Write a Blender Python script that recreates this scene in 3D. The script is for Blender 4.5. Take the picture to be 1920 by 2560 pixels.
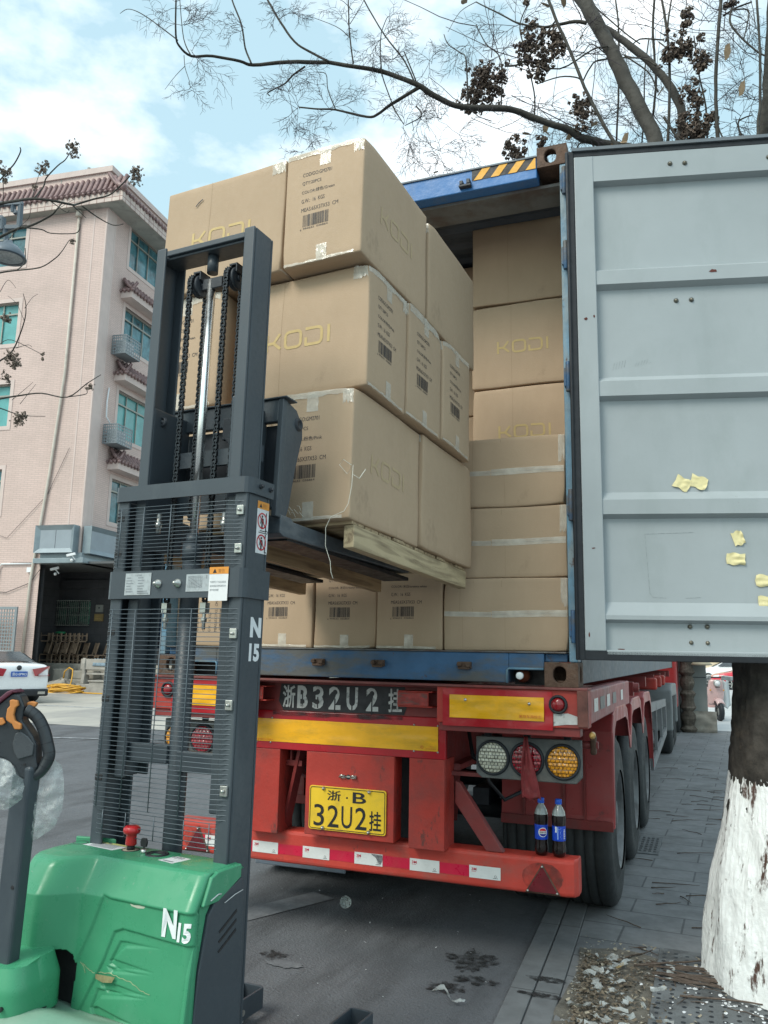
import bpy, bmesh, math, random
from mathutils import Matrix, Vector, noise
random.seed(7)
for o in list(bpy.data.objects): bpy.data.objects.remove(o)
SC = bpy.context.scene
COL = SC.collection
R = math.radians

# ---------------------------------------------------------------- camera
CF, CP, CYAW, CPIT, CROL = 2035.17, Vector((1.7949, -4.0753, 1.526)), .3738, .1738, .019
FW = Vector((-math.sin(CYAW)*math.cos(CPIT), math.cos(CYAW)*math.cos(CPIT), math.sin(CPIT)))
_rt = Vector((math.cos(CYAW), math.sin(CYAW), 0)); _up = _rt.cross(FW)
RT = math.cos(CROL)*_rt + math.sin(CROL)*_up
UP = -math.sin(CROL)*_rt + math.cos(CROL)*_up
cd = bpy.data.cameras.new('camera'); cam = bpy.data.objects.new('camera', cd); COL.objects.link(cam)
cam.matrix_world = Matrix(((RT.x, UP.x, -FW.x, CP.x), (RT.y, UP.y, -FW.y, CP.y), (RT.z, UP.z, -FW.z, CP.z), (0, 0, 0, 1)))
cd.sensor_fit = 'VERTICAL'; cd.sensor_height = 24; cd.sensor_width = 18; cd.lens = CF/2560*24
cd.clip_start = .05; cd.clip_end = 2000
SC.camera = cam
SC.render.resolution_x = 768; SC.render.resolution_y = 1024

# ---------------------------------------------------------------- light
SUN_EL, SUN_AZ = R(46), R(206)          # azimuth clockwise from +Y: sun behind the camera, to its left
SC.view_settings.view_transform = 'Standard'; SC.view_settings.look = 'None'
SC.view_settings.exposure = 0.74; SC.view_settings.gamma = 1
W = bpy.data.worlds.new('World'); SC.world = W; W.use_nodes = True
nt = W.node_tree; nt.nodes.clear()
def N(t, typ, **k):
    n = t.nodes.new(typ)
    for a, b in k.items(): setattr(n, a, b)
    return n
sky = N(nt, 'ShaderNodeTexSky', sky_type='NISHITA', sun_disc=False, sun_elevation=SUN_EL, sun_rotation=SUN_AZ, air_density=1.6, dust_density=2.5, ozone_density=1.5, altitude=50)
tc = N(nt, 'ShaderNodeTexCoord'); mp = N(nt, 'ShaderNodeMapping'); mp.inputs['Scale'].default_value = (1, 1, 1.9); mp.inputs['Location'].default_value = (1.3, .55, .2)
n1 = N(nt, 'ShaderNodeTexNoise'); n1.inputs['Scale'].default_value = 3.6; n1.inputs['Detail'].default_value = 8; n1.inputs['Roughness'].default_value = .56
cr = N(nt, 'ShaderNodeValToRGB'); cr.color_ramp.elements[0].position = .465; cr.color_ramp.elements[1].position = .665
gr = N(nt, 'ShaderNodeMix', data_type='RGBA'); gr.inputs['Factor'].default_value = 1.0; gr.blend_type = 'MULTIPLY'
gr.inputs['B'].default_value = (1.15, 1.42, 1.22, 1)
hz_ = N(nt, 'ShaderNodeMix', data_type='RGBA'); hz_.inputs['Factor'].default_value = .52; hz_.inputs['B'].default_value = (7.6, 10.4, 11.6, 1)
mx = N(nt, 'ShaderNodeMix', data_type='RGBA'); mx.inputs['B'].default_value = (12.6, 13.0, 13.2, 1)
bg = N(nt, 'ShaderNodeBackground'); bg.inputs['Strength'].default_value = .072
ow = N(nt, 'ShaderNodeOutputWorld')
L = nt.links.new
L(tc.outputs['Generated'], mp.inputs['Vector']); L(mp.outputs[0], n1.inputs['Vector']); L(n1.outputs['Fac'], cr.inputs[0])
L(sky.outputs[0], gr.inputs['A']); L(gr.outputs['Result'], hz_.inputs['A']); L(hz_.outputs['Result'], mx.inputs['A']); L(cr.outputs[0], mx.inputs['Factor']); L(mx.outputs['Result'], bg.inputs[0]); L(bg.outputs[0], ow.inputs[0])
sl = bpy.data.lights.new('sun', 'SUN'); sl.energy = 1.45; sl.angle = R(26); sl.color = (1, .95, .87)
so = bpy.data.objects.new('sun', sl); COL.objects.link(so)
sd = Vector((math.sin(SUN_AZ)*math.cos(SUN_EL), math.cos(SUN_AZ)*math.cos(SUN_EL), math.sin(SUN_EL)))
so.rotation_euler = sd.to_track_quat('Z', 'Y').to_euler(); so.location = (-6, -8, 14)

# ---------------------------------------------------------------- helpers
def hray(px, py):                       # viewing direction of a point of the 1920x2560 photograph, used to survey the place
    return (px-960)/CF*RT - (py-1280)/CF*UP + FW
def ony(px, py, y):
    d = hray(px, py); return CP + d*((y-CP.y)/d.y)
def atd(px, py, w): return CP + hray(px, py)*w

WM = {}
class M:
    def __init__(s, T=None): s.v = []; s.f = []; s.sm = []; s.T = T; s.st = []
    def add(s, vs, fs, sm=False):
        b = len(s.v); s.st.append((b, len(s.f)))
        for p in vs:
            p = Vector(p); s.v.append(s.T @ p if s.T is not None else p)
        for f in fs: s.f.append(tuple(b+i for i in f)); s.sm.append(sm)
        return s
    def pieces(s):
        out = []; st = s.st+[(len(s.v), len(s.f))]
        for (a, fa), (b, fb) in zip(st, st[1:]):
            m = M(); m.v = s.v[a:b]; m.f = [tuple(i-a for i in f) for f in s.f[fa:fb]]; m.sm = s.sm[fa:fb]; m.st = [(0, 0)]; out.append(m)
        return out
    def box(s, lo, hi):
        (a, b, c), (d, e, f) = lo, hi
        return s.add([(a, b, c), (d, b, c), (d, e, c), (a, e, c), (a, b, f), (d, b, f), (d, e, f), (a, e, f)],
                     [(0, 3, 2, 1), (4, 5, 6, 7), (0, 1, 5, 4), (1, 2, 6, 5), (2, 3, 7, 6), (3, 0, 4, 7)])
    def bar(s, p0, p1, w, h, up=(0, 0, 1)):     # square section bar between two points
        p0, p1 = Vector(p0), Vector(p1); d = (p1-p0).normalized(); u = Vector(up)
        if abs(d.dot(u)) > .98: u = Vector((0, 1, 0))
        x = d.cross(u).normalized()*w/2; y = x.cross(d).normalized()*h/2
        vs = [p+a*x+b*y for p in (p0, p1) for a, b in ((-1, -1), (1, -1), (1, 1), (-1, 1))]
        return s.add(vs, [(0, 1, 2, 3), (7, 6, 5, 4), (0, 4, 5, 1), (1, 5, 6, 2), (2, 6, 7, 3), (3, 7, 4, 0)])
    def prism(s, poly, ax, a, b):               # poly of 2-tuples in the two other axes, extruded along ax
        def P(p, t):
            return {0: (t, p[0], p[1]), 1: (p[0], t, p[1]), 2: (p[0], p[1], t)}[ax]
        n = len(poly); vs = [P(p, a) for p in poly]+[P(p, b) for p in poly]
        fs = [tuple(range(n)), tuple(range(2*n-1, n-1, -1))]+[(i, i+n, (i+1) % n+n, (i+1) % n) for i in range(n)]
        return s.add(vs, fs)
    def tube(s, pts, r, n=10, cap=True, sm=True):
        pts = [Vector(p) for p in pts]
        if not hasattr(r, '__len__'): r = [r]*len(pts)
        vs = []; ref = None
        for i, p in enumerate(pts):
            d = (pts[min(i+1, len(pts)-1)]-pts[max(i-1, 0)])
            if d.length < 1e-9: d = Vector((0, 0, 1))
            d.normalize()
            if ref is None:
                ref = Vector((0, 0, 1)) if abs(d.z) < .9 else Vector((1, 0, 0))
            x = (ref - d*ref.dot(d)).normalized(); ref = x; y = d.cross(x)
            for k in range(n):
                a = 2*math.pi*k/n; vs.append(p+r[i]*(math.cos(a)*x+math.sin(a)*y))
        fs = [(i*n+k, i*n+(k+1) % n, (i+1)*n+(k+1) % n, (i+1)*n+k) for i in range(len(pts)-1) for k in range(n)]
        s.add(vs, fs, sm)
        if cap:
            m = len(s.v)-len(vs); s.f.append(tuple(m+k for k in range(n-1, -1, -1))); s.sm.append(False)
            e = m+(len(pts)-1)*n; s.f.append(tuple(e+k for k in range(n))); s.sm.append(False)
        return s
    def cyl(s, p0, p1, r, n=20, r1=None, sm=True): return s.tube([p0, p1], [r, r if r1 is None else r1], n, True, sm)
    def lathe(s, prof, c=(0, 0, 0), n=24, ax=2, sm=True):
        vs = []
        for r, t in prof:
            for k in range(n):
                a = 2*math.pi*k/n; x, y = r*math.cos(a), r*math.sin(a)
                q = {2: (x, y, t), 1: (x, t, y), 0: (t, x, y)}[ax]
                vs.append((c[0]+q[0], c[1]+q[1], c[2]+q[2]))
        return s.add(vs, [(i*n+k, i*n+(k+1) % n, (i+1)*n+(k+1) % n, (i+1)*n+k) for i in range(len(prof)-1) for k in range(n)], sm)
    def grid(s, fn, nu, nv, sm=True, skip=None):
        vs = [fn(i/nu, j/nv) for j in range(nv+1) for i in range(nu+1)]
        fs = [(j*(nu+1)+i, j*(nu+1)+i+1, (j+1)*(nu+1)+i+1, (j+1)*(nu+1)+i) for j in range(nv) for i in range(nu)
              if not (skip and skip((i+.5)/nu, (j+.5)/nv))]
        return s.add(vs, fs, sm)
    def ball(s, c, r, n=10, sc=(1, 1, 1)):
        pr = [(max(1e-4, r*math.sin(math.pi*i/n)), -r*math.cos(math.pi*i/n)) for i in range(n+1)]
        vs = []; k2 = n+4
        for a, t in pr:
            for k in range(k2):
                w = 2*math.pi*k/k2; vs.append((c[0]+a*math.cos(w)*sc[0], c[1]+a*math.sin(w)*sc[1], c[2]+t*sc[2]))
        return s.add(vs, [(i*k2+k, i*k2+(k+1) % k2, (i+1)*k2+(k+1) % k2, (i+1)*k2+k) for i in range(n) for k in range(k2)], True)
    def build(s, name, mat, parent=None, loc=None, rot=None, bev=0, seg=2, sub=0, solid=0):
        me = bpy.data.meshes.new(name); ob = bpy.data.objects.new(name, me); COL.objects.link(ob)
        if parent is not None: T = WM[parent.name].inverted(); ob.parent = parent; WM[ob.name] = WM[parent.name]
        else:
            T = Matrix.Translation(loc) if loc is not None else Matrix()
            if rot is not None: T = T @ Matrix.Rotation(rot, 4, 'Z')
            if isinstance(loc, Matrix): T = loc
            ob.matrix_world = T; WM[ob.name] = T.copy(); T = T.inverted()
        me.from_pydata([tuple(T @ p) for p in s.v], [], s.f)
        me.polygons.foreach_set('use_smooth', s.sm)
        bm = bmesh.new(); bm.from_mesh(me); bmesh.ops.recalc_face_normals(bm, faces=bm.faces); bm.to_mesh(me); bm.free()
        me.update(); me.materials.append(mat)
        if bev:
            b = ob.modifiers.new('b', 'BEVEL'); b.width = bev; b.segments = seg; b.limit_method = 'ANGLE'; b.angle_limit = R(40)
        if sub: b = ob.modifiers.new('s', 'SUBSURF'); b.levels = b.render_levels = sub
        if solid: b = ob.modifiers.new('t', 'SOLIDIFY'); b.thickness = solid; b.offset = 0
        return ob
def _split(s, name, mat, parent=None, **k):
    return [p.build(name, mat, parent, **k) for p in s.pieces()]
M.split = _split
def root(name, T):
    o = bpy.data.objects.new(name, None); COL.objects.link(o); o.empty_display_size = .1
    if not isinstance(T, Matrix): T = Matrix.Translation(T)
    o.matrix_world = T; WM[o.name] = T.copy(); return o
def tag(o, label=None, cat=None, group=None, kind=None):
    if label: o['label'] = label
    if cat: o['category'] = cat
    if group: o['group'] = group
    if kind: o['kind'] = kind
    return o
def copy_tree(src, T, label=None, group=None):
    r = src.copy(); COL.objects.link(r); r.matrix_world = T; WM[r.name] = T.copy()
    if label: r['label'] = label
    if group: r['group'] = group
    def rec(a, b):
        for ch in list(a.children):
            c = ch.copy(); COL.objects.link(c); c.parent = b; WM[c.name] = WM[b.name]; rec(ch, c)
    rec(src, r); return r

_tx = {}
def tgeo(body, bold=0):
    k = (body, bold)
    if k not in _tx:
        cu = bpy.data.curves.new('t', 'FONT'); cu.body = body; cu.size = 1; cu.resolution_u = 3; cu.offset = bold; cu.align_x = 'LEFT'
        ob = bpy.data.objects.new('t', cu); COL.objects.link(ob); bpy.context.view_layer.update()
        me = bpy.data.meshes.new_from_object(ob.evaluated_get(bpy.context.evaluated_depsgraph_get()))
        vs = [(v.co.x, v.co.y) for v in me.vertices]; fs = [tuple(p.vertices) for p in me.polygons]
        bpy.data.objects.remove(ob); bpy.data.curves.remove(cu); bpy.data.meshes.remove(me)
        if not vs: vs, fs = [(0, 0), (1, 0), (1, 1)], [(0, 1, 2)]
        x0 = min(v[0] for v in vs); x1 = max(v[0] for v in vs); y0 = min(v[1] for v in vs); y1 = max(v[1] for v in vs)
        _tx[k] = ([((v[0]-x0)/(x1-x0), (v[1]-y0)/(y1-y0)) for v in vs], fs, (x1-x0)/(y1-y0))
    return _tx[k]
def put_text(m, body, fr, x, y, w, h, bold=0, shear=0):
    """text filling w x h with its lower left corner at x, y of the face map fr(x, y)"""
    vs, fs, asp = tgeo(body, bold)
    if w is None: w = h*asp
    m.add([fr(x+a*w+shear*b*h, y+b*h) for a, b in vs], fs)
    return w
def rectf(m, fr, x0, y0, x1, y1): m.add([fr(x0, y0), fr(x1, y0), fr(x1, y1), fr(x0, y1)], [(0, 1, 2, 3)])
def polyf(m, fr, pts): m.add([fr(*p) for p in pts], [tuple(range(len(pts)))])
def plane_fr(o, X, Y, lift=.0):
    o, X, Y = Vector(o), Vector(X), Vector(Y); n = X.cross(Y).normalized()*lift
    return lambda x, y: o+X*x+Y*y+n
def ring(m, fr, cx, cy, r0, r1, n=28, a0=0, a1=2*math.pi):
    for k in range(n):
        p, q = a0+(a1-a0)*k/n, a0+(a1-a0)*(k+1)/n
        m.add([fr(cx+r0*math.cos(p), cy+r0*math.sin(p)), fr(cx+r1*math.cos(p), cy+r1*math.sin(p)), fr(cx+r1*math.cos(q), cy+r1*math.sin(q)), fr(cx+r0*math.cos(q), cy+r0*math.sin(q))], [(0, 1, 2, 3)])
def disc(m, fr, cx, cy, r, n=24): polyf(m, fr, [(cx+r*math.cos(2*math.pi*k/n), cy+r*math.sin(2*math.pi*k/n)) for k in range(n)])
def stroke(m, fr, pts, w):
    for (a, b), (c, d) in zip(pts, pts[1:]):
        l = math.hypot(c-a, d-b) or 1; nx, ny = -(d-b)/l*w/2, (c-a)/l*w/2; ex, ey = (c-a)/l*w*.25, (d-b)/l*w*.25
        m.add([fr(a+nx-ex, b+ny-ey), fr(a-nx-ex, b-ny-ey), fr(c-nx+ex, d-ny+ey), fr(c+nx+ex, d+ny+ey)], [(0, 1, 2, 3)])

# ---------------------------------------------------------------- materials
def mat(name, col, rough=.6, metal=0, var=.12, vs=5, bump=.08, bs=90, dirt=None, da=.4, ds=3, dst=(1, 1, 1), dpos=.5, dsoft=.15,
        dirt2=None, d2a=.5, d2s=12, d2pos=.62, spec=.5, coat=0, alpha=1, trans=0, rnd=0, d2st=(1, 1, 1), rvar=.12, ior=1.45):
    m = bpy.data.materials.new(name); m.use_nodes = True; t = m.node_tree; t.nodes.clear(); l = t.links.new
    o = N(t, 'ShaderNodeOutputMaterial'); b = N(t, 'ShaderNodeBsdfPrincipled'); c = N(t, 'ShaderNodeTexCoord')
    src = c.outputs['Object']
    def noi(scale, det=6, st=(1, 1, 1), off=0, ro=.6):
        mp = N(t, 'ShaderNodeMapping'); mp.inputs['Scale'].default_value = st; mp.inputs['Location'].default_value = (off, off*.7, off*.3)
        n = N(t, 'ShaderNodeTexNoise'); n.inputs['Scale'].default_value = scale; n.inputs['Detail'].default_value = det; n.inputs['Roughness'].default_value = ro
        l(src, mp.inputs[0]); l(mp.outputs[0], n.inputs['Vector']); return n.outputs['Fac']
    def ramp(f, a, z, lo=0, hi=1):
        r = N(t, 'ShaderNodeMapRange'); r.inputs['From Min'].default_value = a; r.inputs['From Max'].default_value = z
        r.inputs['To Min'].default_value = lo; r.inputs['To Max'].default_value = hi; l(f, r.inputs['Value']); return r.outputs[0]
    def mix(f, a, bb, mode='MIX'):
        x = N(t, 'ShaderNodeMix', data_type='RGBA'); x.blend_type = mode
        if isinstance(f, (int, float)): x.inputs['Factor'].default_value = f
        else: l(f, x.inputs['Factor'])
        for s, k in ((a, 'A'), (bb, 'B')):
            if isinstance(s, tuple): x.inputs[k].default_value = (*s, 1)
            else: l(s, x.inputs[k])
        return x.outputs['Result']
    v = noi(vs)
    cc = mix(ramp(v, .3, .7), tuple(x*(1-var) for x in col), tuple(min(1, x*(1+var)) for x in col))
    if rnd:
        oi = N(t, 'ShaderNodeObjectInfo'); cc = mix(1.0, cc, mix(oi.outputs['Random'], (1-rnd, 1-rnd, 1-rnd), (1+rnd, 1+rnd*.95, 1+rnd*.9)), 'MULTIPLY')
    dm = None
    if dirt:
        dm = ramp(noi(ds, 8, dst, 3.1, .65), dpos, dpos+dsoft, 0, da); cc = mix(dm, cc, dirt)
    if dirt2: cc = mix(ramp(noi(d2s, 8, d2st, 9.7, .7), d2pos, d2pos+.06, 0, d2a), cc, dirt2)
    l(cc, b.inputs['Base Color'])
    l(ramp(noi(bs*.3, 4, off=5), .3, .7, max(.02, rough-rvar), min(1, rough+rvar)), b.inputs['Roughness'])
    b.inputs['Metallic'].default_value = metal; b.inputs['Specular IOR Level'].default_value = spec; b.inputs['Coat Weight'].default_value = coat
    b.inputs['IOR'].default_value = ior; b.inputs['Alpha'].default_value = alpha; b.inputs['Transmission Weight'].default_value = trans
    if bump:
        bp = N(t, 'ShaderNodeBump'); bp.inputs['Strength'].default_value = bump; bp.inputs['Distance'].default_value = .01
        l(noi(bs, 5), bp.inputs['Height']); l(bp.outputs[0], b.inputs['Normal'])
    l(b.outputs[0], o.inputs[0]); m['bsdf'] = b.name
    return m
def brick(name, c1, c2, mortar, sx, sy, ms=.02, rough=.7, plane='facade', bump=.3, off=.5, dirt=None, da=.4, ds=.6, rot=0, vs=2.0, var=.15, scl=1):
    m = mat(name, c1, rough, var=var, vs=vs, bump=0, dirt=dirt, da=da, ds=ds); t = m.node_tree; l = t.links.new
    b = t.nodes[m['bsdf']]; c = N(t, 'ShaderNodeTexCoord'); sp = N(t, 'ShaderNodeSeparateXYZ'); l(c.outputs['Object'], sp.inputs[0])
    cb = N(t, 'ShaderNodeCombineXYZ')
    if plane == 'facade':
        ad = N(t, 'ShaderNodeMath', operation='ADD'); l(sp.outputs[0], ad.inputs[0]); l(sp.outputs[1], ad.inputs[1]); l(ad.outputs[0], cb.inputs[0]); l(sp.outputs[2], cb.inputs[1])
    else: l(sp.outputs[0], cb.inputs[0]); l(sp.outputs[1], cb.inputs[1])
    mp = N(t, 'ShaderNodeMapping'); mp.inputs['Rotation'].default_value = (0, 0, rot); l(cb.outputs[0], mp.inputs[0])
    k = N(t, 'ShaderNodeTexBrick'); l(mp.outputs[0], k.inputs['Vector']); k.offset = off
    k.inputs['Scale'].default_value = 1; k.inputs['Brick Width'].default_value = sx; k.inputs['Row Height'].default_value = sy; k.inputs['Mortar Size'].default_value = ms; k.inputs['Mortar Smooth'].default_value = .3
    k.inputs['Color1'].default_value = (1, 1, 1, 1); k.inputs['Color2'].default_value = (*[a/b_ for a, b_ in zip(c2, c1)], 1); k.inputs['Mortar'].default_value = (*[a/b_ for a, b_ in zip(mortar, c1)], 1)
    x = N(t, 'ShaderNodeMix', data_type='RGBA'); x.blend_type = 'MULTIPLY'; x.inputs['Factor'].default_value = 1
    old = b.inputs['Base Color'].links[0].from_socket; l(old, x.inputs['A']); l(k.outputs['Color'], x.inputs['B']); l(x.outputs['Result'], b.inputs['Base Color'])
    bp = N(t, 'ShaderNodeBump'); bp.inputs['Strength'].default_value = bump; bp.inputs['Distance'].default_value = .01; bp.invert = True
    l(k.outputs['Fac'], bp.inputs['Height']); l(bp.outputs[0], b.inputs['Normal'])
    return m
RUST = (.09, .04, .022); GRIME = (.05, .045, .04)
MT = dict(
 card=mat('cardboard', (.465, .34, .232), .72, var=.06, vs=2.2, bump=.10, bs=140, dirt=(.41, .30, .20), da=.35, ds=4, dst=(1, 1, .25), rnd=.035, spec=.3, dirt2=(.30, .215, .145), d2a=.38, d2s=4.5, d2pos=.60, d2st=(1, 1, .6)),
 ink=mat('box print ink', (.035, .035, .04), .6, var=.25, vs=60, bump=0),
 logo=mat('pale yellow box print', (.555, .41, .185), .65, var=.06, vs=40, bump=0),
 logof=mat('faint yellow box print', (.478, .358, .215), .7, var=.05, vs=40, bump=0),
 blue=mat('container blue paint', (.038, .105, .21), .55, var=.25, vs=4, dirt=(.10, .095, .085), da=.92, ds=2.6, dst=(1, 1, 3.2), dpos=.43, dsoft=.16, dirt2=RUST, d2a=.9, d2s=9, d2pos=.63, bump=.25, bs=40),
 bluetop=mat('cleaner container blue paint', (.045, .17, .42), .42, var=.1, vs=3, dirt=(.16, .17, .17), da=.3, ds=5, dst=(2, 2, 1), dpos=.58, dirt2=RUST, d2a=.6, d2s=14, d2pos=.68, bump=.15, bs=40),
 bluepost=mat('worn blue post paint', (.12, .24, .34), .5, var=.3, vs=7, dirt=(.26, .30, .30), da=.7, ds=5, dst=(2, 2, .5), dpos=.48, dirt2=RUST, d2a=.9, d2s=16, d2pos=.6, d2st=(1, 1, .4), bump=.25, bs=50),
 rustcast=mat('rusty casting', (.105, .062, .042), .75, var=.4, vs=14, dirt=(.16, .18, .17), da=.6, ds=6, dpos=.56, bump=.6, bs=70),
 inner=mat('dark container lining', (.075, .095, .12), .55, var=.15, vs=3, dirt=(.03, .03, .03), da=.5, ds=2),
 side=mat('container side slate paint', (.13, .155, .18), .6, var=.15, vs=2, dirt=(.2, .2, .19), da=.4, ds=2, dst=(1, 1, .3)),
 door=mat('grey green door paint', (.34, .378, .395), .42, var=.07, vs=1.7, dirt=(.27, .31, .315), da=.55, ds=2.2, dst=(1.6, 1.6, .7), dpos=.5, dsoft=.22, dirt2=(.17, .12, .09), d2a=.75, d2s=7, d2pos=.70, d2st=(1, 1, .6), bump=.16, bs=7, spec=.5),
 rubber=mat('black rubber', (.014, .017, .022), .55, var=.2, vs=20, bump=.1),
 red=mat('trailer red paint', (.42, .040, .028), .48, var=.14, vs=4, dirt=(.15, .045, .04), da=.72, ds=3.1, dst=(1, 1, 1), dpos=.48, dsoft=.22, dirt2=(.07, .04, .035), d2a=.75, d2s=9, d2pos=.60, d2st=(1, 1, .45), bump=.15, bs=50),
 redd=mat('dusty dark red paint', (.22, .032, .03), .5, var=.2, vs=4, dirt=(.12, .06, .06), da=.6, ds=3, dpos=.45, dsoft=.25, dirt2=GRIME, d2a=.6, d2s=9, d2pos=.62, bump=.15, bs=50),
 pink=mat('dusty pink red paint', (.36, .13, .13), .55, var=.12, vs=3, dirt=(.30, .19, .19), da=.6, ds=2.5, dst=(1, 1, 2), bump=.12, bs=50),
 redplate=mat('glossy red reflector sheet', (.40, .006, .014), .3, var=.1, vs=4, dirt=(.16, .02, .025), da=.4, ds=5, dpos=.55, bump=.15, bs=8, coat=.3),
 yellow=mat('yellow reflector sheet', (.86, .42, .006), .32, var=.08, vs=6, dirt=(.45, .26, .02), da=.5, ds=7, dst=(.6, 1, 2), dpos=.5, bump=.22, bs=9, coat=.3, dirt2=(.2, .12, .03), d2a=.5, d2s=25, d2pos=.7),
 plate=mat('number plate yellow', (.82, .53, .03), .38, var=.06, vs=8, dirt=(.4, .28, .06), da=.4, ds=9, bump=.03),
 black=mat('black paint', (.018, .018, .02), .5, var=.3, vs=20, bump=.08),
 soot=mat('soot black panel', (.025, .024, .028), .6, var=.4, vs=9, dirt=(.12, .03, .03), da=.4, ds=4, dpos=.6, bump=.1),
 stencil=mat('stencilled white paint', (.50, .50, .49), .65, var=.18, vs=25, dirt=(.09, .09, .09), da=.8, ds=16, dpos=.55, dsoft=.1, bump=.1),
 white=mat('white plastic', (.74, .76, .78), .45, var=.05, vs=10, bump=.03),
 sticker=mat('white sticker', (.70, .71, .72), .4, var=.05, vs=20, dirt=(.4, .4, .4), da=.3, ds=20, bump=.02),
 mast=mat('slate grey powder coat', (.047, .060, .073), .42, var=.07, vs=5, dirt=(.10, .12, .13), da=.35, ds=4, dst=(1, 1, .35), dpos=.55, bump=.05, bs=200, spec=.55),
 mastd=mat('dark inner steel', (.030, .036, .045), .5, var=.25, vs=8, bump=.08),
 chain=mat('oiled chain steel', (.035, .04, .046), .38, metal=.7, var=.3, vs=60, bump=.1),
 chrome=mat('chromed rod', (.92, .92, .90), .28, metal=1, var=.04, vs=20, bump=0, rvar=.04),
 steel=mat('zinc bolt steel', (.50, .50, .47), .32, metal=.9, var=.2, vs=40, bump=.05),
 green=mat('green moulded plastic', (.050, .265, .140), .36, var=.06, vs=3, dirt=(.15, .36, .25), da=.42, ds=3.2, dpos=.5, dsoft=.25, dirt2=(.30, .34, .28), d2a=.45, d2s=34, d2pos=.64, bump=.03, bs=60, spec=.5, rvar=.2),
 wood=None, asphalt=None)
def wood(name, c1, c2, ax):
    m = mat(name, c1, .7, var=.1, bump=.2, bs=60); t = m.node_tree; l = t.links.new; b = t.nodes[m['bsdf']]
    c = N(t, 'ShaderNodeTexCoord'); mp = N(t, 'ShaderNodeMapping'); s = [9, 9, 9]; s[ax] = .7; mp.inputs['Scale'].default_value = s
    w = N(t, 'ShaderNodeTexNoise'); w.inputs['Scale'].default_value = 3.2; w.inputs['Detail'].default_value = 8; w.inputs['Distortion'].default_value = 1.4
    r = N(t, 'ShaderNodeValToRGB'); e = r.color_ramp.elements; e[0].position = .33; e[0].color = (*c2, 1); e[1].position = .58; e[1].color = (*c1, 1)
    l(c.outputs['Object'], mp.inputs[0]); l(mp.outputs[0], w.inputs['Vector']); l(w.outputs['Fac'], r.inputs[0]); l(r.outputs[0], b.inputs['Base Color'])
    return m
MT['wood'] = wood('pale pallet wood', (.50, .40, .25), (.24, .18, .11), 1)
MT['woodd'] = wood('brown pallet wood', (.44, .30, .17), (.22, .14, .08), 1)
MT['woodx'] = wood('pallet deck wood', (.45, .34, .21), (.22, .16, .10), 0)
def filmmat(name, col, a, rough=.15, ns=30, bump=.6, lo=.2):
    m = mat(name, col, rough, bump=bump, bs=ns, spec=.8); t = m.node_tree; l = t.links.new; b = t.nodes[m['bsdf']]
    c = N(t, 'ShaderNodeTexCoord'); n = N(t, 'ShaderNodeTexNoise'); n.inputs['Scale'].default_value = ns*1.3; n.inputs['Detail'].default_value = 5
    r = N(t, 'ShaderNodeMapRange'); r.inputs['From Min'].default_value = .35; r.inputs['From Max'].default_value = .65; r.inputs['To Min'].default_value = lo*a; r.inputs['To Max'].default_value = a
    l(c.outputs['Object'], n.inputs['Vector']); l(n.outputs['Fac'], r.inputs[0]); l(r.outputs[0], b.inputs['Alpha']); return m
MT['tape'] = filmmat('clear packing tape', (.74, .69, .60), .66, .12, 9, .5, .6)
MT['film'] = filmmat('bubble wrap film', (.72, .78, .76), .42, .2, 40, .5, .45)
# ================================================================ ground
asph = mat('asphalt', (.122, .128, .138), .68, var=.18, vs=1.6, bump=1.0, bs=70, dirt=(.066, .069, .074), da=.8, ds=1.5, dst=(1.5, .35, 1), dpos=.5, dsoft=.14, dirt2=(.26, .26, .255), d2a=.5, d2s=55, d2pos=.63)
M().add([(-160, -60, 0), (160, -60, 0), (160, 220, 0), (-160, 220, 0)], [(0, 1, 2, 3)]).build('asphalt_road', asph)['kind'] = 'structure'
# light concrete apron of the yard in front of the building and a lighter repair band
conc = mat('yard concrete', (.44, .42, .375), .85, var=.12, vs=.5, bump=.3, bs=30, dirt=(.26, .255, .25), da=.7, ds=.55, dst=(1, .35, 1), dpos=.47)
M().add([(-60, 9.5, .004), (-6.5, 9.5, .004), (-2.6, 46, .004), (-60, 60, .004)], [(0, 1, 2, 3)]).build('yard_concrete', conc)['kind'] = 'structure'
paint = mat('worn road paint', (.42, .44, .46), .8, var=.2, vs=4, dirt=(.15, .155, .17), da=.9, ds=6, dpos=.47, bump=.3, bs=50)
def stripe(p, q, w, nm, z=.008, m=paint):
    p, q = Vector(p), Vector(q); n = (q-p).normalized(); n = Vector((-n.y, n.x))*w/2
    M().add([(p.x+n.x, p.y+n.y, z), (q.x+n.x, q.y+n.y, z), (q.x-n.x, q.y-n.y, z), (p.x-n.x, p.y-n.y, z)], [(3, 2, 1, 0)]).build(nm, m)['kind'] = 'structure'
stripe((-16.5, 13.7), (-9.0, 13.9), .14, 'road_marking')
stripe((-9.6, 7.2), (-5.5, 8.6), .10, 'road_marking')
worn = mat('pale worn asphalt', (.165, .172, .182), .8, var=.2, vs=9, dirt=(.122, .128, .138), da=1, ds=7, dpos=.44, bump=.4, bs=50)
stripe((-1.6, -1.35), (-.55, .98), .20, 'road_marking', .004, worn)
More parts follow.
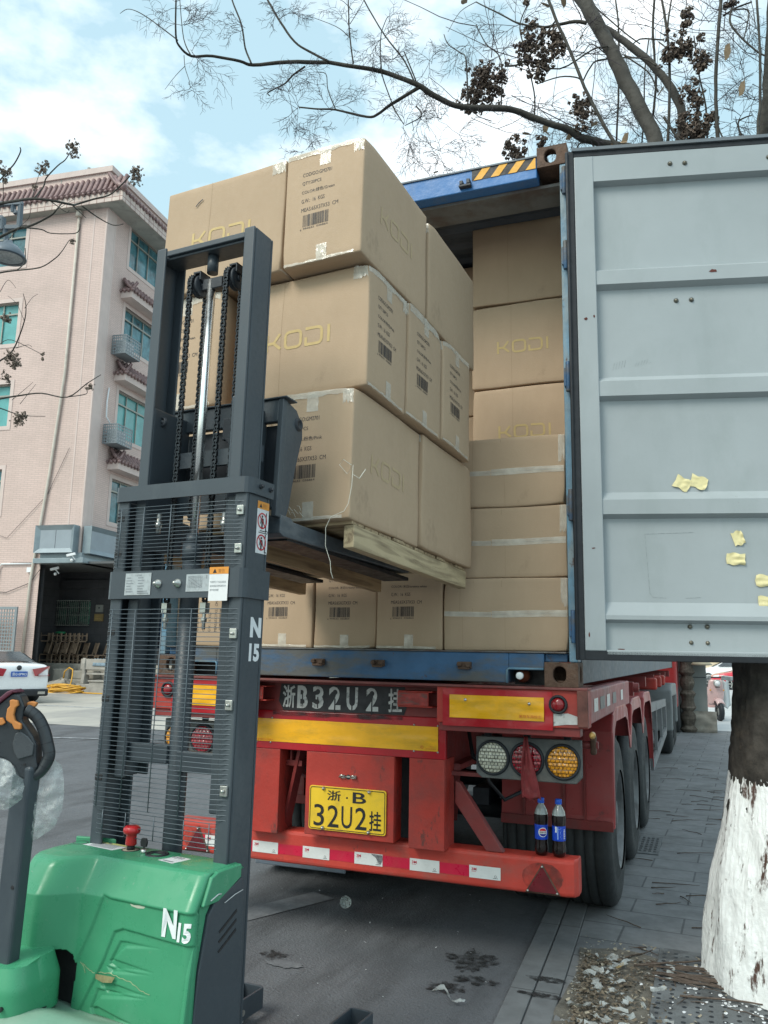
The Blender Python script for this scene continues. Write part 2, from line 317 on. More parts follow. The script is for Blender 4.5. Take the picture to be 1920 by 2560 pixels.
# kerb strips (flush granite), pavement
kst = brick('kerb granite', (.165, .173, .178), (.14, .148, .153), (.06, .06, .06), 40, 1.0, .004, plane='xy', rot=0, off=.0, dirt=(.09, .09, .09), ds=3, vs=9, rough=.8)
def skew(x0, x1, y0, y1, z, nm, m, hgt=.0):   # strips run slightly askew to the lorry
    k = -.045
    mm = M()
    if hgt: mm.prism([(x0+k*y0, y0), (x1+k*y0, y0), (x1+k*y1, y1), (x0+k*y1, y1)], 2, z-hgt, z)
    else: mm.add([(x0+k*y0, y0, z), (x1+k*y0, y0, z), (x1+k*y1, y1, z), (x0+k*y1, y1, z)], [(0, 1, 2, 3)])
    o = mm.build(nm, m, bev=.004 if hgt else 0); o['kind'] = 'structure'; return o
skew(.875, .982, -9, 26, .010, 'kerb', kst, .03)
skew(.99, 1.105, -9, 26, .012, 'kerb', kst, .03)
pave = brick('grey stone pavement', (.20, .207, .212), (.172, .18, .186), (.095, .10, .105), .62, .30, .007, plane='xy', rot=.04, dirt=(.11, .114, .116), da=.75, ds=1.3, vs=7, rough=.78, var=.16)
skew(1.11, 9.0, -9, 40, .008, 'pavement', pave)
far_pave = mat('pale forecourt paving', (.46, .47, .47), .8, var=.1, vs=1, bump=.1)
M().add([(.2, 15.9, .013), (12, 15.9, .013), (16, 60, .013), (-2, 60, .013)], [(0, 1, 2, 3)]).build('forecourt', far_pave)['kind'] = 'structure'
tact = mat('tree pit grate', (.13, .14, .145), .8, var=.2, vs=8, dirt=(.06, .06, .06), da=.7, ds=7, dpos=.5, bump=.5, bs=40)
soilm = mat('dusty soil', (.135, .125, .105), .95, var=.3, vs=14, dirt=(.2, .18, .15), da=.7, ds=11, bump=.9, bs=45)
def soilf(u, v):
    x = 1.12+u*.95+.03*math.sin(v*9); y = -1.6+v*2.25+.05*math.sin(u*7)
    return (x-.045*y, y, .016+.012*noise.noise(Vector((x*6, y*6, 0)))+.006*noise.noise(Vector((x*22, y*22, 0))))
M().grid(soilf, 60, 90).build('bare_soil', soilm)['kind'] = 'structure'
gm = M()
gx0, gx1, gy0, gy1 = 1.50, 2.6, -.95, .78
gm.add([(gx0, gy0, .034), (gx1, gy0, .034), (gx1, gy1, .034), (gx0, gy1, .034)], [(0, 1, 2, 3)])
tag(M().prism([(gx0, gy0), (gx1, gy0), (gx1, gy1), (gx0, gy1)], 2, .006, .034).build('tree_grate', tact, bev=.004), 'perforated grey grate over the soil round the whitewashed tree', 'tree grate')
hm = M()
for i in range(20):
    for j in range(30):
        x = gx0+.03+i*.055; y = gy0+.04+j*.055+(i % 2)*.02
        if y > gy1-.03: continue
        disc(hm, plane_fr((0, 0, .0355), (1, 0, 0), (0, 1, 0)), x, y, .0085+.003*random.random(), 8)
hm.build('drain_hole', MT['rubber'], bpy.data.objects['tree_grate'])['kind'] = 'stuff'
# stains with a shape of their own
def blob(cx, cy, rx, ry, seed, nm, m, z, n=46, jag=.45):
    rnd = random.Random(seed); pts = []
    for k in range(n):
        a = 2*math.pi*k/n; r = 1+jag*(noise.noise(Vector((math.cos(a)*2+seed, math.sin(a)*2, seed)))+.6*noise.noise(Vector((math.cos(a)*7+seed, math.sin(a)*7, 1))))
        pts.append((cx+rx*r*math.cos(a), cy+ry*r*math.sin(a), z))
    o = M().add(pts+[(cx, cy, z)], [(k, (k+1) % n, n) for k in range(n)]).build(nm, m); o['kind'] = 'structure'; return o
stain = filmmat('oil stain', (.03, .03, .03), 1.0, .45, 22, .4, .0)
blob(-.335, -.08, .075, .05, 3, 'ground_stain', stain, .0045, jag=.8)
blob(.62, .25, .12, .13, 5, 'ground_stain', stain, .0045, jag=.6); blob(.70, .02, .10, .05, 8, 'ground_stain', stain, .0046, jag=.6); blob(.60, -.12, .09, .06, 11, 'ground_stain', stain, .0047, jag=.6)
blob(1.02, .15, .09, .035, 12, 'ground_stain', stain, .0135, jag=.6); blob(1.04, -.05, .12, .03, 14, 'ground_stain', stain, .0135, jag=.6)
blob(-.22, -.17, .09, .04, 21, 'ground_stain', worn, .0048, jag=.5)

# leaf litter, plastic scraps and twigs round the tree pit
def scatter(n, seed, area, size, flat=.3, z0=.02):
    rnd = random.Random(seed); m = M()
    for _ in range(n):
        x, y = area(rnd); s = size*rnd.uniform(.4, 1.3); a = rnd.uniform(0, 6.28); c = Vector((x, y, z0+rnd.uniform(0, .02)))
        X = Vector((math.cos(a), math.sin(a), rnd.uniform(-flat, flat)))*s; Y = Vector((-math.sin(a), math.cos(a), rnd.uniform(-flat, flat)))*s*rnd.uniform(.3, .8)
        up = Vector((0, 0, s*rnd.uniform(0, .5)))
        m.add([c-X-Y*.3, c-Y, c+X*.6-Y*.6+up, c+X+Y*.2, c+Y+up*.5, c-X*.6+Y*.7], [(0, 1, 2, 5), (2, 3, 4, 5)])
    return m
def pit(rnd):
    while 1:
        y = rnd.uniform(-1.3, .55); x = 1.17-.045*y+abs(rnd.gauss(0, .17))
        if x < 2.0: return x, y
def wide(rnd):
    y = rnd.uniform(-1.3, .8); return 1.15-.045*y+rnd.random()**1.6*1.0, y
leafm = mat('dry leaf litter', (.15, .12, .085), .8, var=.5, vs=30, dirt=(.07, .05, .035), da=.8, ds=30, bump=.3)
tag(scatter(2400, 1, pit, .012, .4).build('leaf_litter', leafm), kind='stuff')
leafp = mat('pale dry leaf bits', (.34, .30, .23), .8, var=.4, vs=40, bump=.2)
tag(scatter(420, 6, wide, .012, .4).build('dry_leaves', leafp), kind='stuff')
grit = mat('grey grit', (.32, .31, .29), .9, var=.4, vs=60, bump=.2)
tag(scatter(900, 12, wide, .006, .5, .016).build('gravel', grit), kind='stuff')
pls = filmmat('torn plastic film', (.52, .55, .54), .8, .22, 16, .6, .45)
rnd = random.Random(4); pm = M()
for k in range(150):
    if k < 138: x, y = pit(rnd)
    else: x, y = 1.85-.3*rnd.random(), -.75+.2*rnd.random()
    a = rnd.uniform(0, 6.28); L_ = rnd.uniform(.04, .11); w = rnd.uniform(.014, .036); tw = rnd.uniform(-2, 2); cu = rnd.uniform(-3, 3); cy = .03+.012*rnd.random(); pts = []
    n = 7; p = Vector((x, y, cy))
    for i in range(n):
        t = i/(n-1); d = Vector((math.cos(a+cu*t), math.sin(a+cu*t), 0)); s = Vector((-d.y, d.x, math.sin(tw*t)*1.2)).normalized()*w/2*(1-.3*abs(t-.5))
        p = p+d*L_/n+Vector((0, 0, .004*math.sin(t*7+k))); pts += [p-s, p+s]
    pm.add(pts, [(2*i, 2*i+1, 2*i+3, 2*i+2) for i in range(n-1)], True)
tag(pm.build('plastic_litter', pls), kind='stuff')
twg = mat('dry twig bark', (.10, .075, .06), .8, var=.4, vs=30, bump=.3)
rnd = random.Random(9); tm = M()
def twig(m, x, y, a, L_, r, z=.02, rnd=rnd):
    p = Vector((x, y, z)); pts = [p.copy()]
    for i in range(5):
        a += rnd.uniform(-.18, .18); p = p+Vector((math.cos(a), math.sin(a), 0))*L_/5; p.z = z+.006*rnd.random(); pts.append(p.copy())
    m.tube(pts, [r, r, r*.9, r*.8, r*.6, r*.4], 5)
for k in range(26): twig(tm, rnd.uniform(1.45, 1.62), .38+rnd.uniform(-.10, .12), rnd.uniform(-.15, .15), rnd.uniform(.25, .5), .0035, .042)
twig(tm, 1.22, .44, .72, .40, .006); twig(tm, 1.40, .42, .35, .45, .006, .045); twig(tm, 1.62, .12, .1, .45, .005, .045)
for k in range(90):
    y = rnd.uniform(.5, 9); twig(tm, rnd.uniform(1.3, 2.7), y, rnd.choice([0, 3.14, -.4, .5])+rnd.uniform(-.5, .5), rnd.uniform(.08, .35), .0035, .014)
for k in range(30): twig(tm, rnd.uniform(1.2, 1.9), rnd.uniform(-1.1, .3), rnd.uniform(0, 6.28), rnd.uniform(.06, .2), .0025, .035)
tag(tm.build('fallen_twigs', twg), kind='stuff')
lm = scatter(60, 33, lambda r: (r.uniform(-1.2, .8), r.uniform(-.9, 1.4)), .006, .4, .006)
tag(lm.build('grit_specks', MT['white']), kind='stuff')
sp = M(); rsp = random.Random(17)
for _ in range(170):
    a = rsp.uniform(math.pi*.95, math.pi*1.75); d_ = .40+abs(rsp.gauss(0, .13)); x, y = 2.11+d_*math.cos(a), .5+d_*math.sin(a); s_ = rsp.uniform(.002, .009)*(1.4 if d_ < .5 else 1)
    sp.add([(x+s_*math.cos(k)*rsp.uniform(.5, 1.3), y+s_*1.8*math.sin(k)*rsp.uniform(.5, 1.3), .0365) for k in (0, .9, 1.9, 2.8, 3.8, 4.9)], [(0, 1, 2, 3, 4, 5)])
tag(sp.build('whitewash_splashes', MT['white']), kind='stuff')
# things lying on the ground
cup = M().lathe([(.001, 0), (.024, 0), (.026, .002), (.034, .07), (.036, .071), (.033, .069), (.024, .004), (.001, .004)], n=20)
T = Matrix.Translation((-.314, .80, .036)) @ Matrix.Rotation(1.3, 4, 'X') @ Matrix.Rotation(.3, 4, 'Y')
cup.v = [T @ v for v in cup.v]; tag(cup.build('plastic_cup', MT['film'], loc=Vector((-.314, .82, 0))), 'crushed clear plastic cup lying on the asphalt under the trailer', 'cup')
wr = M(); pts = []
p0 = ony(1070, 2497, -.15); 
for i in range(15):
    t = i/14; c = Vector((.56+.17*t, -.20+.045*math.sin(t*6)-.05*t, .012+.008*math.sin(t*9)+.004)); s = Vector((.2, 1, .6*math.sin(t*8))).normalized()*(.016 if t < .25 or .6 < t < .9 else .006)
    pts += [c-s, c+s]
wr.add(pts, [(2*i, 2*i+1, 2*i+3, 2*i+2) for i in range(14)], True)
tag(wr.build('tape_scrap', pls, loc=Vector((.62, -.2, 0))), 'twisted strip of clear film on the asphalt near the kerb', 'film scrap')
dm = M().box((1.20, 3.05, .006), (1.38, 3.75, .016)); dr = dm.build('drain_cover', tact); tag(dr, 'square grey drain cover set in the pavement beside the trailer wheels', 'drain cover')
sl_ = M()
for i in range(7):
    for j in range(4): sl_.box((1.225+j*.037, 3.12+i*.085, .0155), (1.245+j*.037, 3.17+i*.085, .0175))
sl_.build('slot_pattern', MT['rubber'], dr)
lf = M()
def leaf(m, c, a, s, tilt=.3):
    c = Vector(c); X = Vector((math.cos(a), math.sin(a), tilt))*s; Y = Vector((-math.sin(a), math.cos(a), -tilt))*s*.5
    m.add([c-X, c-X*.4+Y, c+X*.3+Y*.9, c+X, c+X*.3-Y*.9, c-X*.4-Y], [(0, 1, 2, 3), (0, 3, 4, 5)])
for c, a in (((1.53, .62, .02), .5), ((1.33, .43, .03), 1), ((1.55, -.55, .04), 2), ((1.42, -.75, .04), .3), ((1.78, -.68, .045), 1), ((2.1, 3.2, .02), 2), ((1.9, 4.4, .02), 0)): leaf(lf, c, a, .035)
tag(lf.build('fallen_leaves', mat('ochre leaf', (.45, .33, .15), .7, var=.3, vs=40)), kind='stuff')

# ================================================================ container
Zb, Zt = 1.388, 4.286
CT = root('shipping_container', (0, 0, Zb))
tag(CT, 'blue shipping container on the trailer, rear doors open and stacked with cartons', 'shipping container')
def obround(w, h, n=32):
    r = min(w, h)/2; pts = []
    for k in range(n):
        a = 2*math.pi*k/n; c, s = math.cos(a), math.sin(a)
        pts.append((c*r+(w/2-r)*(1 if c > 0 else -1), s*r+(h/2-r)*(1 if s > 0 else -1)))
    return pts
def holed(m, fr, x0, y0, x1, y1, cx, cy, hw, hh, dep=.03):
    o = obround(hw, hh); n = len(o); outer = []
    for x, y in o:
        dx, dy = x/(hw/2), y/(hh/2); t = 1e9
        if abs(x) > 1e-6: t = min(t, ((x1-cx) if x > 0 else (x0-cx))/x)
        if abs(y) > 1e-6: t = min(t, ((y1-cy) if y > 0 else (y0-cy))/y)
        outer.append((cx+x*t, cy+y*t))
    # make sure the rectangle's corners are on the outline
    for X, Y in ((x0, y0), (x1, y0), (x1, y1), (x0, y1)):
        k = min(range(n), key=lambda i: (outer[i][0]-X)**2+(outer[i][1]-Y)**2); outer[k] = (X, Y)
    vs = [fr(cx+x, cy+y, 0) for x, y in o]+[fr(x, y, 0) for x, y in outer]+[fr(cx+x, cy+y, dep) for x, y in o]
    m.add(vs, [(i, (i+1) % n, n+(i+1) % n, n+i) for i in range(n)]+[(i, (i+1) % n, 2*n+(i+1) % n, 2*n+i) for i in range(n)])
def casting(x0, y0, z0, sx, sy, top, nm='corner_casting'):
    """x0,y0,z0 the outer corner; sx, sy +1/-1 point inwards"""
    m = M(); w, d, h = .162, .178, .118
    def P(x, y, z): return (x0+sx*x, y0+sy*y, z0+z)
    holed(m, lambda a, b, e: P(a, e, b), 0, 0, w, h, .089, h/2, .0635, .079)
    holed(m, lambda a, b, e: P(e, a, b), 0, 0, d, h, .1, h/2, .0635, .079)
    zz = h if top else 0
    holed(m, lambda a, b, e: P(a, b, zz-(e if top else -e)), 0, 0, w, d, .088, .1, .0635, .124)
    m.add([P(w, 0, 0), P(w, d, 0), P(w, d, h), P(w, 0, h)], [(0, 1, 2, 3)])
    m.add([P(0, d, 0), P(w, d, 0), P(w, d, h), P(0, d, h)], [(0, 1, 2, 3)])
    if not top: m.add([P(0, 0, h), P(w, 0, h), P(w, d, h), P(0, d, h)], [(0, 1, 2, 3)])
    else: m.add([P(0, 0, 0), P(w, 0, 0), P(w, d, 0), P(0, d, 0)], [(0, 1, 2, 3)])
    return m.build(nm, MT['rustcast'], CT, bev=.006)
for x, sx in ((1.219, -1), (-1.219, 1)):
    for y, sy in ((0, 1), (12.19, -1)):
        casting(x, y, Zb, sx, sy, False); casting(x, y, Zt-.118, sx, sy, True)
sill = M().box((-.823, .006, 1.402), (.878, .16, 1.548)); sill.box((-1.055, .006, 1.468), (-.823, .16, 1.548)); sill.box((.878, .006, 1.468), (1.055, .16, 1.548))
sill.box((-1.165, .03, 1.507), (-1.055, .16, 1.548)); sill.box((1.055, .03, 1.507), (1.165, .16, 1.548))
sill.build('rear_sill', MT['blue'], CT, bev=.005)
M().box((-1.165, .0, 1.5485), (1.165, .10, 1.557)).build('threshold', mat('worn threshold steel', (.13, .125, .12), .5, var=.3, vs=9, dirt=RUST, da=.7, ds=7, bump=.3), CT, bev=.003)
fr_ = M()
for x0, x1 in ((-.823-.004, -.80), (-.823, -.823)): pass
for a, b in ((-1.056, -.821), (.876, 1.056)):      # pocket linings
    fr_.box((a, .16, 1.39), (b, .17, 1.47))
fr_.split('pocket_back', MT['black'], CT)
rim = M()
rim.tube([(.870, .004, 1.400), (.870, .004, 1.462), (.880, .004, 1.472), (1.052, .004, 1.472)], .006, 6); rim.tube([(-1.05, .004, 1.472), (-.828, .004, 1.472), (-.818, .004, 1.462), (-.818, .004, 1.402)], .006, 6)
rim.build('pocket_rim', MT['bluepost'], CT)
for x in (-.168, .182, .654):                     # lock keepers on the sill
    m = M(); m.box((x-.035, -.016, 1.466), (x+.035, .006, 1.50)); m.box((x-.034, -.034, 1.478), (x-.012, -.016, 1.496)); m.box((x+.012, -.034, 1.474), (x+.034, -.016, 1.492)); m.cyl((x-.028, -.022, 1.468), (x+.03, -.022, 1.468), .007, 8)
    m.build('lock_keeper', MT['rustcast'], CT, bev=.003)
for s in (-1, 1):                                 # corner posts with hinge lugs
    a, b = sorted((s*1.178, s*1.219))
    m = M().box((a, .004, 1.507), (b, .12, 4.167)); m.build('corner_post', MT['bluepost'], CT, bev=.006)
    for z in (1.68, 2.28, 2.95, 3.62, 4.05):
        if s > 0: h = M().box((1.184, -.022, z-.05), (1.228, .004, z+.05)); h.cyl((1.206, -.022, z-.08), (1.206, -.022, z+.08), .013, 10); h.build('hinge', MT['blue'], CT, bev=.003)
hd = M().box((-1.055, .004, 4.112), (1.055, .09, 4.236)); hd.build('rear_header', MT['bluetop'], CT, bev=.005)
M().box((-1.055, -.004, 4.234), (1.055, .10, 4.243)).build('header_cap', MT['side'], CT)
M().box((-1.17, .09, 4.095), (1.17, .30, 4.112)).build('header_soffit', mat('grey header underside', (.16, .17, .17), .6, var=.2, dirt=RUST, da=.5, ds=5), CT)
hz = M(); fo = plane_fr((0, .002, 0), (1, 0, 0), (0, 0, 1)); rectf(hz, fo, .69, 4.168, 1.05, 4.232); hz.build('hazard_tape', MT['black'], CT)
hz = M(); fo = plane_fr((0, .0, 0), (1, 0, 0), (0, 0, 1))
for k in range(4):
    x = .70+k*.098; w = .048; pts = [(x, 4.168), (x+w, 4.168), (x+w+.05, 4.232), (x+.05, 4.232)]
    if k == 3: pts = [(x, 4.168), (1.05, 4.168), (1.05, 4.232), (x+.05, 4.232)]
    polyf(hz, fo, pts)
hz.build('hazard_stripe', mat('amber stripe', (.72, .36, .03), .45, var=.1, vs=10), CT)
lt = M().box((.62, -.028, 4.128), (.69, .004, 4.142)); lt.box((.625, -.03, 4.142), (.645, .004, 4.165)); lt.box((.665, -.03, 4.142), (.685, .004, 4.17)); lt.build('lock_keeper', MT['mastd'], CT, bev=.003)
for s in (-1, 1):
    m = M(); x = s*1.205
    def sp(u, v, s=s):
        y = .12+u*11.9; ph = (y/.278) % 1; d = 0 if ph < .25 else ((ph-.25)/.2 if ph < .45 else (1 if ph < .8 else (1-ph)/.2)); return (s*(1.207-.034*d), y, 1.56+v*2.55)
    m.grid(sp, 640, 1, False); m.build('side_panel', mat('weathered side sheet', (.20, .27, .34), .5, var=.12, dirt=(.16, .18, .2), da=.4, ds=2, dst=(1, 1, .2)), CT, solid=.003)  # paleness of the sunlit corrugation is put into the sheet colour
    a, b = sorted((s*1.16, s*1.214)); M().box((a, .18, 1.40), (b, 12.01, 1.565)).build('bottom_rail', MT['side'], CT, bev=.004)
    M().box((a, .18, 4.11), (b, 12.01, 4.19)).build('top_rail', MT['blue'], CT, bev=.004)
def rp(u, v):
    y = .09+v*12.0; ph = (y/.21) % 1; d = 0 if ph < .3 else ((ph-.3)/.2 if ph < .5 else (1 if ph < .8 else (1-ph)/.2)); return (-1.18+u*2.36, y, 4.225+.022*d)
M().grid(rp, 1, 800, False).build('roof_panel', MT['inner'], CT, solid=.003)
M().box((-1.16, .10, 1.52), (1.16, 12.0, 1.547)).build('floor', MT['woodd'], CT)
M().box((-1.17, 12.02, 1.5), (1.17, 12.05, 4.2)).build('front_wall', MT['blue'], CT)
# right door, swung open past the rear face
AL = R(12.6); DT = Matrix.Translation((1.26, -.03, 0)) @ Matrix.Rotation(AL, 4, 'Z')
prof = [(.0, 4.166), (.0, 4.020), (.042, 4.008), (.042, 3.535), (.004, 3.512), (.004, 3.438), (.042, 3.418), (.042, 2.945), (.004, 2.914), (.004, 2.836), (.042, 2.818),
        (.042, 2.345), (.004, 2.302), (.004, 2.230), (.042, 2.212), (.042, 1.80), (.002, 1.735), (.002, 1.715), (.040, 1.7), (.036, 1.566), (.060, 1.566), (.060, 4.166)]
m = M(DT); m.prism(prof, 0, .098, 1.10)
dr = m.build('door', MT['door'], CT)
m = M(DT).box((0, -.004, 1.565), (.099, .05, 4.166)); m.box((1.09, -.004, 1.565), (1.17, .05, 4.166)); m.box((.10, .0, 1.545), (1.09, .05, 1.570)); m.build('door_frame', MT['door'], dr, bev=.004)
m = M(DT); m.box((-.034, -.006, 1.52), (-.002, .035, 4.20)); m.box((-.034, .0, 1.520), (1.20, .05, 1.5640)); m.box((-.034, .0, 4.167), (1.2, .035, 4.198)); m.tube([(-.038, -.012, 1.52), (-.038, -.012, 4.19)], .009, 8)
m.build('door_seal', MT['rubber'], dr, bev=.004)
m = M(DT); m.box((-.01, -.012, 4.198), (1.2, .05, 4.216)); m.build('door_top_strip', MT['side'], dr)
for x, z, y in ((.492, 4.092, 0), (.566, 4.09, 0), (.98, 4.09, 0), (.50, 3.346, .042), (.575, 3.347, .042), (.494, 1.686, .040), (.573, 1.687, .040), (.496, 1.611, .040), (.571, 1.610, .040)):
    m = M(DT); m.lathe([(.0001, -.012), (.006, -.011), (.0095, -.006), (.011, 0)], (x, y, z), 12, 1); m.lathe([(.013, -.002), (.014, .001)], (x, y, z), 12, 1); m.build('rivet', mat('dull rivet %d' % int(x*1000), (.17, .16, .13), .4, metal=.6, var=.3, vs=90) if x == .492 else bpy.data.materials['dull rivet 492'], dr)
cable = M(); rs = random.Random(3)
m = M(DT)
for cx, cz, sx, sz in ((.68, 3.482, .022, .010), (.042, 3.25, .010, .008), (.083, 3.262, .005, .008), (.05, 2.06, .010, .003), (.17, 1.574, .02, .004), (.02, 1.64, .004, .012)):
    polyf(m, plane_fr((0, -.0055, 0), (1, 0, 0), (0, 0, 1)) if cx < .1 else plane_fr((0, .0025, 0), (1, 0, 0), (0, 0, 1)), [(cx+sx*math.cos(k*.7)*(.6+.5*rs.random()), cz+sz*math.sin(k*.7)*(.6+.6*rs.random())) for k in range(9)])
m.build('rust_chip', mat('rust chip', (.10, .025, .018), .7), dr)
# faint scuffed drawing on the lower panel
scuff = mat('grey scuff', (.27, .305, .315), .6, var=.3, vs=60)
m = M(DT); fo = plane_fr((0, .0412, 0), (1, 0, 0), (0, 0, 1))
for pts in ([(.30, 2.135), (.53, 2.142)], [(.302, 2.133), (.312, 1.93), (.316, 1.845), (.33, 1.825), (.39, 1.822)], [(.48, 1.822), (.55, 1.826)]): stroke(m, fo, pts, .0022)
for k in range(11): x = .175+k*.014+(.04 if k > 4 else 0); stroke(m, fo, [(x, 2.985+.003*k), (x+.008, 3.02+.004*(k % 5))], .0022)
m.build('scuff_mark', scuff, dr)
def door_tape(x, z, w, h, rot, seed, lab):
    r_ = random.Random(seed); m = M(DT)
    def f(u, v):
        a = (u-.5)*w; b = (v-.5)*h; c, s = math.cos(rot), math.sin(rot); edge = 1+.12*math.sin(9*u+seed)*(abs(v-.5)*2)
        lift = .004+.014*abs(noise.noise(Vector((u*2.2+seed, v*2.2, 0))))*(.4+u)
        return (x+(c*a-s*b)*edge, .042-lift, z+(s*a+c*b)*edge)
    m.grid(f, 10, 8); o = m.build('tape_piece', mat('yellowed tape', (.74, .66, .36), .5, var=.08, vs=18, dirt=(.45, .42, .3), da=.6, ds=22, dpos=.55, bump=.1) if 'yellowed tape' not in bpy.data.materials else bpy.data.materials['yellowed tape'], loc=DT @ Vector((x, .042, z)))
    tag(o, lab, 'tape scrap', 'yellow tape scraps on the door')
door_tape(.490, 2.385, .075, .060, -.5, 1, 'curled yellow tape scrap, left one of the pair above a door rib')
door_tape(.568, 2.390, .080, .062, -.35, 2, 'curled yellow tape scrap, right one of the pair above a door rib')
door_tape(.735, 2.113, .050, .068, .3, 3, 'small curled yellow tape scrap, highest of the four on the lower door panel')
door_tape(.717, 2.012, .086, .056, -.06, 4, 'flat oblong yellow tape scrap just below the small curled one')
door_tape(.845, 1.908, .088, .056, -.05, 5, 'yellow tape scrap at the picture edge, third down on the lower door panel')
door_tape(.850, 1.808, .082, .054, .02, 6, 'lowest yellow tape scrap on the door, near the bottom edge')
# left door folded back, its locking rods showing
LT = Matrix.Translation((-1.262, -.03, 0)) @ Matrix.Rotation(R(93), 4, 'Z')
dl = M(LT).box((0, .0, 1.54), (1.16, .05, 4.18)).build('door', MT['blue'], CT, bev=.004)
for x in (.30, .75):
    M(LT).cyl((x, .075, 1.46), (x, .075, 4.2), .017, 10).build('lock_rod', MT['steel'], dl)
m = M(); m.cyl((-1.275, -.055, 1.46), (-1.275, -.055, 4.15), .016, 10); m.cyl((-1.318, -.05, 1.46), (-1.318, -.05, 4.15), .014, 10); m.build('lock_rod', MT['steel'], dl)

# bottle lying in the fork pocket
bt = root('drink_bottle', (.925, .03, 1.435)); tag(bt, 'amber drink bottle lying in the fork pocket of the container sill', 'bottle')
amber = mat('amber bottle plastic', (.16, .05, .03), .15, var=.2, bump=.05, spec=.7)
M().lathe([(.0001, .015), (.014, .015), (.016, .03), (.027, .045), (.036, .07), (.036, .14), (.0001, .142)], (.935, 0, 1.437), 20, 1).build('body', amber, bt)
M().lathe([(.0001, -.012), (.015, -.012), (.018, -.009), (.018, .015), (.0001, .015)], (.935, 0, 1.437), 18, 1).build('cap', MT['white'], bt)
# ================================================================ cartons
LINES = {'green': 'COLOR:\u7eff\u8272/Green', 'pink': 'COLOR:\u7c89\u8272/Pink', 'white': 'COLOR: \u7c73\u767d/creamy white'}
def bulge(A, sd):
    def f(x, y):      # x, y in 0..1 over a face
        return A*16*x*(1-x)*y*(1-y)*.35 + .0028*noise.noise(Vector((x*2.3+sd, y*2.3, sd)))*min(1, 12*min(x, 1-x, y, 1-y))
    return f
def box_faces(w, d, h, A, sd):
    F = {}
    bf = {k: bulge(A*a, sd+i) for i, (k, a) in enumerate((('front', 1), ('back', 1), ('right', 1), ('left', 1), ('top', .3), ('bottom', .2)))}
    F['front'] = (w, h, lambda x, y, e=0: (x, -bf['front'](x/w, y/h)-e, y))
    F['back'] = (w, h, lambda x, y, e=0: (w-x, d+bf['back'](x/w, y/h)+e, y))
    F['right'] = (d, h, lambda x, y, e=0: (w+bf['right'](x/d, y/h)+e, x, y))
    F['left'] = (d, h, lambda x, y, e=0: (-bf['left'](x/d, y/h)-e, d-x, y))
    F['top'] = (w, d, lambda x, y, e=0: (x, y, h+bf['top'](x/w, y/d)+e))
    F['bottom'] = (w, d, lambda x, y, e=0: (x, d-y, -bf['bottom'](x/w, y/d)-e))
    return F
def merged(m, name, mt, parent, bev):
    o = m.build(name, mt, parent)
    bm = bmesh.new(); bm.from_mesh(o.data); bmesh.ops.remove_doubles(bm, verts=bm.verts, dist=.0006)
    bmesh.ops.recalc_face_normals(bm, faces=bm.faces); bm.to_mesh(o.data); bm.free()
    if bev: b = o.modifiers.new('b', 'BEVEL'); b.width = bev; b.segments = 2; b.limit_method = 'ANGLE'; b.angle_limit = R(50)
    return o
def print_text(m, face, colour, rot=False, sc=1.0):
    W_, H_, P = face
    if rot:     # the carton lies on its side: its print reads upwards
        f = lambda x, y: P(.53-y, x, .0008)
    else: f = lambda x, y: P(x, y, .0008)
    H = .53*sc
    x0 = .083
    for t, yy, w in (('CODIGO:GM2701', .784, .140), ('QTY:20PCS', .706, .092), (LINES[colour], .628, .158 if colour != 'white' else .205), ('G.W.:  16  KGS', .550, .112), ('MEAS:65X37X53  CM', .472, .178)):
        put_text(m, t, f, x0, H*yy-.008, w, .0175, .0)
    r_ = random.Random(5); x = x0+.010
    while x < x0+.133:
        w = r_.choice([.0012, .0012, .0024, .0036]); rectf(m, f, x, H*.325, x+w, H*.428); x += w+r_.choice([.0013, .0022, .0034])
    put_text(m, '6', f, x0-.002, H*.297, .0055, .009); put_text(m, '994632  036864', f, x0+.012, H*.302, .120, .0085)
def print_logo(m, face):
    W_, H_, P = face; f = lambda x, y: P(x, y, .0013); s = .0125; h = .070; y0 = H_*.41; x = W_*.5-.155
    K = [(x, y0), (x, y0+h)]; stroke(m, f, K, s); stroke(m, f, [(x+.004, y0+h*.47), (x+.034, y0+h*.47), (x+.062, y0+h*.98)], s); stroke(m, f, [(x+.034, y0+h*.47), (x+.066, y0+.006)], s)
    def rr(x, w, open_=False):
        r = .018; pts = []
        for cx, cy, a in ((x+w-r, y0+h-r, 90), (x+w-r, y0+r, 0), (x+r, y0+r, -90), (x+r, y0+h-r, -180)):
            pts += [(cx+r*math.cos(R(a-k*30)), cy+r*math.sin(R(a-k*30))) for k in range(4)]
        return pts
    p = rr(x+.092, .075); p.append(p[0]); stroke(m, f, p, s)
    x2 = x+.192; p = [(x2, y0+h)] + rr(x2, .075)[:8] + [(x2, y0), (x2, y0+h*.42)]; stroke(m, f, p, s)
    stroke(m, f, [(x+.300, y0), (x+.300, y0+h)], s)
def tape_strip(m, face, x0, y0, w, h, sd, lift=.0012, wr=.0028, n=(6, 9), shear=0):
    P = face[2]
    def f(u, v):
        e = lift+abs(noise.noise(Vector((u*3+sd, v*5, sd))))*wr
        jx = .003*noise.noise(Vector((v*6, sd, 0)))
        return P(min(face[0]-.0005, max(.0005, x0+u*w+jx+shear*v)), min(face[1]-.0005, max(.0005, y0+v*h)), e)
    m.grid(f, *n)
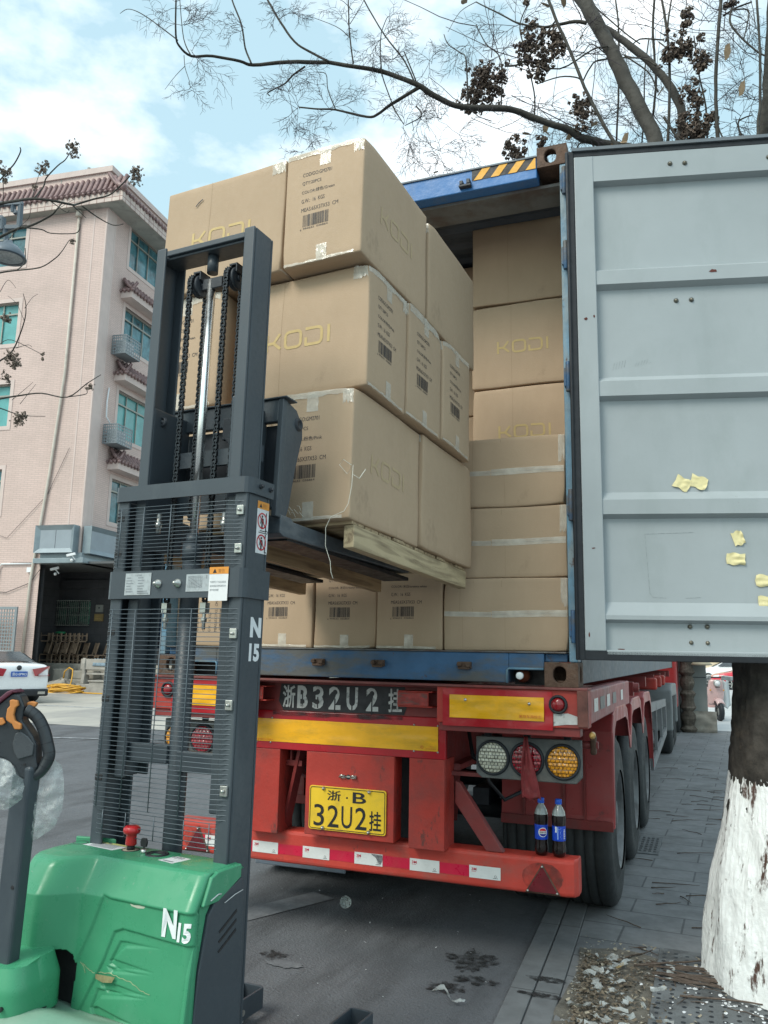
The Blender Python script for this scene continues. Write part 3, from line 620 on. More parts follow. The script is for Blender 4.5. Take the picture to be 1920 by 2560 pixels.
def crumple(m, face, x0, y0, w, h, sd, n=(9, 5)):
    P = face[2]; rr_ = random.Random(sd)
    def f(u, v):
        e = .001+abs(noise.noise(Vector((u*7+sd, v*4, sd))))*.010*(1-v*.4)
        yy = y0+v*h*(1-.6*abs(noise.noise(Vector((u*5, sd, 2))))*(1 if h < 0 else 1))
        return P(min(face[0]-.0005, max(.0005, x0+u*w)), min(face[1]-.0005, max(.0005, yy)), e)
    m.grid(f, *n)
_proto = {}
def warp(m, w, d, h, sd):
    rr_ = random.Random(sd*7+1); cs = [((0 if rr_.random() < .5 else w), (0 if rr_.random() < .6 else d), (h if rr_.random() < .7 else 0), rr_.uniform(.006, .016)) for _ in range(3)]
    for i, p in enumerate(m.v):
        q = Vector((p.x*3.2+sd*3.1, p.y*3.2, p.z*3.2)); o = Vector((noise.noise(q), noise.noise(q+Vector((9, 0, 0))), noise.noise(q+Vector((0, 9, 0)))))*.0055
        for x, y, z, a in cs:
            r = math.sqrt((p.x-x)**2+(p.y-y)**2+(p.z-z)**2); k = math.exp(-(r/.045)**2)*a; o += Vector((w/2-x, d/2-y, (h/2-z))).normalized()*k
        m.v[i] = p+o
def carton(kind, colour, sd, dims=None):
    """kind T print on the narrow face in front, K wide logo face in front, F flaps in front, S lying with print turned"""
    dims = dims or {'T': (.375, .645, .530), 'K': (.645, .375, .530), 'F': (.65, .52, .372), 'S': (.53, .645, .372)}[kind]
    w, d, h = dims; r = root('cardboard_box', Matrix()); F = box_faces(w, d, h, .007, sd)
    b = M()
    for k, (a, c, P) in F.items(): b.grid(lambda u, v: P(u*a, v*c), 16, 16)
    warp(b, w, d, h, sd); merged(b, 'carton_body', MT['card'], r, .007)
    ink, lg, tp = M(), M(), M()
    if kind == 'T': print_text(ink, F['front'], colour); (print_logo(lg, F['right']) if sd == 1 else None); print_text(ink, F['back'], colour)
    if kind == 'K': print_text(ink, F['right'], colour); (print_logo(lg, F['front']) if sd != 42 else None); print_text(ink, F['left'], colour)
    if kind == 'S': print_text(ink, F['front'], colour, True)
    if kind in 'TK':
        fc = F['front' if kind == 'T' else 'right']; W_ = fc[0]
        tape_strip(tp, fc, W_/2-.026, h-.085, .052, .0845, sd); tape_strip(tp, fc, W_/2-.024, .001, .05, .075, sd+1)
        crumple(tp, fc, .004, h-.002, W_*.96, -.016-.01*(sd % 3), sd+2, (16, 3))
        crumple(tp, fc, .004, .002, W_*.9, .014, sd+5, (16, 3))
        if sd % 2: crumple(tp, fc, W_-.05, h-.002, .048, -.07, sd+7)
        if kind == 'K': crumple(tp, F['front'], W_*0+.575, h-.003, .068, -.06, sd+3)
    if kind == 'F':
        fc = F['front']
        g = M(); [rectf(g, lambda x, y: fc[2](x, y, .0006), .004+(w-.008)*k/16, h/2-.0016, .004+(w-.008)*(k+1)/16, h/2+.0016) for k in range(16)]; warp(g, w, d, h, sd); g.build('flap_gap', MT['ink'], r)
        tape_strip(tp, fc, w*.40, h/2-.016, w*.595, .034, sd, n=(24, 3), wr=.005); tape_strip(tp, fc, .004, h/2-.014, w*.39, .026, sd+2, n=(18, 3), wr=.0010)
        crumple(tp, fc, w-.035, h-.003, .034, -.15, sd+7)
        cr_ = M()  # fold shading drawn as thin darker strokes on the flaps
        for x in (.085, .155, .31): stroke(cr_, lambda x_, y_: fc[2](x_, y_, .0005), [(x, h*.52), (x+.003, h*.97)], .0016)
        for x in (.10, .33): stroke(cr_, lambda x_, y_: fc[2](x_, y_, .0005), [(x, .01), (x, h*.47)], .0012)
        warp(cr_, w, d, h, sd)
        cr_.build('crease', mat('carton crease', (.33, .23, .14), .8) if 'carton crease' not in bpy.data.materials else bpy.data.materials['carton crease'], r)
    if kind == 'K':
        cm_ = M(); ff = F['front'][2]
        for k in range(12): stroke(cm_, lambda x_, y_: ff(x_, y_, .0005), [(.225+.012*(sd % 3), h*k/12), (.225+.012*(sd % 3), h*(k+1)/12)], .0013)  # shading of the upright fold, drawn as a darker line
        warp(cm_, w, d, h, sd); cm_.build('crease', bpy.data.materials.get('carton crease') or mat('carton crease', (.33, .23, .14), .8), r)
    for q_ in (ink, lg, tp): warp(q_, w, d, h, sd)
    if ink.v: ink.build('printed_text', MT['ink'], r)
    if lg.v: lg.build('printed_logo', MT['logo'] if kind == 'K' else MT['logof'], r)
    if tp.v: tp.split('packing_tape', MT['tape'], r)
    return r
def put_carton(kind, colour, sd, T, label, group):
    key = (kind, colour, sd)
    if key not in _proto: _proto[key] = carton(kind, colour, sd); o = _proto[key]; o.matrix_world = T; WM[o.name] = T
    else: o = copy_tree(_proto[key], T)
    for c in o.children: WM[c.name] = T
    return tag(o, label, 'cardboard box', group)
# load on the pallet: it sags forward and turns a little with the forks
LOAD = Matrix.Translation((.5765, -1.3191, 2.0327)) @ Matrix.Rotation(-.0808, 4, 'Z') @ Matrix.Rotation(-.048, 4, 'X') @ Matrix.Rotation(-.0165, 4, 'Y')
hB = .538; a_, b_ = .383, .648
def lt_(u, v, row, yaw=0, dz=0): return LOAD @ Matrix.Translation((u, v, row*hB+dz)) @ Matrix.Rotation(yaw, 4, 'Z')
GL = 'cartons stacked on the lifted pallet'
r1 = lambda *a: put_carton(*a, GL)
r1('T', 'pink', 1, lt_(-.378, .004, 0, .004), 'bottom row pallet carton with pink print, crumpled tape and a loose string')
r1('T', 'pink', 2, lt_(-.366, b_+.012, 0, -.004), 'bottom row carton on the pallet, second from the mast, plain side towards the container door')
r1('K', 'pink', 3, lt_(-1.03, .01, 0), 'bottom row carton on the pallet glimpsed through the mast behind the chains')
r1('K', 'pink', 1, lt_(-.645+.031, .036, 1, .006), 'middle row carton with a broad yellow logo, half behind the right mast channel')
r1('K', 'pink', 2, lt_(-.645+.038, .036+a_+.002, 1, -.003), 'middle row carton on the pallet, its pink print the second of three along the side')
r1('K', 'pink', 4, lt_(-.645+.046, .036+2*a_+.004, 1, .004), 'middle row carton on the pallet, its pink print the farthest of three along the side')
r1('T', 'green', 2, lt_(-1.047, .0, 1, -.004), 'middle row carton with green print seen between the mast chains')
r1('T', 'green', 1, lt_(-.378+.036, -.042, 2, -.006), 'top row carton with the full green print and tape above and below it')
r1('T', 'green', 3, lt_(-.378+.044, -.042+b_+.016, 2, .006, -.006), 'top row carton farthest from the mast, plain side beside the container')
r1('K', 'green', 2, lt_(-1.035+.036, -.035, 2, .004), 'top row carton with a yellow logo and small tear, left above the mast')
# a small tear
m = M(LOAD @ Matrix.Translation((-.999, -.035, 2*hB))); stroke(m, plane_fr((0, -.0065, 0), (1, 0, 0), (0, 0, 1)), [(.17, .425), (.185, .44), (.205, .452)], .006)
m.build('tear', MT['ink'], [o for o in bpy.data.objects if o.get('label', '').startswith('top row carton with a yellow')][0])
# string hanging from the bottom carton
C0 = LOAD @ Vector((-.0, -.004, 0))
def lw(u, v, z): return LOAD @ Vector((u, v, z))
st = M(); st.tube([lw(.004, -.008, .20), lw(-.03, -.012, .225), lw(-.045, -.014, .205), lw(-.01, -.014, .165), lw(.012, -.010, .20), lw(.008, -.008, .12), lw(-.002, -.012, .05), lw(-.015, -.02, .02), lw(-.065, -.03, -.0), lw(-.085, -.03, -.04), lw(-.083, -.03, -.11), lw(-.06, -.03, -.17), lw(-.055, -.03, -.21), lw(-.045, -.03, -.235)], .0012, 6)
st.tube([lw(.008, -.006, .165), lw(.03, .01, .15), lw(.045, .03, .19)], .0015, 6)
for k in range(7): p = lw(-.29+.012*k, -.009, .035+.012*(k % 3)); st.tube([p, p+Vector((.012, -.004, -.012+.01*(k % 2))), p+Vector((.02, -.003, -.02))], .0010, 5)
tag(st.build('string', mat('white string', (.72, .70, .60), .6), loc=C0), 'loose white string dangling from the bottom corner of the lowest pallet carton', 'string')
# pallet
PL = root('wooden_pallet', LOAD @ Matrix.Translation((-.5, .65, -.0))); tag(PL, 'pale wooden pallet carried on the forks under the lifted cartons', 'pallet')
x = .045; k = 0
rs = random.Random(8)
while x < 1.26:
    w = rs.choice([.11, .10, .085, .12]); w = min(w, 1.275-x)
    m = M(LOAD); m.box((-1.01, x, -.0155), (-.012+rs.uniform(-.006, .006), x+w, -.001)); m.build('deck_board', MT['woodx'], PL, bev=.003); x += w+.012
for u, mt_ in ((-.052, 'wood'), (-.53, 'woodd'), (-1.0, 'woodd')):
    m = M(LOAD); m.box((u-.0, .05, -.106), (u+.045, 1.275, -.017)); m.build('stringer', MT[mt_], PL, bev=.004)

# cartons inside the container
FZ = 1.5585
GC = 'cartons stacked inside the container'
c1 = lambda k, c, s, x, y, z, lab, yaw=0, sc=None: put_carton(k, c, s, Matrix.Translation((x, y, z)) @ Matrix.Rotation(yaw, 4, 'Z'), lab, GC)
for i, lab in enumerate(('lowest of three taped cartons stacked flaps outward beside the blue door post', 'middle of three taped cartons stacked flaps outward beside the blue door post', 'uppermost of three taped cartons stacked flaps outward beside the blue door post')):
    c1('F', '', 11+i, .515, .085+.006*(i % 2), FZ+i*.3755, lab, .003*(i-1))
for i, lab in enumerate(('floor carton with creamy white print beside the flaps-outward stack', 'floor carton with creamy white print, middle of three under the pallet', 'floor carton with creamy white print right beside the mast channel')):
    c1('T', 'white', 21+(i % 2), .131-.382*i, .085+.012*(i % 2), FZ, lab, .004*(i-1))
c1('S', 'pink', 31, -.251-.382-.545+.0, .10, FZ, 'floor carton lying on its side, print turned upright, seen through the mesh guard')
for i, lab in enumerate(('hidden carton behind the lowest flaps-outward carton', 'set back carton just above the flaps-outward stack, lower half hidden', 'set back carton with a yellow logo in the middle of the container stack', 'dark topmost carton touching the container ceiling, beside the door post')):
    if i == 0: continue
    c1('K', 'pink', 41 if i < 3 else 42, .522+.006*(i % 2), .625, 2.075+.54*i, lab, .003*(i % 2))
for i in range(1, 5):
    c1('K', 'pink', 42, -.135+.01*(i % 2), 1.02, FZ-.06+.5375*i, ('', 'deep set carton seen in the narrow gap left of the stack, lowest visible', 'deep set carton seen in the narrow gap beside the stack at mid height', 'deep set carton in shadow beside the second highest stacked carton', 'deep set carton in shadow under the ceiling beside the topmost carton')[i])
for i in range(5):
    c1('K', 'pink', 41, -.80+.01*(i % 2), 1.02, FZ-.0+.5375*i, ('shadowed carton deep inside the container behind the mast, lowest of its stack', 'shadowed carton deep inside the container behind the mast, second from the floor', 'shadowed carton deep inside the container behind the mast, middle of its stack', 'shadowed carton deep inside the container behind the mast, fourth from the floor', 'shadowed carton deep inside the container behind the mast, top of its stack')[i])
# ================================================================ trailer
TR = root('semi_trailer', (0, 0, 0)); tag(TR, 'red three axle container trailer seen from behind, backed against the kerb', 'trailer')
def tb(name, m, mt, par=TR, **k): return m.build(name, MT[mt] if isinstance(mt, str) else mt, par, **k)
# rear bolster and its plates
m = M().box((-1.262, -.012, 1.196), (-.62, .11, 1.374)); m.box((.51, -.012, 1.196), (1.262, .11, 1.374)); m.split('rear_bolster', MT['red'], TR, bev=.004)
m = M().box((-1.266, -.03, 1.374), (1.266, .13, 1.3865)); tb('bolster_top', m, mat('scuffed dark red', (.16, .05, .045), .6, var=.3, vs=9, dirt=(.3, .05, .04), da=.7, ds=6), bev=.003)
m = M().box((.52, .0, 1.155), (1.222, .10, 1.196)); m.box((-1.222, .0, 1.155), (-.62, .10, 1.196)); m.split('bolster_flange', MT['redd'], TR, bev=.003)
m = M(); m.box((1.215, -.03, 1.205), (1.266, -.012, 1.374)); tb('end_cap', m, mat('rusty red edge', (.13, .05, .04), .7, var=.4, vs=12), bev=.003)
def wavy(x0, x1, z0, z1, y, A, sd, nm, mt, par=TR):
    m = M(); 
    def f(u, v): return (x0+(x1-x0)*u, y-A*noise.noise(Vector((u*4+sd, v*3, sd))), z0+(z1-z0)*v)
    m.grid(f, 24, 10); return tb(nm, m, mt, par)
for s in (1, -1):
    x0, x1 = sorted((s*.543, s*1.097)); rp_ = wavy(x0, x1, 1.183, 1.366, -.018, .006, 3, 'marker_plate', 'redplate')
    x0, x1 = sorted((s*.581, s*1.056)); wavy(x0, x1, 1.224, 1.336, -.024, .005, 3, 'yellow_panel', 'yellow', rp_)
    for x, z in ((.664, 1.313), (.985, 1.305)): tb('screw', M().lathe([(.0001, -.006), (.006, -.005), (.008, 0)], (s*x, -.028, z), 10, 1), 'steel', rp_)
    m = M(); m.lathe([(.0001, -.034), (.02, -.032), (.030, -.024), (.032, -.012)], (s*1.123, 0, 1.306), 20, 1); lp = tb('side_lamp', m, mat('dark red lens', (.25, .01, .015), .2, coat=.6, bump=0) if s > 0 else bpy.data.materials['dark red lens'])
    tb('lamp_rim', M().lathe([(.033, -.012), (.034, -.026), (.044, -.026), (.046, -.012)], (s*1.123, 0, 1.306), 20, 1), 'rubber', lp)
m = M(); put_text(m, '\u67d0\u65d7\u8f66\u7528\u6807\u5fd7', plane_fr((0, -.031, 0), (1, 0, 0), (0, 0, 1)), .935, 1.236, .11, .016); tb('small_print', m, mat('orange red print', (.55, .12, .02), .5))
m = M(); polyf(m, plane_fr((0, -.0145, 0), (1, 0, 0), (0, 0, 1)), [(1.10, 1.262), (1.17, 1.266), (1.215, 1.252), (1.222, 1.215), (1.16, 1.213), (1.10, 1.205)]); tb('white_patch', m, 'stencil')
# recessed centre beam with stencilled registration
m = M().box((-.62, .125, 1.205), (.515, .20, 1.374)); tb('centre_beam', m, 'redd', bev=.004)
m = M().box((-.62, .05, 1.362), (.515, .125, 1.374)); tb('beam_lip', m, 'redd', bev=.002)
m = M(); rs = random.Random(2)
pts = [(-.458, 1.355), (.288, 1.358), (.30, 1.25), (.285, 1.212), (-.44, 1.210), (-.47, 1.26)]
polyf(m, plane_fr((0, .1225, 0), (1, 0, 0), (0, 0, 1)), pts); tb('black_panel', m, 'soot')
m = M(); f = plane_fr((0, .1205, 0), (1, 0, 0), (0, 0, 1))
for t, x, w in (('\u6d59', -.442, .072), ('B', -.350, .060), ('3', -.255, .062), ('2', -.155, .066), ('U', -.048, .062), ('2', .068, .066), ('\u6302', .198, .072)):
    put_text(m, t, f, x-.003, 1.224, w+.006, .124, .028 if len(t.encode()) == 1 else .02)
tb('stencilled_registration', m, 'stencil')
m = M(); f = plane_fr((0, .1190, 0), (1, 0, 0), (0, 0, 1))
for x, z in ((-.32, 1.30), (-.225, 1.285), (-.12, 1.28), (-.017, 1.28), (.10, 1.285), (-.12, 1.235), (.10, 1.24)): stroke(m, f, [(x, z-.055), (x, z+.002)], .007)
for x in (-.225, -.12, -.017, .10): disc(m, f, x, 1.318, .014, 12)
tb('stencil_bridge', m, 'soot')
for x0, x1 in ((-.63, -.495), (.285, .475)):
    m = M(); z0, z1 = 1.262, 1.344
    for lo, hi in (((x0, .02, z1-.006), (x1, .125, z1)), ((x0, .02, z0), (x1, .125, z0+.006)), ((x0, .016, z0+.0065), (x1-.02, .022, z1-.0065)), ((x0, .022, z0+.0065), (x0+.006, .125, z1-.0065))): m.box(lo, hi)
    tb('tow_bracket', m, 'red', bev=.002)
    wavy(x0+.004, x1-.024, z0+.012, z1-.01, .0135, .002, 5, 'worn_paint', 'soot' if False else mat('scraped bracket', (.30, .035, .03), .6, var=.4, vs=20, dirt=(.10, .07, .06), da=.9, ds=18, dst=(1, 1, 3), dpos=.46) if x0 < 0 else bpy.data.materials['scraped bracket'])
# long yellow and red plate
m = M().box((-.635, .118, .996), (.518, .15, 1.206)); lp = tb('rear_plate', m, 'redplate', bev=.003)
wavy(-.603, .478, 1.036, 1.160, .1145, .0025, 8, 'yellow_panel', 'yellow', lp)
m = M()
for x, z in ((-.505, 1.164), (-.60, 1.163), (-.51, 1.03), (-.60, 1.03), (.345, 1.166), (.476, 1.166), (.345, 1.032), (.476, 1.032)): m.lathe([(.0001, -.006), (.0045, -.005), (.006, 0)], (x, .118, z), 8, 1)
tb('screw', m, 'steel', lp)
m = M(); f = plane_fr((0, .1105, 0), (1, 0, 0), (0, 0, 1)); put_text(m, '\u7518\u8083\u6f2e\u91d1\u53cd\u5149\u6750\u6599\u6709\u9650\u516c\u53f8', f, -.578, 1.041, .085, .0095); polyf(m, f, [(-.592, 1.045), (-.587, 1.051), (-.582, 1.045), (-.587, 1.040)])
ring(m, f, .392, 1.055, .006, .008, 16); put_text(m, '(3)', f, .383, 1.050, .010, .009); put_text(m, '\u4e8c\u7ea7 A', f, .425, 1.056, .03, .0075); put_text(m, '\u53cd\u5149\u6807\u8bc6\u8bc1\u4e66', f, .412, 1.044, .055, .0075); tb('small_print', m, bpy.data.materials['orange red print'], lp)
# lower frame: posts, number plate panel, bumper
for x0, x1 in ((-.635, -.448), (.318, .512)):
    m = M().box((x0, .122, .545), (x1, .14, .996)); a = x1-.012
    m.box((a, .1405, .545), (x1, .30, .996)); m.box((x0, .1405, .545), (x0+.012, .30, .996)); tb('bumper_post', m, 'red', bev=.004)
m = M().box((-.283, .121, .56), (.236, .137, .996)); m.box((.224, .1375, .56), (.236, .24, .996)); pn = tb('plate_panel', m, 'red', bev=.004)
m = M(); m.box((-.075, .112, .868), (-.045, .121, .885)); m.box((-.010, .112, .868), (.020, .121, .885)); m.box((-.045, .115, .872), (-.01, .121, .880)); m.tube([(-.075, .108, .872), (-.06, .104, .884), (-.045, .108, .876)], .006, 6); m.tube([(-.01, .108, .876), (.005, .104, .884), (.02, .108, .87)], .006, 6); tb('plate_lamp_bracket', m, 'steel', pn)
tb('hole', M().lathe([(.0001, 0), (.013, 0)], (-.028, .1195, .874), 16, 1), 'black', pn)
def rrect(x0, z0, x1, z1, r, n=5):
    out = []
    for cx, cz, a in ((x1-r, z1-r, 0), (x0+r, z1-r, 90), (x0+r, z0+r, 180), (x1-r, z0+r, 270)): out += [(cx+r*math.cos(R(a+90*k/n)), cz+r*math.sin(R(a+90*k/n))) for k in range(n+1)]
    return out
m = M().prism(rrect(-.252, .593, .196, .819, .014), 1, .110, .118); np_ = tb('number_plate', m, 'plate', bev=.001)
f = plane_fr((0, .1085, 0), (1, 0, 0), (0, 0, 1)); m = M(); o = rrect(-.245, .600, .189, .812, .012); o.append(o[0]); stroke(m, f, o, .0035)
put_text(m, '\u6d59', f, -.145, .748, .080, .052, .012); disc(m, f, -.028, .768, .005); put_text(m, 'B', f, .005, .744, .078, .056, .012, 0)
for t, x, w in (('3', -.222, .062), ('2', -.140, .066), ('U', -.058, .062), ('2', .022, .066)): put_text(m, t, f, x, .612, w, .112, .004)
put_text(m, '\u6302', f, .103, .612, .068, .100, .014)
tb('plate_characters', m, 'black', np_)
for x, z in ((-.167, .807), (.10, .807), (-.167, .604), (.10, .604)): tb('bolt', M().lathe([(.0001, -.016), (.006, -.013), (.010, -.006), (.011, 0)], (x, .110, z), 12, 1), 'steel', np_)
m = M()
prof = rrect(.19, .377, .33, .552, .02, 3)
pts = []
def bump_beam(m):
    segs = [(-1.166, .05), (-1.150, .012), (-1.11, 0), (1.11, 0), (1.150, .012), (1.166, .05)]
    vs = []; n = len(prof)
    for x, dy in segs:
        for (y, z) in prof: vs.append((x, y+dy*(1 if y < .3 else .2), z))
    m.add(vs, [(i*n+k, i*n+(k+1) % n, (i+1)*n+(k+1) % n, (i+1)*n+k) for i in range(len(segs)-1) for k in range(n)]+[tuple(range(n)), tuple((len(segs)-1)*n+k for k in range(n))])
bump_beam(m); bp_ = tb('rear_bumper', m, mat('bumper red', (.50, .052, .036), .5, var=.12, vs=5, dirt=(.30, .10, .08), da=.6, ds=3, dst=(1, 1, 2), dpos=.5, dirt2=GRIME, d2a=.8, d2s=10, d2pos=.62, d2st=(1, 1, .5), bump=.15, bs=50), bev=.003)
refl = mat('magenta red reflective tape', (.55, .012, .05), .35, var=.1, vs=6, dirt=(.4, .05, .05), da=.3, ds=8)
wst = mat('white reflective tape', (.66, .67, .66), .35, var=.06, vs=14, dirt=(.35, .33, .3), da=.5, ds=26, dpos=.6)
dk = mat('maroon reflector', (.12, .006, .012), .35, var=.3, vs=20, coat=.4)
wx = [-.636, -.320, -.010, .305, .626, -.95]
m = M(); f = plane_fr((0, .1885, 0), (1, 0, 0), (0, 0, 1)); rectf(m, f, -1.02, .425, .70, .478); tb('red_tape', m, refl, bp_)
for i, x in enumerate(wx):
    m = M(); f = plane_fr((0, .1875, 0), (1, 0, 0), (0, 0, 1)); rectf(m, f, x, .422, x+.162, .482); st_ = tb('reflector_sticker', m, wst, bp_)
    m = M(); f2 = plane_fr((0, .1868, 0), (1, 0, 0), (0, 0, 1)); put_text(m, '3M', f2, x+.012, .457, .026, .014, .02); rectf(m, f2, x+.013, .452, x+.036, .4535); tb('red_mark', m, refl, st_)
    m = M(); ring(m, f2, x+.136, .438, .0045, .006, 14); rectf(m, f2, x+.124, .4285, x+.148, .4305); tb('grey_mark', m, 'mast', st_)
m = M(); polyf(m, plane_fr((0, .1855, 0), (1, 0, 0), (0, 0, 1)), [(.085, .481), (.15, .478), (.152, .455), (.14, .43), (.128, .44), (.115, .462)]); tb('torn_patch', m, mat('bare tape backing', (.25, .25, .26), .3, metal=.5, var=.4, vs=60), bp_)
SOOT = filmmat('soot smudge', (.07, .035, .03), .5, .7, 14, .1, .0)
for s in (1, -1):
    def tri(k, y): return [(s*x, y, z) for x, z in ((.998, .453+k*.072), (.998-k*.088, .453-k*.070), (.998+k*.088, .453-k*.070))]
    sm_ = M(); rt0 = random.Random(3); sm_.add([(s*(.998+(.095+.012*rt0.random())*math.cos(k*.35)), .1892, .458+(.066+.010*rt0.random())*math.sin(k*.35)) for k in range(18)], [tuple(range(18))]); tb('soot_smudge', sm_, SOOT, bp_)
    m = M(); m.add(tri(1, .1885)+tri(.86, .178), [(0, 1, 4, 3), (1, 2, 5, 4), (2, 0, 3, 5)]); rt_ = tb('triangle_reflector', m, 'rustcast', bp_)
    m = M(); m.add(tri(.86, .179), [(0, 1, 2)]); tb('lens', m, dk, rt_)
    for k in tri(.82, .178): tb('screw', M().lathe([(.0001, -.006), (.004, -.005), (.006, 0)], k, 8, 1), 'steel', rt_)
# diagonal braces and dark inner frame
for s in (1, -1):
    m = M(); x0, x1 = .548, .760
    m.prism([(s*.546, .775), (s*.548, .885), (s*.572, .875), (s*.800, .553), (s*.712, .553)], 1, .20, .25); tb('brace', m, 'redd', bev=.003)
    m = M(); m.bar((s*.52, .3, .93), (s*.30, 1.0, .56), .05, .06); tb('brace', m, 'redd')
m = M(); m.bar((-.36, .22, .99), (-.46, .24, .56), .06, .02); tb('brace', m, 'redd')
m = M().box((.50, .25, .905), (1.15, .30, .925)); tb('cross_member', m, 'redd')
for s in (1, -1):    # main chassis beams
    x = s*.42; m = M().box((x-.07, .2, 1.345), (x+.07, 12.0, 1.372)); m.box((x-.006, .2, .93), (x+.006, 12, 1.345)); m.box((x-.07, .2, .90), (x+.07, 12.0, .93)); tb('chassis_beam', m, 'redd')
for y in (.9, 2.2, 3.5, 5, 6.5, 8, 9.5, 11): tb('cross_member', M().box((-1.2 if y > 4 else -.42, y, 1.25), (1.2 if y > 4 else .42, y+.10, 1.35)), 'redd')
for y in (1.6, 2.9, 4.2):
    tb('axle', M().cyl((-.9, y, .52), (.9, y, .52), .065, 14), 'mastd'); 
    for s in (1, -1): tb('leaf_spring', M().box((s*.45-.05, y-.5, .62), (s*.45+.05, y+.5, .72)), 'mastd')
m = M().box((-.30, 1.0, .35), (.28, 1.04, .98)); tb('inner_guard', m, 'rubber')
for P in ([(-.42, .4, 1.0), (-.40, .36, .86), (-.36, .40, .76), (-.33, .6, .80)], [(.62, .5, 1.1), (.66, .45, .86), (.74, .5, .76), (.86, .6, .82), (.95, .7, 1.0)], [(.56, .4, 1.15), (.60, .36, .99), (.72, .33, .93), (.85, .25, .98), (.90, .14, 1.05)], [(-.45, .5, 1.05), (-.52, .45, .9), (-.60, .5, .82), (-.8, .6, .95)], [(.27, .5, .9), (.29, .45, .75), (.28, .5, .62)]):
    tb('air_hose', M().tube(P, .011, 8), 'rubber')
ov = M(); rso = random.Random(4)
ov.add([(x_, .1125, z_) for x_, z_ in [(-.50+.03*k, 1.207) for k in range(27)]+[(.28-.03*k, 1.188-.010*rso.random()) for k in range(27)]], [tuple(range(54))]); tb('paint_overspray', ov, filmmat('overspray', (.03, .03, .032), .75, .8, 9, .1, .1))
# side rail with reflective squares
m = M(); rl = [(1.160, 1.210), (1.262, 1.210), (1.262, 1.372), (1.160, 1.372)]
m.prism(rl, 1, .112, 2.28); m2 = tb('side_rail', m, 'pink', bev=.008)
m = M(); m.prism([(-1.262, 1.210), (-1.160, 1.210), (-1.160, 1.372), (-1.262, 1.372)], 1, .112, 2.28); tb('side_rail', m, 'pink', bev=.008)
for i, (y0, w, c) in enumerate(((.22, .16, 0), (.48, .22, 1), (.80, .16, 0), (1.12, .2, 1), (1.62, .14, 0))):
    m = M(); z0 = 1.262; m.add([(1.2645, y0, z0), (1.2645, y0+w, z0), (1.2645, y0+w, z0+.066), (1.2645, y0, z0+.066)], [(0, 1, 2, 3)]); tb('side_reflector', m, wst if c == 0 else mat('grey tape', (.2, .2, .2), .5) if i == 1 else bpy.data.materials['grey tape'], m2)
tb('side_marker', M().ball((1.275, -.02+.06, 1.165), .022, 8, (.7, 1.4, .8)), mat('amber marker', (.45, .27, .08), .3))
m = M(); m.cyl((1.10, .55, 1.07), (1.24, .55, 1.07), .02, 10); tb('mud_guard_arm', m, 'redd'); tb('clamp', M().box((1.20, .52, 1.02), (1.23, .58, 1.12)), 'rustcast', bev=.01)
# fenders: continuous skirt over three wheels, right and left
wy = (1.60, 2.91, 4.22)
for s in (1, -1):
    top = [(1.02, .56), (1.03, .62), (1.06, 1.10), (1.13, 1.195), (1.28, 1.235), (1.92, 1.225), (2.06, 1.19), (2.14, 1.08), (2.22, .985), (2.30, .985), (2.38, 1.08), (2.44, 1.195), (2.58, 1.23), (3.22, 1.225), (3.36, 1.19), (3.44, 1.08), (3.52, .985), (3.60, .985), (3.68, 1.08), (3.74, 1.19), (3.88, 1.23), (4.55, 1.22), (4.72, 1.15), (4.80, .95), (4.84, .55)]
    xi, xo = s*.60, s*1.262
    m = M(); n = len(top)
    vs = [(xi, y, z) for y, z in top]+[(xo, y, z) for y, z in top]
    low = []
    for k, (y, z) in enumerate(top):
        low.append((xo-s*.0, y+(.055 if k < 4 else 0), z-.085 if k > 1 else z))
    vs += low
    m.add(vs, [(i, i+1, n+i+1, n+i) for i in range(n-1)]+[(n+i, n+i+1, 2*n+i+1, 2*n+i) for i in range(n-1)])
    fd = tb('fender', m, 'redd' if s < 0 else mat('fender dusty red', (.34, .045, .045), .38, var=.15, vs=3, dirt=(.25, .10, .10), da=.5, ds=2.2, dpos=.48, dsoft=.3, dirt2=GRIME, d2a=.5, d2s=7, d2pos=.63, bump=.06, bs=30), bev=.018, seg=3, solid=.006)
    m = M(); m.box((s*.60 if s > 0 else -1.258, 1.000, .545), (1.258 if s > 0 else s*.60, 1.015, .60)); tb('fender_lip', m, 'redd', fd, bev=.003)
    for x in (.74, .98, 1.10): m = M(); xx = s*x; m.box((xx-.006, 1.006, .60), (xx+.006, 1.03, 1.10)); tb('fender_rib', m, 'redd', fd)
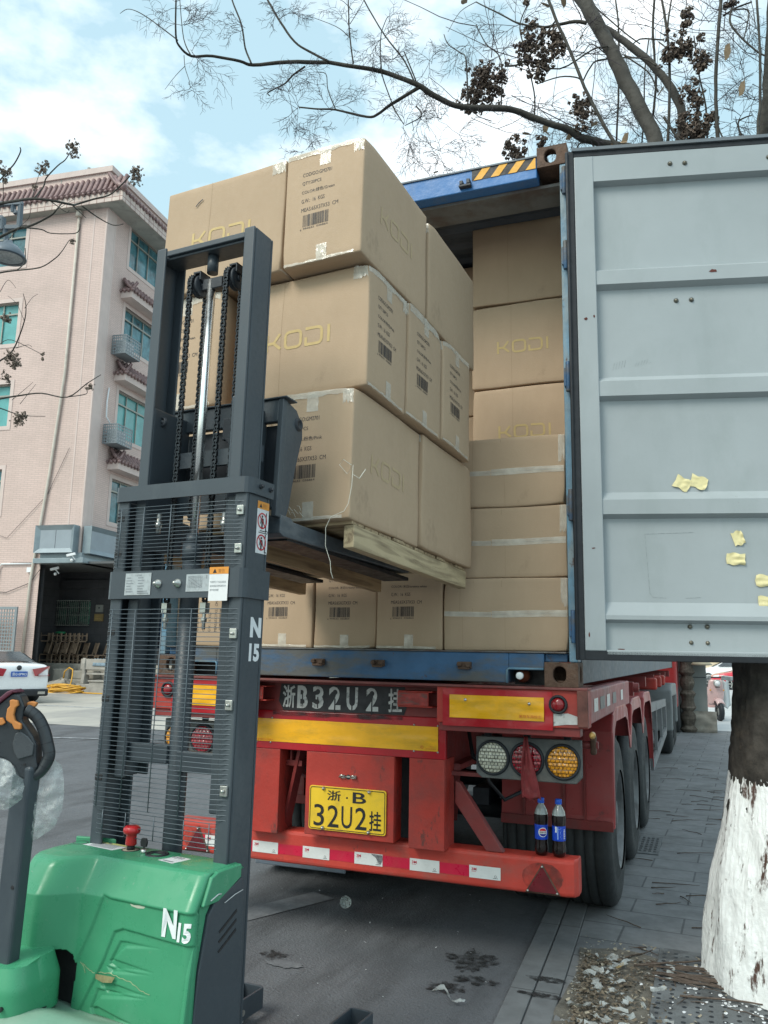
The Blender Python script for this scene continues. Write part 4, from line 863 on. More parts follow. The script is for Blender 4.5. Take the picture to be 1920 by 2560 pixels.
# wheels
tyre_m = mat('tyre rubber', (.030, .034, .036), .72, var=.15, vs=6, bump=.25, bs=70, dirt=(.075, .078, .078), da=.5, ds=3, dpos=.45, dsoft=.3)
rimm = mat('wheel steel', (.16, .165, .17), .5, metal=.4, var=.2, vs=8, dirt=GRIME, da=.6, ds=6)
def wheel(cx, cy, s, name='wheel'):
    """dual wheel; cx outer face, s=+1 right side"""
    r = root('w', Matrix()); bpy.data.objects.remove(r)
    prof = [(.30, .0), (.36, .018), (.42, .012), (.475, .016), (.507, .035), (.518, .055)]
    x = .055
    for g in range(4):
        prof += [(.520, x+.005), (.520, x+.048), (.508, x+.050), (.508, x+.058)]; x += .058
    prof += [(.518, .300-.01), (.507, .305), (.475, .318), (.42, .325), (.30, .315)]
    def side(x0):
        m = M(); m.lathe([(a, s*0+cx-s*(x0+b)) for a, b in prof], (0, cy, .52), 72, 0); return m
    t = side(0).build('wheel', tyre_m, TR)
    side(.345).build('inner_tyre', tyre_m, t)
    m = M(); m.lathe([(.30, cx-s*.01), (.285, cx-s*.02), (.275, cx-s*.09), (.25, cx-s*.11), (.16, cx-s*.10), (.15, cx-s*.06), (.11, cx-s*.03), (.001, cx-s*.025)], (0, cy, .52), 40, 0); rm = m.build('rim', rimm, t)
    m = M()
    for k in range(10): a = k*.628; p = (cx-s*.10, cy+.20*math.cos(a), .52+.20*math.sin(a)); m.cyl(p, (p[0]+s*.035, p[1], p[2]), .013, 8)
    m.build('wheel_nut', MT['steel'], rm)
    return t
for y in wy:
    for s in (1, -1): wheel(s*1.245, y, s)
# side guard frame and landing gear
gg = mat('grey guard paint', (.20, .21, .22), .5, var=.1, vs=4, dirt=(.11, .11, .11), da=.5, ds=3)
for s in (1, -1):
    m = M(); x = s*1.22
    P = [(5.05, 1.035), (8.6, .93), (8.6, .54), (5.35, .42)]
    for i in range(4):
        (y0, z0), (y1, z1) = P[i], P[(i+1) % 4]; m.bar((x, y0, z0), (x, y1, z1), .03, .10)
    m.bar((x, 6.2, 1.0), (x, 6.2, .45), .03, .07); m.bar((x, 7.4, .97), (x, 7.4, .50), .03, .07); tb('side_guard', m, gg)
    m = M(); m.box((s*.75-.06, 8.9, .12), (s*.75+.06, 9.02, 1.2)); m.box((s*.75-.15, 8.85, .08), (s*.75+.15, 9.07, .12)); tb('landing_leg', m, gg)
    m = M().box((s*1.0 if s > 0 else -1.2, 5.0, .85), (1.2 if s > 0 else -1.0, 5.6, 1.2)); tb('tool_box', m, 'mastd', bev=.03)
for i, y in enumerate((5.6, 6.6, 7.5)): tb('twist_lock', M().box((1.02, y, 1.20), (1.28, y+.12, 1.33)), 'red', bev=.02)
m = M().cyl((1.2, 2.45, 1.32), (1.32, 2.45, 1.32), .035, 12); m.box((1.24, 2.40, 1.26), (1.28, 2.5, 1.36)); tb('twist_lock', m, 'redd')
# lamp clusters
def lens(col, nm): return mat(nm, col, .12, var=.25, vs=60, bump=.0, coat=1, spec=.8)
def clens(c, nm):
    m = brick(nm, c, tuple(x*.8 for x in c), tuple(x*.28 for x in c), .019, .0165, .0024, rough=.14, bump=.8, vs=40, var=.3); m.node_tree.nodes[m['bsdf']].inputs['Coat Weight'].default_value = .8; return m
LW, LR, LA = clens((.60, .58, .46), 'clear lens'), clens((.33, .010, .022), 'red lens'), clens((.80, .32, .012), 'amber lens')
for s in (1, -1):
    m = M(); po = [(s*.686, 1.128), (s*1.214, 1.133), (s*1.214, .955), (s*1.185, .925), (s*.715, .925), (s*.686, .95)]
    m.prism(po, 1, .10, .13); lc = tb('lamp_cluster', m, mat('grubby lamp housing', (.085, .092, .092), .6, var=.25, vs=8, dirt=(.17, .16, .14), da=.6, ds=5, bump=.2) if s > 0 else bpy.data.materials['grubby lamp housing'], bev=.005)
    for x, mt_ in ((.772, LW), (.945, LR), (1.122, LA)):
        x *= s; o = tb('lamp', M().lathe([(.073, .0), (.075, -.012), (.083, -.012), (.088, 0)], (x, .10, 1.026), 32, 1), 'rubber', lc)
        m = M()
        def lf_(u, v, x=x):
            a = u*2*math.pi; r = v*.074; px_, pz_ = r*math.cos(a), r*math.sin(a)
            cell = abs(math.sin(px_*115))*abs(math.sin(pz_*115+.6)); return (x+px_, .095-.012*math.sqrt(max(0, 1-v*v))-.0055*cell**.5*(1 if v < .98 else 0), 1.026+pz_)
        m.grid(lf_, 72, 24); tb('lens', m, mt_, o)
    for x in (.745, .945, 1.145):
        m = M(); [m.lathe([(.016, z), (.022, z+.004), (.016, z+.008)], (s*x, .115, 0), 14) for z in (1.130, 1.139, 1.148)]; tb('rubber_mount', m, 'rubber', lc)
m = M(); polyf(m, plane_fr((-.966+.0, .07, 1.16), (1, 0, 0), (0, 0, 1)), [(.03*math.cos(a), .03*math.sin(a)) for a in [k*.5 for k in range(12)]])
# red cloth hanging in front of the middle lamp
cl = M()
def cloth(x0, x1, xt, L0, L1, sd, w0, w1, y):
    def f(u, v):
        z = 1.142-v*(L0+(L1-L0)*u); notch = .0
        wd = w0+(w1-w0)*min(1, v*1.4); cx = x0+(x1-x0)*v
        if v > .999: z += .03*(1-abs(2*u-1))
        return (cx+(u-.5)*wd, y-.012*math.sin(u*5+v*4+sd)-.006*noise.noise(Vector((u*4, v*7, sd)))-.02*math.sin(v*3.1), z)
    cl.grid(f, 12, 26)
cloth(.948, .955, 0, .30, .32, 1, .016, .062, .070); cloth(.95, .992, 0, .31, .30, 2.5, .015, .055, .062)
tag(cl.build('red_cloth', mat('dusty red ribbon', (.19, .022, .025), .7, var=.2, vs=30, dirt=(.25, .08, .08), da=.4, ds=20, bump=.2, bs=300), loc=Vector((.96, .07, 1.14)), solid=.0012), 'dark red ribbon tied over the middle rear lamp, forked end hanging down', 'ribbon')
# cloth-like paper behind the frame (number board on the chassis)
m = M().box((-.56, .9, .48), (-.26, .92, .74)); ms = tb('paper_board', m, mat('dirty cream board', (.36, .34, .28), .7, dirt=(.2, .19, .16), da=.6, ds=4))
m = M(); put_text(m, '\u96c6\u901a\u534e', plane_fr((0, .898, 0), (1, 0, 0), (0, 0, 1)), -.50, .60, .26, .075, .02); tb('board_text', m, mat('blue paint text', (.08, .11, .3), .6), ms)
m = M().box((-.95, .78, .20), (-.32, .80, .42)); tb('mud_flap', m, mat('blue grey flap', (.16, .20, .25), .5, dirt=(.1, .1, .1), da=.4), bev=.006)
# bottles on the bumper
def cola(name, x, T, lab, front):
    b = root(name, (x, .25, .553)); tag(b, lab, 'bottle', 'cola bottles on the bumper'); c = (x, .25, .553)
    liq = bpy.data.materials.get('cola') or mat('cola', (.010, .005, .005), .10, var=.1, bump=0, spec=.5, coat=.3)
    clr = bpy.data.materials.get('clear bottle') or mat('clear bottle', (.34, .37, .36), .06, var=.2, vs=30, bump=.3, bs=20, alpha=.75, spec=1, coat=1)
    M().lathe([(.0001, .006), (.018, 0), (.028, .004), (.034, .02), (.0345, .045), (.031, .062), (.0325, .075), (.0325, .150), (.034, .160), (.0355, .178), (.034, .197)], c, 28).build('body', liq, b)
    M().lathe([(.034, .197), (.030, .216), (.022, .232), (.0145, .244), (.0125, .252), (.0125, .262)], c, 28).build('neck', clr, b)
    M().lathe([(.0165, .250), (.0172, .252), (.0165, .272), (.0145, .2745), (.0001, .2745)], c, 24).build('cap', bpy.data.materials.get('blue cap') or mat('blue cap', (.01, .10, .62), .4, bump=0), b)
    lb = M().lathe([(.0331, .078), (.0334, .080), (.0334, .146), (.0331, .148)], c, 40).build('label_sleeve', bpy.data.materials.get('blue label') or mat('blue label', (.006, .055, .48), .35, bump=0, var=.1), b)
    def cyl_fr(a0, e=0): return lambda u, v: (c[0]+(.0338+e)*math.sin(a0+u/.0334), c[1]-(.0338+e)*math.cos(a0+u/.0334), c[2]+v)
    wh, rd, nv, lbm = (bpy.data.materials.get(n) or mat(n, cc, .35, bump=0) for n, cc in (('label white', (.78, .80, .82)), ('label red', (.62, .015, .03)), ('label navy', (.01, .015, .25)), ('label pale blue', (.25, .38, .75))))
    if front:
        f = cyl_fr(.42, .0003); f1 = cyl_fr(.42, .0009)
        def bow(m, f, r, ya, yb, n=14):
            for i in range(n):
                y0, y1 = ya+(yb-ya)*i/n, ya+(yb-ya)*(i+1)/n; w0, w1 = math.sqrt(max(0, r*r-y0*y0)), math.sqrt(max(0, r*r-y1*y1))
                for k in range(10):
                    a_, b_ = -1+k*.2, -.8+k*.2; m.add([f(a_*w0, .113+y0), f(b_*w0, .113+y0), f(b_*w1, .113+y1), f(a_*w1, .113+y1)], [(0, 1, 2, 3)])
        m = M(); bow(m, f, .0225, -.0225, .0225, 22); m.build('emblem', wh, lb)
        def seg(sgn, off):
            p = []; n = 16; r = .0185
            a0 = 0
            for k in range(n+1):
                a = a0+(math.pi-2*a0)*k/n; p.append((r*math.cos(a), .113+sgn*r*math.sin(a)))
            return p
        m = M(); bow(m, f1, .0190, .0065, .0190); m.build('emblem_red', rd, lb); m = M(); bow(m, f1, .0190, -.0190, -.0075); m.build('emblem_navy', nv, lb)
        m = M(); put_text(m, '\u767e\u4e8b\u53ef\u4e50', f1, -.0175, .1075, .035, .010, .02); m.build('emblem_text', MT['black'], lb)
    else:
        f = cyl_fr(.38); m = M()
        for z, w in ((.142, .016), (.136, .012), (.129, .017), (.123, .014)): rectf(m, f, -.012, z-.003, -.012+w, z)
        for k in range(7): rectf(m, f, -.016, .086+k*.005, .004+.004*math.sin(k*2), .0895+k*.005)
        rectf(m, f, -.016, .086, -.010, .144); m.build('small_print', lbm, lb)
        m = M(); rectf(m, f, -.026, .118, -.018, .146); m.build('barcode_patch', wh, lb); m = M(); put_text(m, 'PEPSI', lambda u, v: f(.028-v, .088+u), 0, 0, .045, .010, .02); m.build('side_text', wh, lb)
cola('cola_bottle', .984, None, 'left of two cola bottles on the red bumper, round red, white and blue emblem forward', True)
cola('cola_bottle', 1.072, None, 'right of two cola bottles on the red bumper, small print side forward', False)

# ================================================================ tractor unit in front
TU = root('tractor_truck', (0, 13.2, 0)); tag(TU, 'lorry tractor in front of the trailer, grey wheel fairing and red cab beyond', 'lorry')
cabr = mat('cab red', (.42, .03, .03), .35, var=.05, coat=.5)
m = M(); m.prism([(14.3, .9), (14.25, 3.0), (14.6, 3.55), (15.6, 3.5), (16.0, 2.4), (16.2, 1.3), (16.2, .55), (14.5, .55)], 0, -1.22, 1.22); cb_ = m.build('cab', cabr, TU, bev=.05, seg=3)
for s in (1, -1): M().box((s*1.224-.004, 14.8, 2.0), (s*1.224+.004, 15.7, 2.9)).build('side_window', mat('cab glass', (.03, .04, .05), .08, bump=0) if s > 0 else bpy.data.materials['cab glass'], cb_)
M().prism([(15.62, 3.3), (15.72, 3.3), (16.03, 2.35), (15.95, 2.3)], 0, -1.05, 1.05).build('windscreen', bpy.data.materials['cab glass'], cb_)
M().box((-.40, 10.2, .8), (.40, 15.5, 1.08)).build('chassis', MT['mastd'], TU)
gf = mat('grey plastic fairing', (.20, .215, .22), .5, var=.08, vs=3, dirt=(.13, .13, .13), da=.5, ds=3)
for s in (1, -1):
    pr_ = [(9.95, .42), (9.95, 1.05), (10.15, 1.16), (12.1, 1.12), (12.3, .95), (12.3, .42), (12.1, .42), (12.1, .9), (10.15, .95), (10.1, .42)]
    a, b = sorted((s*.72, s*1.27)); M().prism(pr_, 0, a, b).build('wheel_fairing', gf, TU, bev=.03, seg=3)
    for y in (10.75, 12.05, 15.1):
        x = s*1.24; m = M(); m.lathe([(.28, x), (.40, x-s*.0), (.49, x-s*.03), (.52, x-s*.06), (.52, x-s*.25), (.49, x-s*.28), (.28, x-s*.28)], (0, y, .52), 48, 0); t = m.build('wheel', tyre_m, TU)
        M().lathe([(.28, x-s*.01), (.26, x-s*.08), (.13, x-s*.08), (.12, x-s*.02), (.001, x-s*.02)], (0, y, .52), 30, 0).build('rim', rimm, t)
# ================================================================ electric stacker
S0 = Matrix.Translation((.1001, -1.7801, 0)) @ Matrix.Rotation(-.0837, 4, 'Z')
MS = S0 @ Matrix.Rotation(-.0147, 4, 'X')                                  # the mast leans a little forward
FS = S0 @ Matrix.Translation((0, .30, 2.0)) @ Matrix.Rotation(-.048, 4, 'X') @ Matrix.Translation((0, -.30, -2.0))
STK = root('pallet_stacker', S0); tag(STK, 'green and slate grey electric pallet stacker holding up a pallet of cartons', 'pallet stacker')
def sp_(name, m, mt='mast', par=None, **k): return m.build(name, MT[mt] if isinstance(mt, str) else mt, par or STK, **k)
OL, OR = -.263, .303
def channel(m, xo, s, y0, y1, z0, z1, fl, t=.012):
    """C channel, open side towards the mast centre; s=+1 right hand channel, xo its outer face"""
    a, b = sorted((xo, xo-s*t)); m.box((a, y0+t+.001, z0), (b, y1-t-.001, z1))
    a, b = sorted((xo, xo-s*fl)); m.box((a, y0, z0), (b, y0+t, z1)); m.box((a, y1-t, z0), (b, y1, z1))
m = M(MS); channel(m, OR, 1, .002, .135, .12, 2.06, .052, .012); sp_('outer_channel', m, bev=.009, seg=3)
m = M(MS); channel(m, OL, -1, .002, .135, .12, 2.06, .052, .012); sp_('outer_channel', m, bev=.009, seg=3)
IL, IR = -.206, .247
m = M(MS); channel(m, IR, 1, .030, .152, 1.02, 3.045, .046, .011); sp_('inner_channel', m, bev=.009, seg=3)
m = M(MS); channel(m, IL, -1, .030, .152, 1.10, 3.045, .046, .011); sp_('inner_channel', m, bev=.009, seg=3)
m = M(MS).box((IL+.046, .034, 3.010), (IR-.046, .150, 3.032)); m.box((IL+.012, .046, 3.0), (IR-.012, .138, 3.010)); sp_('mast_crosshead', m, bev=.003)
m = M(MS); m.cyl((.020, .09, 2.93), (.020, .09, 3.0), .021, 24); sp_('rod_boss', m)
m = M(MS); m.cyl((.018, .09, 1.93), (.0205, .09, 2.90), .0160, 28); sp_('chrome_rod', m, 'chrome')
m = M(MS); m.box((-.012, .076, 2.862), (.078, .104, 2.905)); m.box((-.075+.02, .082, 2.866), (-.012, .098, 2.90)); sp_('sheave_bar', m, 'mastd', bev=.003)
m = M(MS); m.cyl((.018, .09, .16), (.018, .09, 1.84), .033, 28); m.cyl((.018, .09, 1.84), (.018, .09, 1.90), .0365, 28); m.cyl((.018, .09, 1.90), (.018, .09, 1.93), .026, 24); sp_('lift_cylinder', m)
def chain_strand(m, x, y, z0, z1, p=.0127):
    z = z0; i = 0
    while z < z1:
        o = .0 if i % 2 else .004
        for k in (-1, 1):
            m.box((x+k*(.0085-o)-.0016, y-.0055, z-p*.42), (x+k*(.0085-o)+.0016, y+.0055, z+p*1.25 if False else z+p*.75))
        m.box((x-.010, y-.0035, z-.0028), (x+.010, y+.0035, z+.0028))
        z += p; i += 1
for cx in (-.046, .120):
    pl = M(MS); pl.lathe([(.012, -.014), (.034, -.014), (.042, -.012), (.042, -.006), (.034, -.003), (.034, .003), (.042, .006), (.042, .012), (.034, .014), (.012, .014)], (cx+.012, .09, 2.885), 32, 0)
    pl.lathe([(.0001, .013), (.012, .013), (.012, .019), (.006, .020), (.0001, .020)], (cx+.012, .09, 2.885), 16, 0); sv = sp_('chain_sheave', pl, 'mastd')
    m = M(MS); m.box((cx+.028, .062, 2.90), (cx+.034, .12, 2.936)); m.box((cx-.002, .062, 2.928), (cx+.034, .12, 2.936)); sp_('sheave_bracket', m, 'mastd', sv, bev=.002)
    ch = M(MS); chain_strand(ch, cx, .048, 1.66, 2.885); chain_strand(ch, cx+.006, .133, 2.0, 2.885)
    for k in range(11):
        a = math.pi*k/10; yy, zz = .09-.0425*math.cos(a), 2.885+.0425*math.sin(a)
        for q in (-1, 1): ch.box((cx+q*.0085-.0018, yy-.006, zz-.006), (cx+q*.0085+.0018, yy+.006, zz+.006))
        ch.box((cx-.010, yy-.0035, zz-.0035), (cx+.010, yy+.0035, zz+.0035))
    sp_('lift_chain', ch, 'chain')
    m = M(MS); m.cyl((cx, .048, 1.60), (cx, .048, 1.68), .006, 10); m.box((cx-.012, .036, 1.655), (cx+.012, .06, 1.69)); m.cyl((cx, .048, 1.625), (cx, .048, 1.64), .011, 6); sp_('chain_anchor', m, 'steel', bev=.001)
for x, z in ((.17, 1.97), (-.12, 1.98)): m = M(MS); m.cyl((x, .06, z-.04), (x, .06, z+.03), .009, 10); m.cyl((x, .06, z-.02), (x, .06, z), .014, 6); sp_('stop_bolt', m, 'steel')
# bands wrapping the mast
def band(z0, z1, y0, nm):
    m = M(MS); o = [(OL-.006, .138), (OL-.006, y0+.018), (OL-.002, y0+.006), (OL+.010, y0), (OR-.022, y0), (OR-.010, y0+.003), (OR-.001, y0+.009), (OR+.005, y0+.020), (OR+.006, y0+.032), (OR+.006, .142)]
    n = len(o); vs = [(x, y, z0) for x, y in o]+[(x, y, z1) for x, y in o]; i_ = [(x*(1)-(.006 if x > 0 else -.006), y+.006) for x, y in o]
    m.add(vs, [(k, k+1, n+k+1, n+k) for k in range(n-1)], False)
    return sp_(nm, m, solid=.008)
b1 = band(2.050, 2.104, -.006, 'upper_band'); b2 = band(1.702, 1.798, -.006, 'lower_band')
m = M(MS)
for y in (.060, .118): m.cyl((OR+.008, y, 2.080), (OR+.016, y, 2.080), .009, 6, sm=False); m.cyl((OR+.016, y, 2.08), (OR+.024, y, 2.08), .005, 8)
sp_('band_bolt', m, 'mastd', b1)
for x in (-.038, .047):
    m = M(MS); m.lathe([(.0001, -.030), (.006, -.029), (.006, -.020), (.011, -.019), (.012, -.012), (.015, -.011), (.015, -.006)], (x, -.004, 1.751), 12, 1); sp_('band_bolt', m, 'steel', b2)
ts = mat('grey sheet metal tag', (.40, .43, .45), .4, metal=.3, var=.1, vs=30, dirt=(.2, .2, .2), da=.4, ds=60)
dgr = mat('faded grey print', (.22, .24, .26), .6, var=.2, vs=60)
f = plane_fr(MS @ Vector((0, -.0120, 0)), (MS.to_3x3() @ Vector((1, 0, 0))), (MS.to_3x3() @ Vector((0, 0, 1))))
fb = lambda e: plane_fr(MS @ Vector((0, -.0120-e, 0)), (MS.to_3x3() @ Vector((1, 0, 0))), (MS.to_3x3() @ Vector((0, 0, 1))))
m = M(); rectf(m, f, -.186, 1.714, -.070, 1.790); g1 = sp_('rating_tag', m, ts, b2)
m = M(); f2 = fb(.0008); put_text(m, '\u4ea7\u54c1\u94ed\u724c', f2, -.142, 1.779, .03, .006)
for r_ in range(6): rectf(m, f2, -.180, 1.772-r_*.0095, -.160+.006*(r_ % 3), 1.775-r_*.0095); rectf(m, f2, -.128, 1.772-r_*.0095, -.104+.004*(r_ % 2), 1.775-r_*.0095)
rectf(m, f2, -.128, 1.718, -.078, 1.722); rectf(m, f2, -.128, 1.7255, -.083, 1.7285)
sp_('tag_print', m, dgr, g1)
m = M(); rectf(m, f, .083, 1.722, .182, 1.780); g1 = sp_('load_chart_tag', m, ts, b2); m = M()
for k in range(9): stroke(m, f2, [(.092, 1.735+k*.0048), (.150, 1.735+k*.0048)], .0008); stroke(m, f2, [(.092+k*.0072, 1.735), (.092+k*.0072, 1.774)], .0008)
stroke(m, f2, [(.095, 1.770), (.118, 1.758), (.150, 1.738)], .0016); stroke(m, f2, [(.095, 1.76), (.12, 1.745), (.14, 1.737)], .0016); stroke(m, f2, [(.168, 1.765), (.168, 1.775)], .003); sp_('tag_print', m, dgr, g1)
orange = mat('orange warning header', (.70, .28, .04), .45, var=.05)
redp = mat('prohibition red', (.50, .02, .03), .45, var=.05); mut = mat('muted orange print', (.48, .2, .04), .5)
def warn_tri(m, f, x, y, s): polyf(m, f, [(x-s, y-s*.8), (x+s, y-s*.8), (x, y+s)])
m = M(); f3 = fb(.0016); rectf(m, f3, .180, 1.690, .257, 1.801); g1 = sp_('warning_label', m, 'sticker', b2)
f4 = fb(.0022); m = M(); rectf(m, f4, .180, 1.778, .257, 1.801); sp_('label_header', m, orange, g1); f5 = fb(.0028)
m = M(); warn_tri(m, f5, .202, 1.788, .008); sp_('warning_triangle', m, 'black', g1); m = M(); put_text(m, '\u8b66\u544a', f5, .216, 1.782, .026, .013); sp_('header_text', m, mut, g1)
m = M()
for k, t in enumerate(('\u4e0d\u8981\u5728\u8d27\u53c9\u4e0b\u65b9\u7ad9\u7acb\u6216\u8d70\u52a8', '\u64cd\u4f5c\u524d\u8bf7\u9605\u8bfb\u4f7f\u7528\u8bf4\u660e\u4e66\u5e76', '\u9075\u5b88\u5b89\u5168\u89c4\u7a0b')): put_text(m, t, f4, .185, 1.748-k*.013, .064 if k < 2 else .036, .0075)
sp_('label_text', m, dgr, g1)
# side stickers on the right outer channel
fs = lambda e: plane_fr(MS @ Vector((OR+e, 0, 0)), (MS.to_3x3() @ Vector((0, 1, 0))), (MS.to_3x3() @ Vector((0, 0, 1))))
q = fs(.0008); m = M(); rectf(m, q, .062, 1.856, .130, 2.034); g1 = sp_('prohibition_sticker', m, 'sticker'); q2, q3 = fs(.0014), fs(.002)
m = M(); rectf(m, q2, .062, 2.008, .130, 2.034); sp_('label_header', m, orange, g1); m = M(); warn_tri(m, q3, .080, 2.019, .008); sp_('warning_triangle', m, 'black', g1); m = M(); put_text(m, '\u8b66\u544a', q3, .092, 2.013, .022, .014); sp_('header_text', m, mut, g1)
m = M(); mr = M()
for cz in (1.968, 1.894):
    ring(mr, q3, .093, cz, .023, .0275, 30); stroke(mr, q3, [(.075, cz+.018), (.111, cz-.018)], .004)
    disc(m, q2, .093, cz+.015, .0045, 12); rectf(m, q2, .088, cz-.008, .098, cz+.009); rectf(m, q2, .0885, cz-.028, .0925, cz-.008); rectf(m, q2, .0935, cz-.028, .0975, cz-.008)
    stroke(m, q2, [(.087, cz+.008), (.083, cz-.010)], .003); stroke(m, q2, [(.099, cz+.008), (.103, cz-.010)], .003)
    rectf(m, q2, .113, cz-.033, .118, cz+.030); ring(m, q2, .121, cz-.036, .004, .0065, 14)
rectf(m, q2, .082, 1.932, .118, 1.935); rectf(m, q2, .075, 1.926, .118, 1.9285)
sp_('pictogram', m, 'black', g1); sp_('prohibition_ring', mr, redp, g1)
m = M(); put_text(m, 'N', q, .058, 1.576, .062, .066, .055); put_text(m, '15', q, .058, 1.498, .058, .058, .05); sp_('model_lettering', m, 'white')
# mesh guard: horizontal wires bent back at both ends, a few uprights
def guard(z0, z1, n, xs, y=-.016, xl=OL+.006, xr=OR-.012, slope=0):
    m = M(MS)
    for k in range(n):
        z = z0+(z1-z0)*k/(n-1)
        m.tube([(xl-.012, y+.042, z), (xl-.008, y+.022, z), (xl+.02, y, z), (xr-.052, y, z), (xr-.012, y+.017, z), (xr+.006, y+.020, z)], .0013, 5, False)
    for x in xs: m.tube([(x, y-.0035, z0), (x, y-.003, z1)], .0018, 5)
    m.tube([(xr+.004, y+.020, z0), (xr+.004, y+.020, z1)], .0022, 5); m.tube([(xl-.012, y+.042, z0), (xl-.012, y+.042, z1)], .0022, 5)
    return sp_('mesh_guard', m, mat('guard wire', (.11, .135, .155), .4, metal=.4, var=.1, bump=0) if 'guard wire' not in bpy.data.materials else bpy.data.materials['guard wire'])
guard(1.812, 2.022, 17, (-.225, -.125, -.01, .115, .225)[0:5:1] and (-.222, -.118, .002, .120))
guard(1.012, 1.664, 44, (-.226, -.122, -.002, .120, ))
m = guard(.925, 1.000, 6, (-.20, -.10, .02, .14, .24), y=-.008, xl=OL+.02, xr=OR-.016)
for z in (1.99, 1.862, 1.585, 1.36, 1.10):
    m = M(MS); m.box((OR-.034, -.008, z-.016), (OR-.008, .002, z+.016)); cl_ = sp_('guard_clip', m, 'steel', bev=.002)
    m = M(MS); m.lathe([(.0001, -.018), (.005, -.017), (.0055, -.009)], (OR-.02, 0, z), 10, 1); sp_('screw', m, 'steel', cl_)
    m = M(MS); m.box((OL+.002, .0, z-.010), (OL+.035, .018, z+.010)); sp_('guard_clip', m, 'black', bev=.002)
m = M(MS); m.box((IL-.0, .05, 1.155), (.0, .10, 1.215)); m.box((.04, .05, 1.135), (IR, .10, 1.20)); m.split('mast_cross_tie', MT['mast'], STK, bev=.004)
m = M(MS); m.box((IL+.01, .155, 2.20), (IR-.01, .175, 2.26)); sp_('mast_cross_tie', m)
# carriage and forks
for x in (-.165, .195): m = M(MS); m.box((x-.006, .035, 1.88), (x+.006, .24, 2.41)); sp_('carriage_side_plate', m, bev=.012)
m = M(MS)
for x in (-.158,): m.lathe([(.0001, -.012), (.006, -.012), (.008, -.006), (.012, -.006), (.014, -.012), (.018, -.010), (.020, 0)], (x, .085, 2.365), 20, 1)
sp_('roller_pin', m, 'mastd')
m = M(FS); m.box((-.26, .235, 2.355), (.262, .262, 2.440)); m.box((-.26, .235, 2.03), (.262, .262, 2.105)); m.split('carriage_bar', MT['mast'], STK, bev=.004)
m = M(FS); m.box((-.285, .225, 2.441), (.30, .30, 2.447)); sp_('carriage_top_plate', m, bev=.002)
m = M(FS); m.box((.03, .215, 2.30), (.155, .235, 2.385)); m.prism([(.05, 2.30), (.13, 2.30), (.15, 2.27), (.13, 2.245), (.09, 2.26)], 1, .20, .234); sp_('carriage_bracket', m, 'mastd', bev=.004)
for s, x in ((1, .262), (-1, -.285)):
    m = M(FS); m.box((x, .232, 2.0), (x+.022, .262, 2.441)); sp_('carriage_post', m, bev=.003)
    m = M(FS); m.prism([(.2625, 2.440), (.33, 2.425), (.375, 2.38), (.380, 2.33), (.345, 2.20), (.318, 2.05), (.3, 2.0), (.2625, 2.0)], 0, x+.002, x+.018); g1 = sp_('carriage_gusset', m, bev=.003)
    m = M(FS); m.lathe([(.0001, .022), (.012, .022), (.013, .026), (.020, .026), (.027, .018)], (x, .345, 2.375), 20, 0); sp_('pivot_boss', m, 'mastd', g1)
m = M(FS); m.box((.085, .262, 2.02), (.105, .268, 2.43)); m.box((-.24, .2645, 2.11), (.26, .268, 2.35)); sp_('carriage_back_sheet', m, 'mastd')
for u0, u1 in ((.135, .286), (-.335, -.184)):
    m = M(FS); m.prism([(.262, 2.012), (.262, 1.945), (.29, 1.935), (1.37, 1.962), (1.42, 1.985), (1.42, 2.002), (.345, 2.000), (.33, 2.012)], 0, u0, u1); g1 = sp_('fork', m, mat('worn fork paint', (.075, .09, .105), .45, var=.2, vs=8, dirt=(.16, .17, .18), da=.6, ds=6, dst=(1, 1, 3)) if u0 > 0 else bpy.data.materials['worn fork paint'], bev=.004)
    m = M(FS); m.box((u0+.012, .33, 1.930), (u1-.012, 1.40, 1.945)); sp_('fork_underside', m, 'black', g1)
# base legs
for u0, u1 in ((-.333, -.224), (.195, .303)):
    for nm in ('x',):
        m = M(S0); y1 = 1.06 if u0 < 0 else 1.06
        def outer(m, a, b): m.box(a, b)
        m.box((u0, -.05, .03), (u0+.010, y1-.012, .112)); m.box((u1-.010, -.05, .03), (u1, y1-.012, .112)); m.prism([(u0, y1-.012), (u0+.014, y1), (u1-.014, y1), (u1, y1-.012), (u1-.010, y1-.0121), (u1-.02, y1-.010), (u0+.02, y1-.010), (u0+.010, y1-.0121)], 2, .03, .112)
        m.box((u0+.0101, -.05, .10), (u1-.0101, y1-.34, .108)); lg_ = sp_('base_leg', m, bev=.002)
        m = M(S0); m.cyl((u0+.014, y1-.16, .055), (u1-.014, y1-.16, .055), .048, 28); wl = sp_('load_wheel', m, mat('grey roller', (.30, .30, .31), .6, var=.1, vs=9), lg_)
        m = M(S0); m.cyl((u1-.001, y1-.16, .062), (u1+.004, y1-.16, .062), .012, 14); sp_('axle_end', m, 'steel', lg_)
m = M(S0); m.box((-.30, -.08, .12), (.31, .0, .80)); sp_('chassis_plate', m, 'mastd', bev=.006)
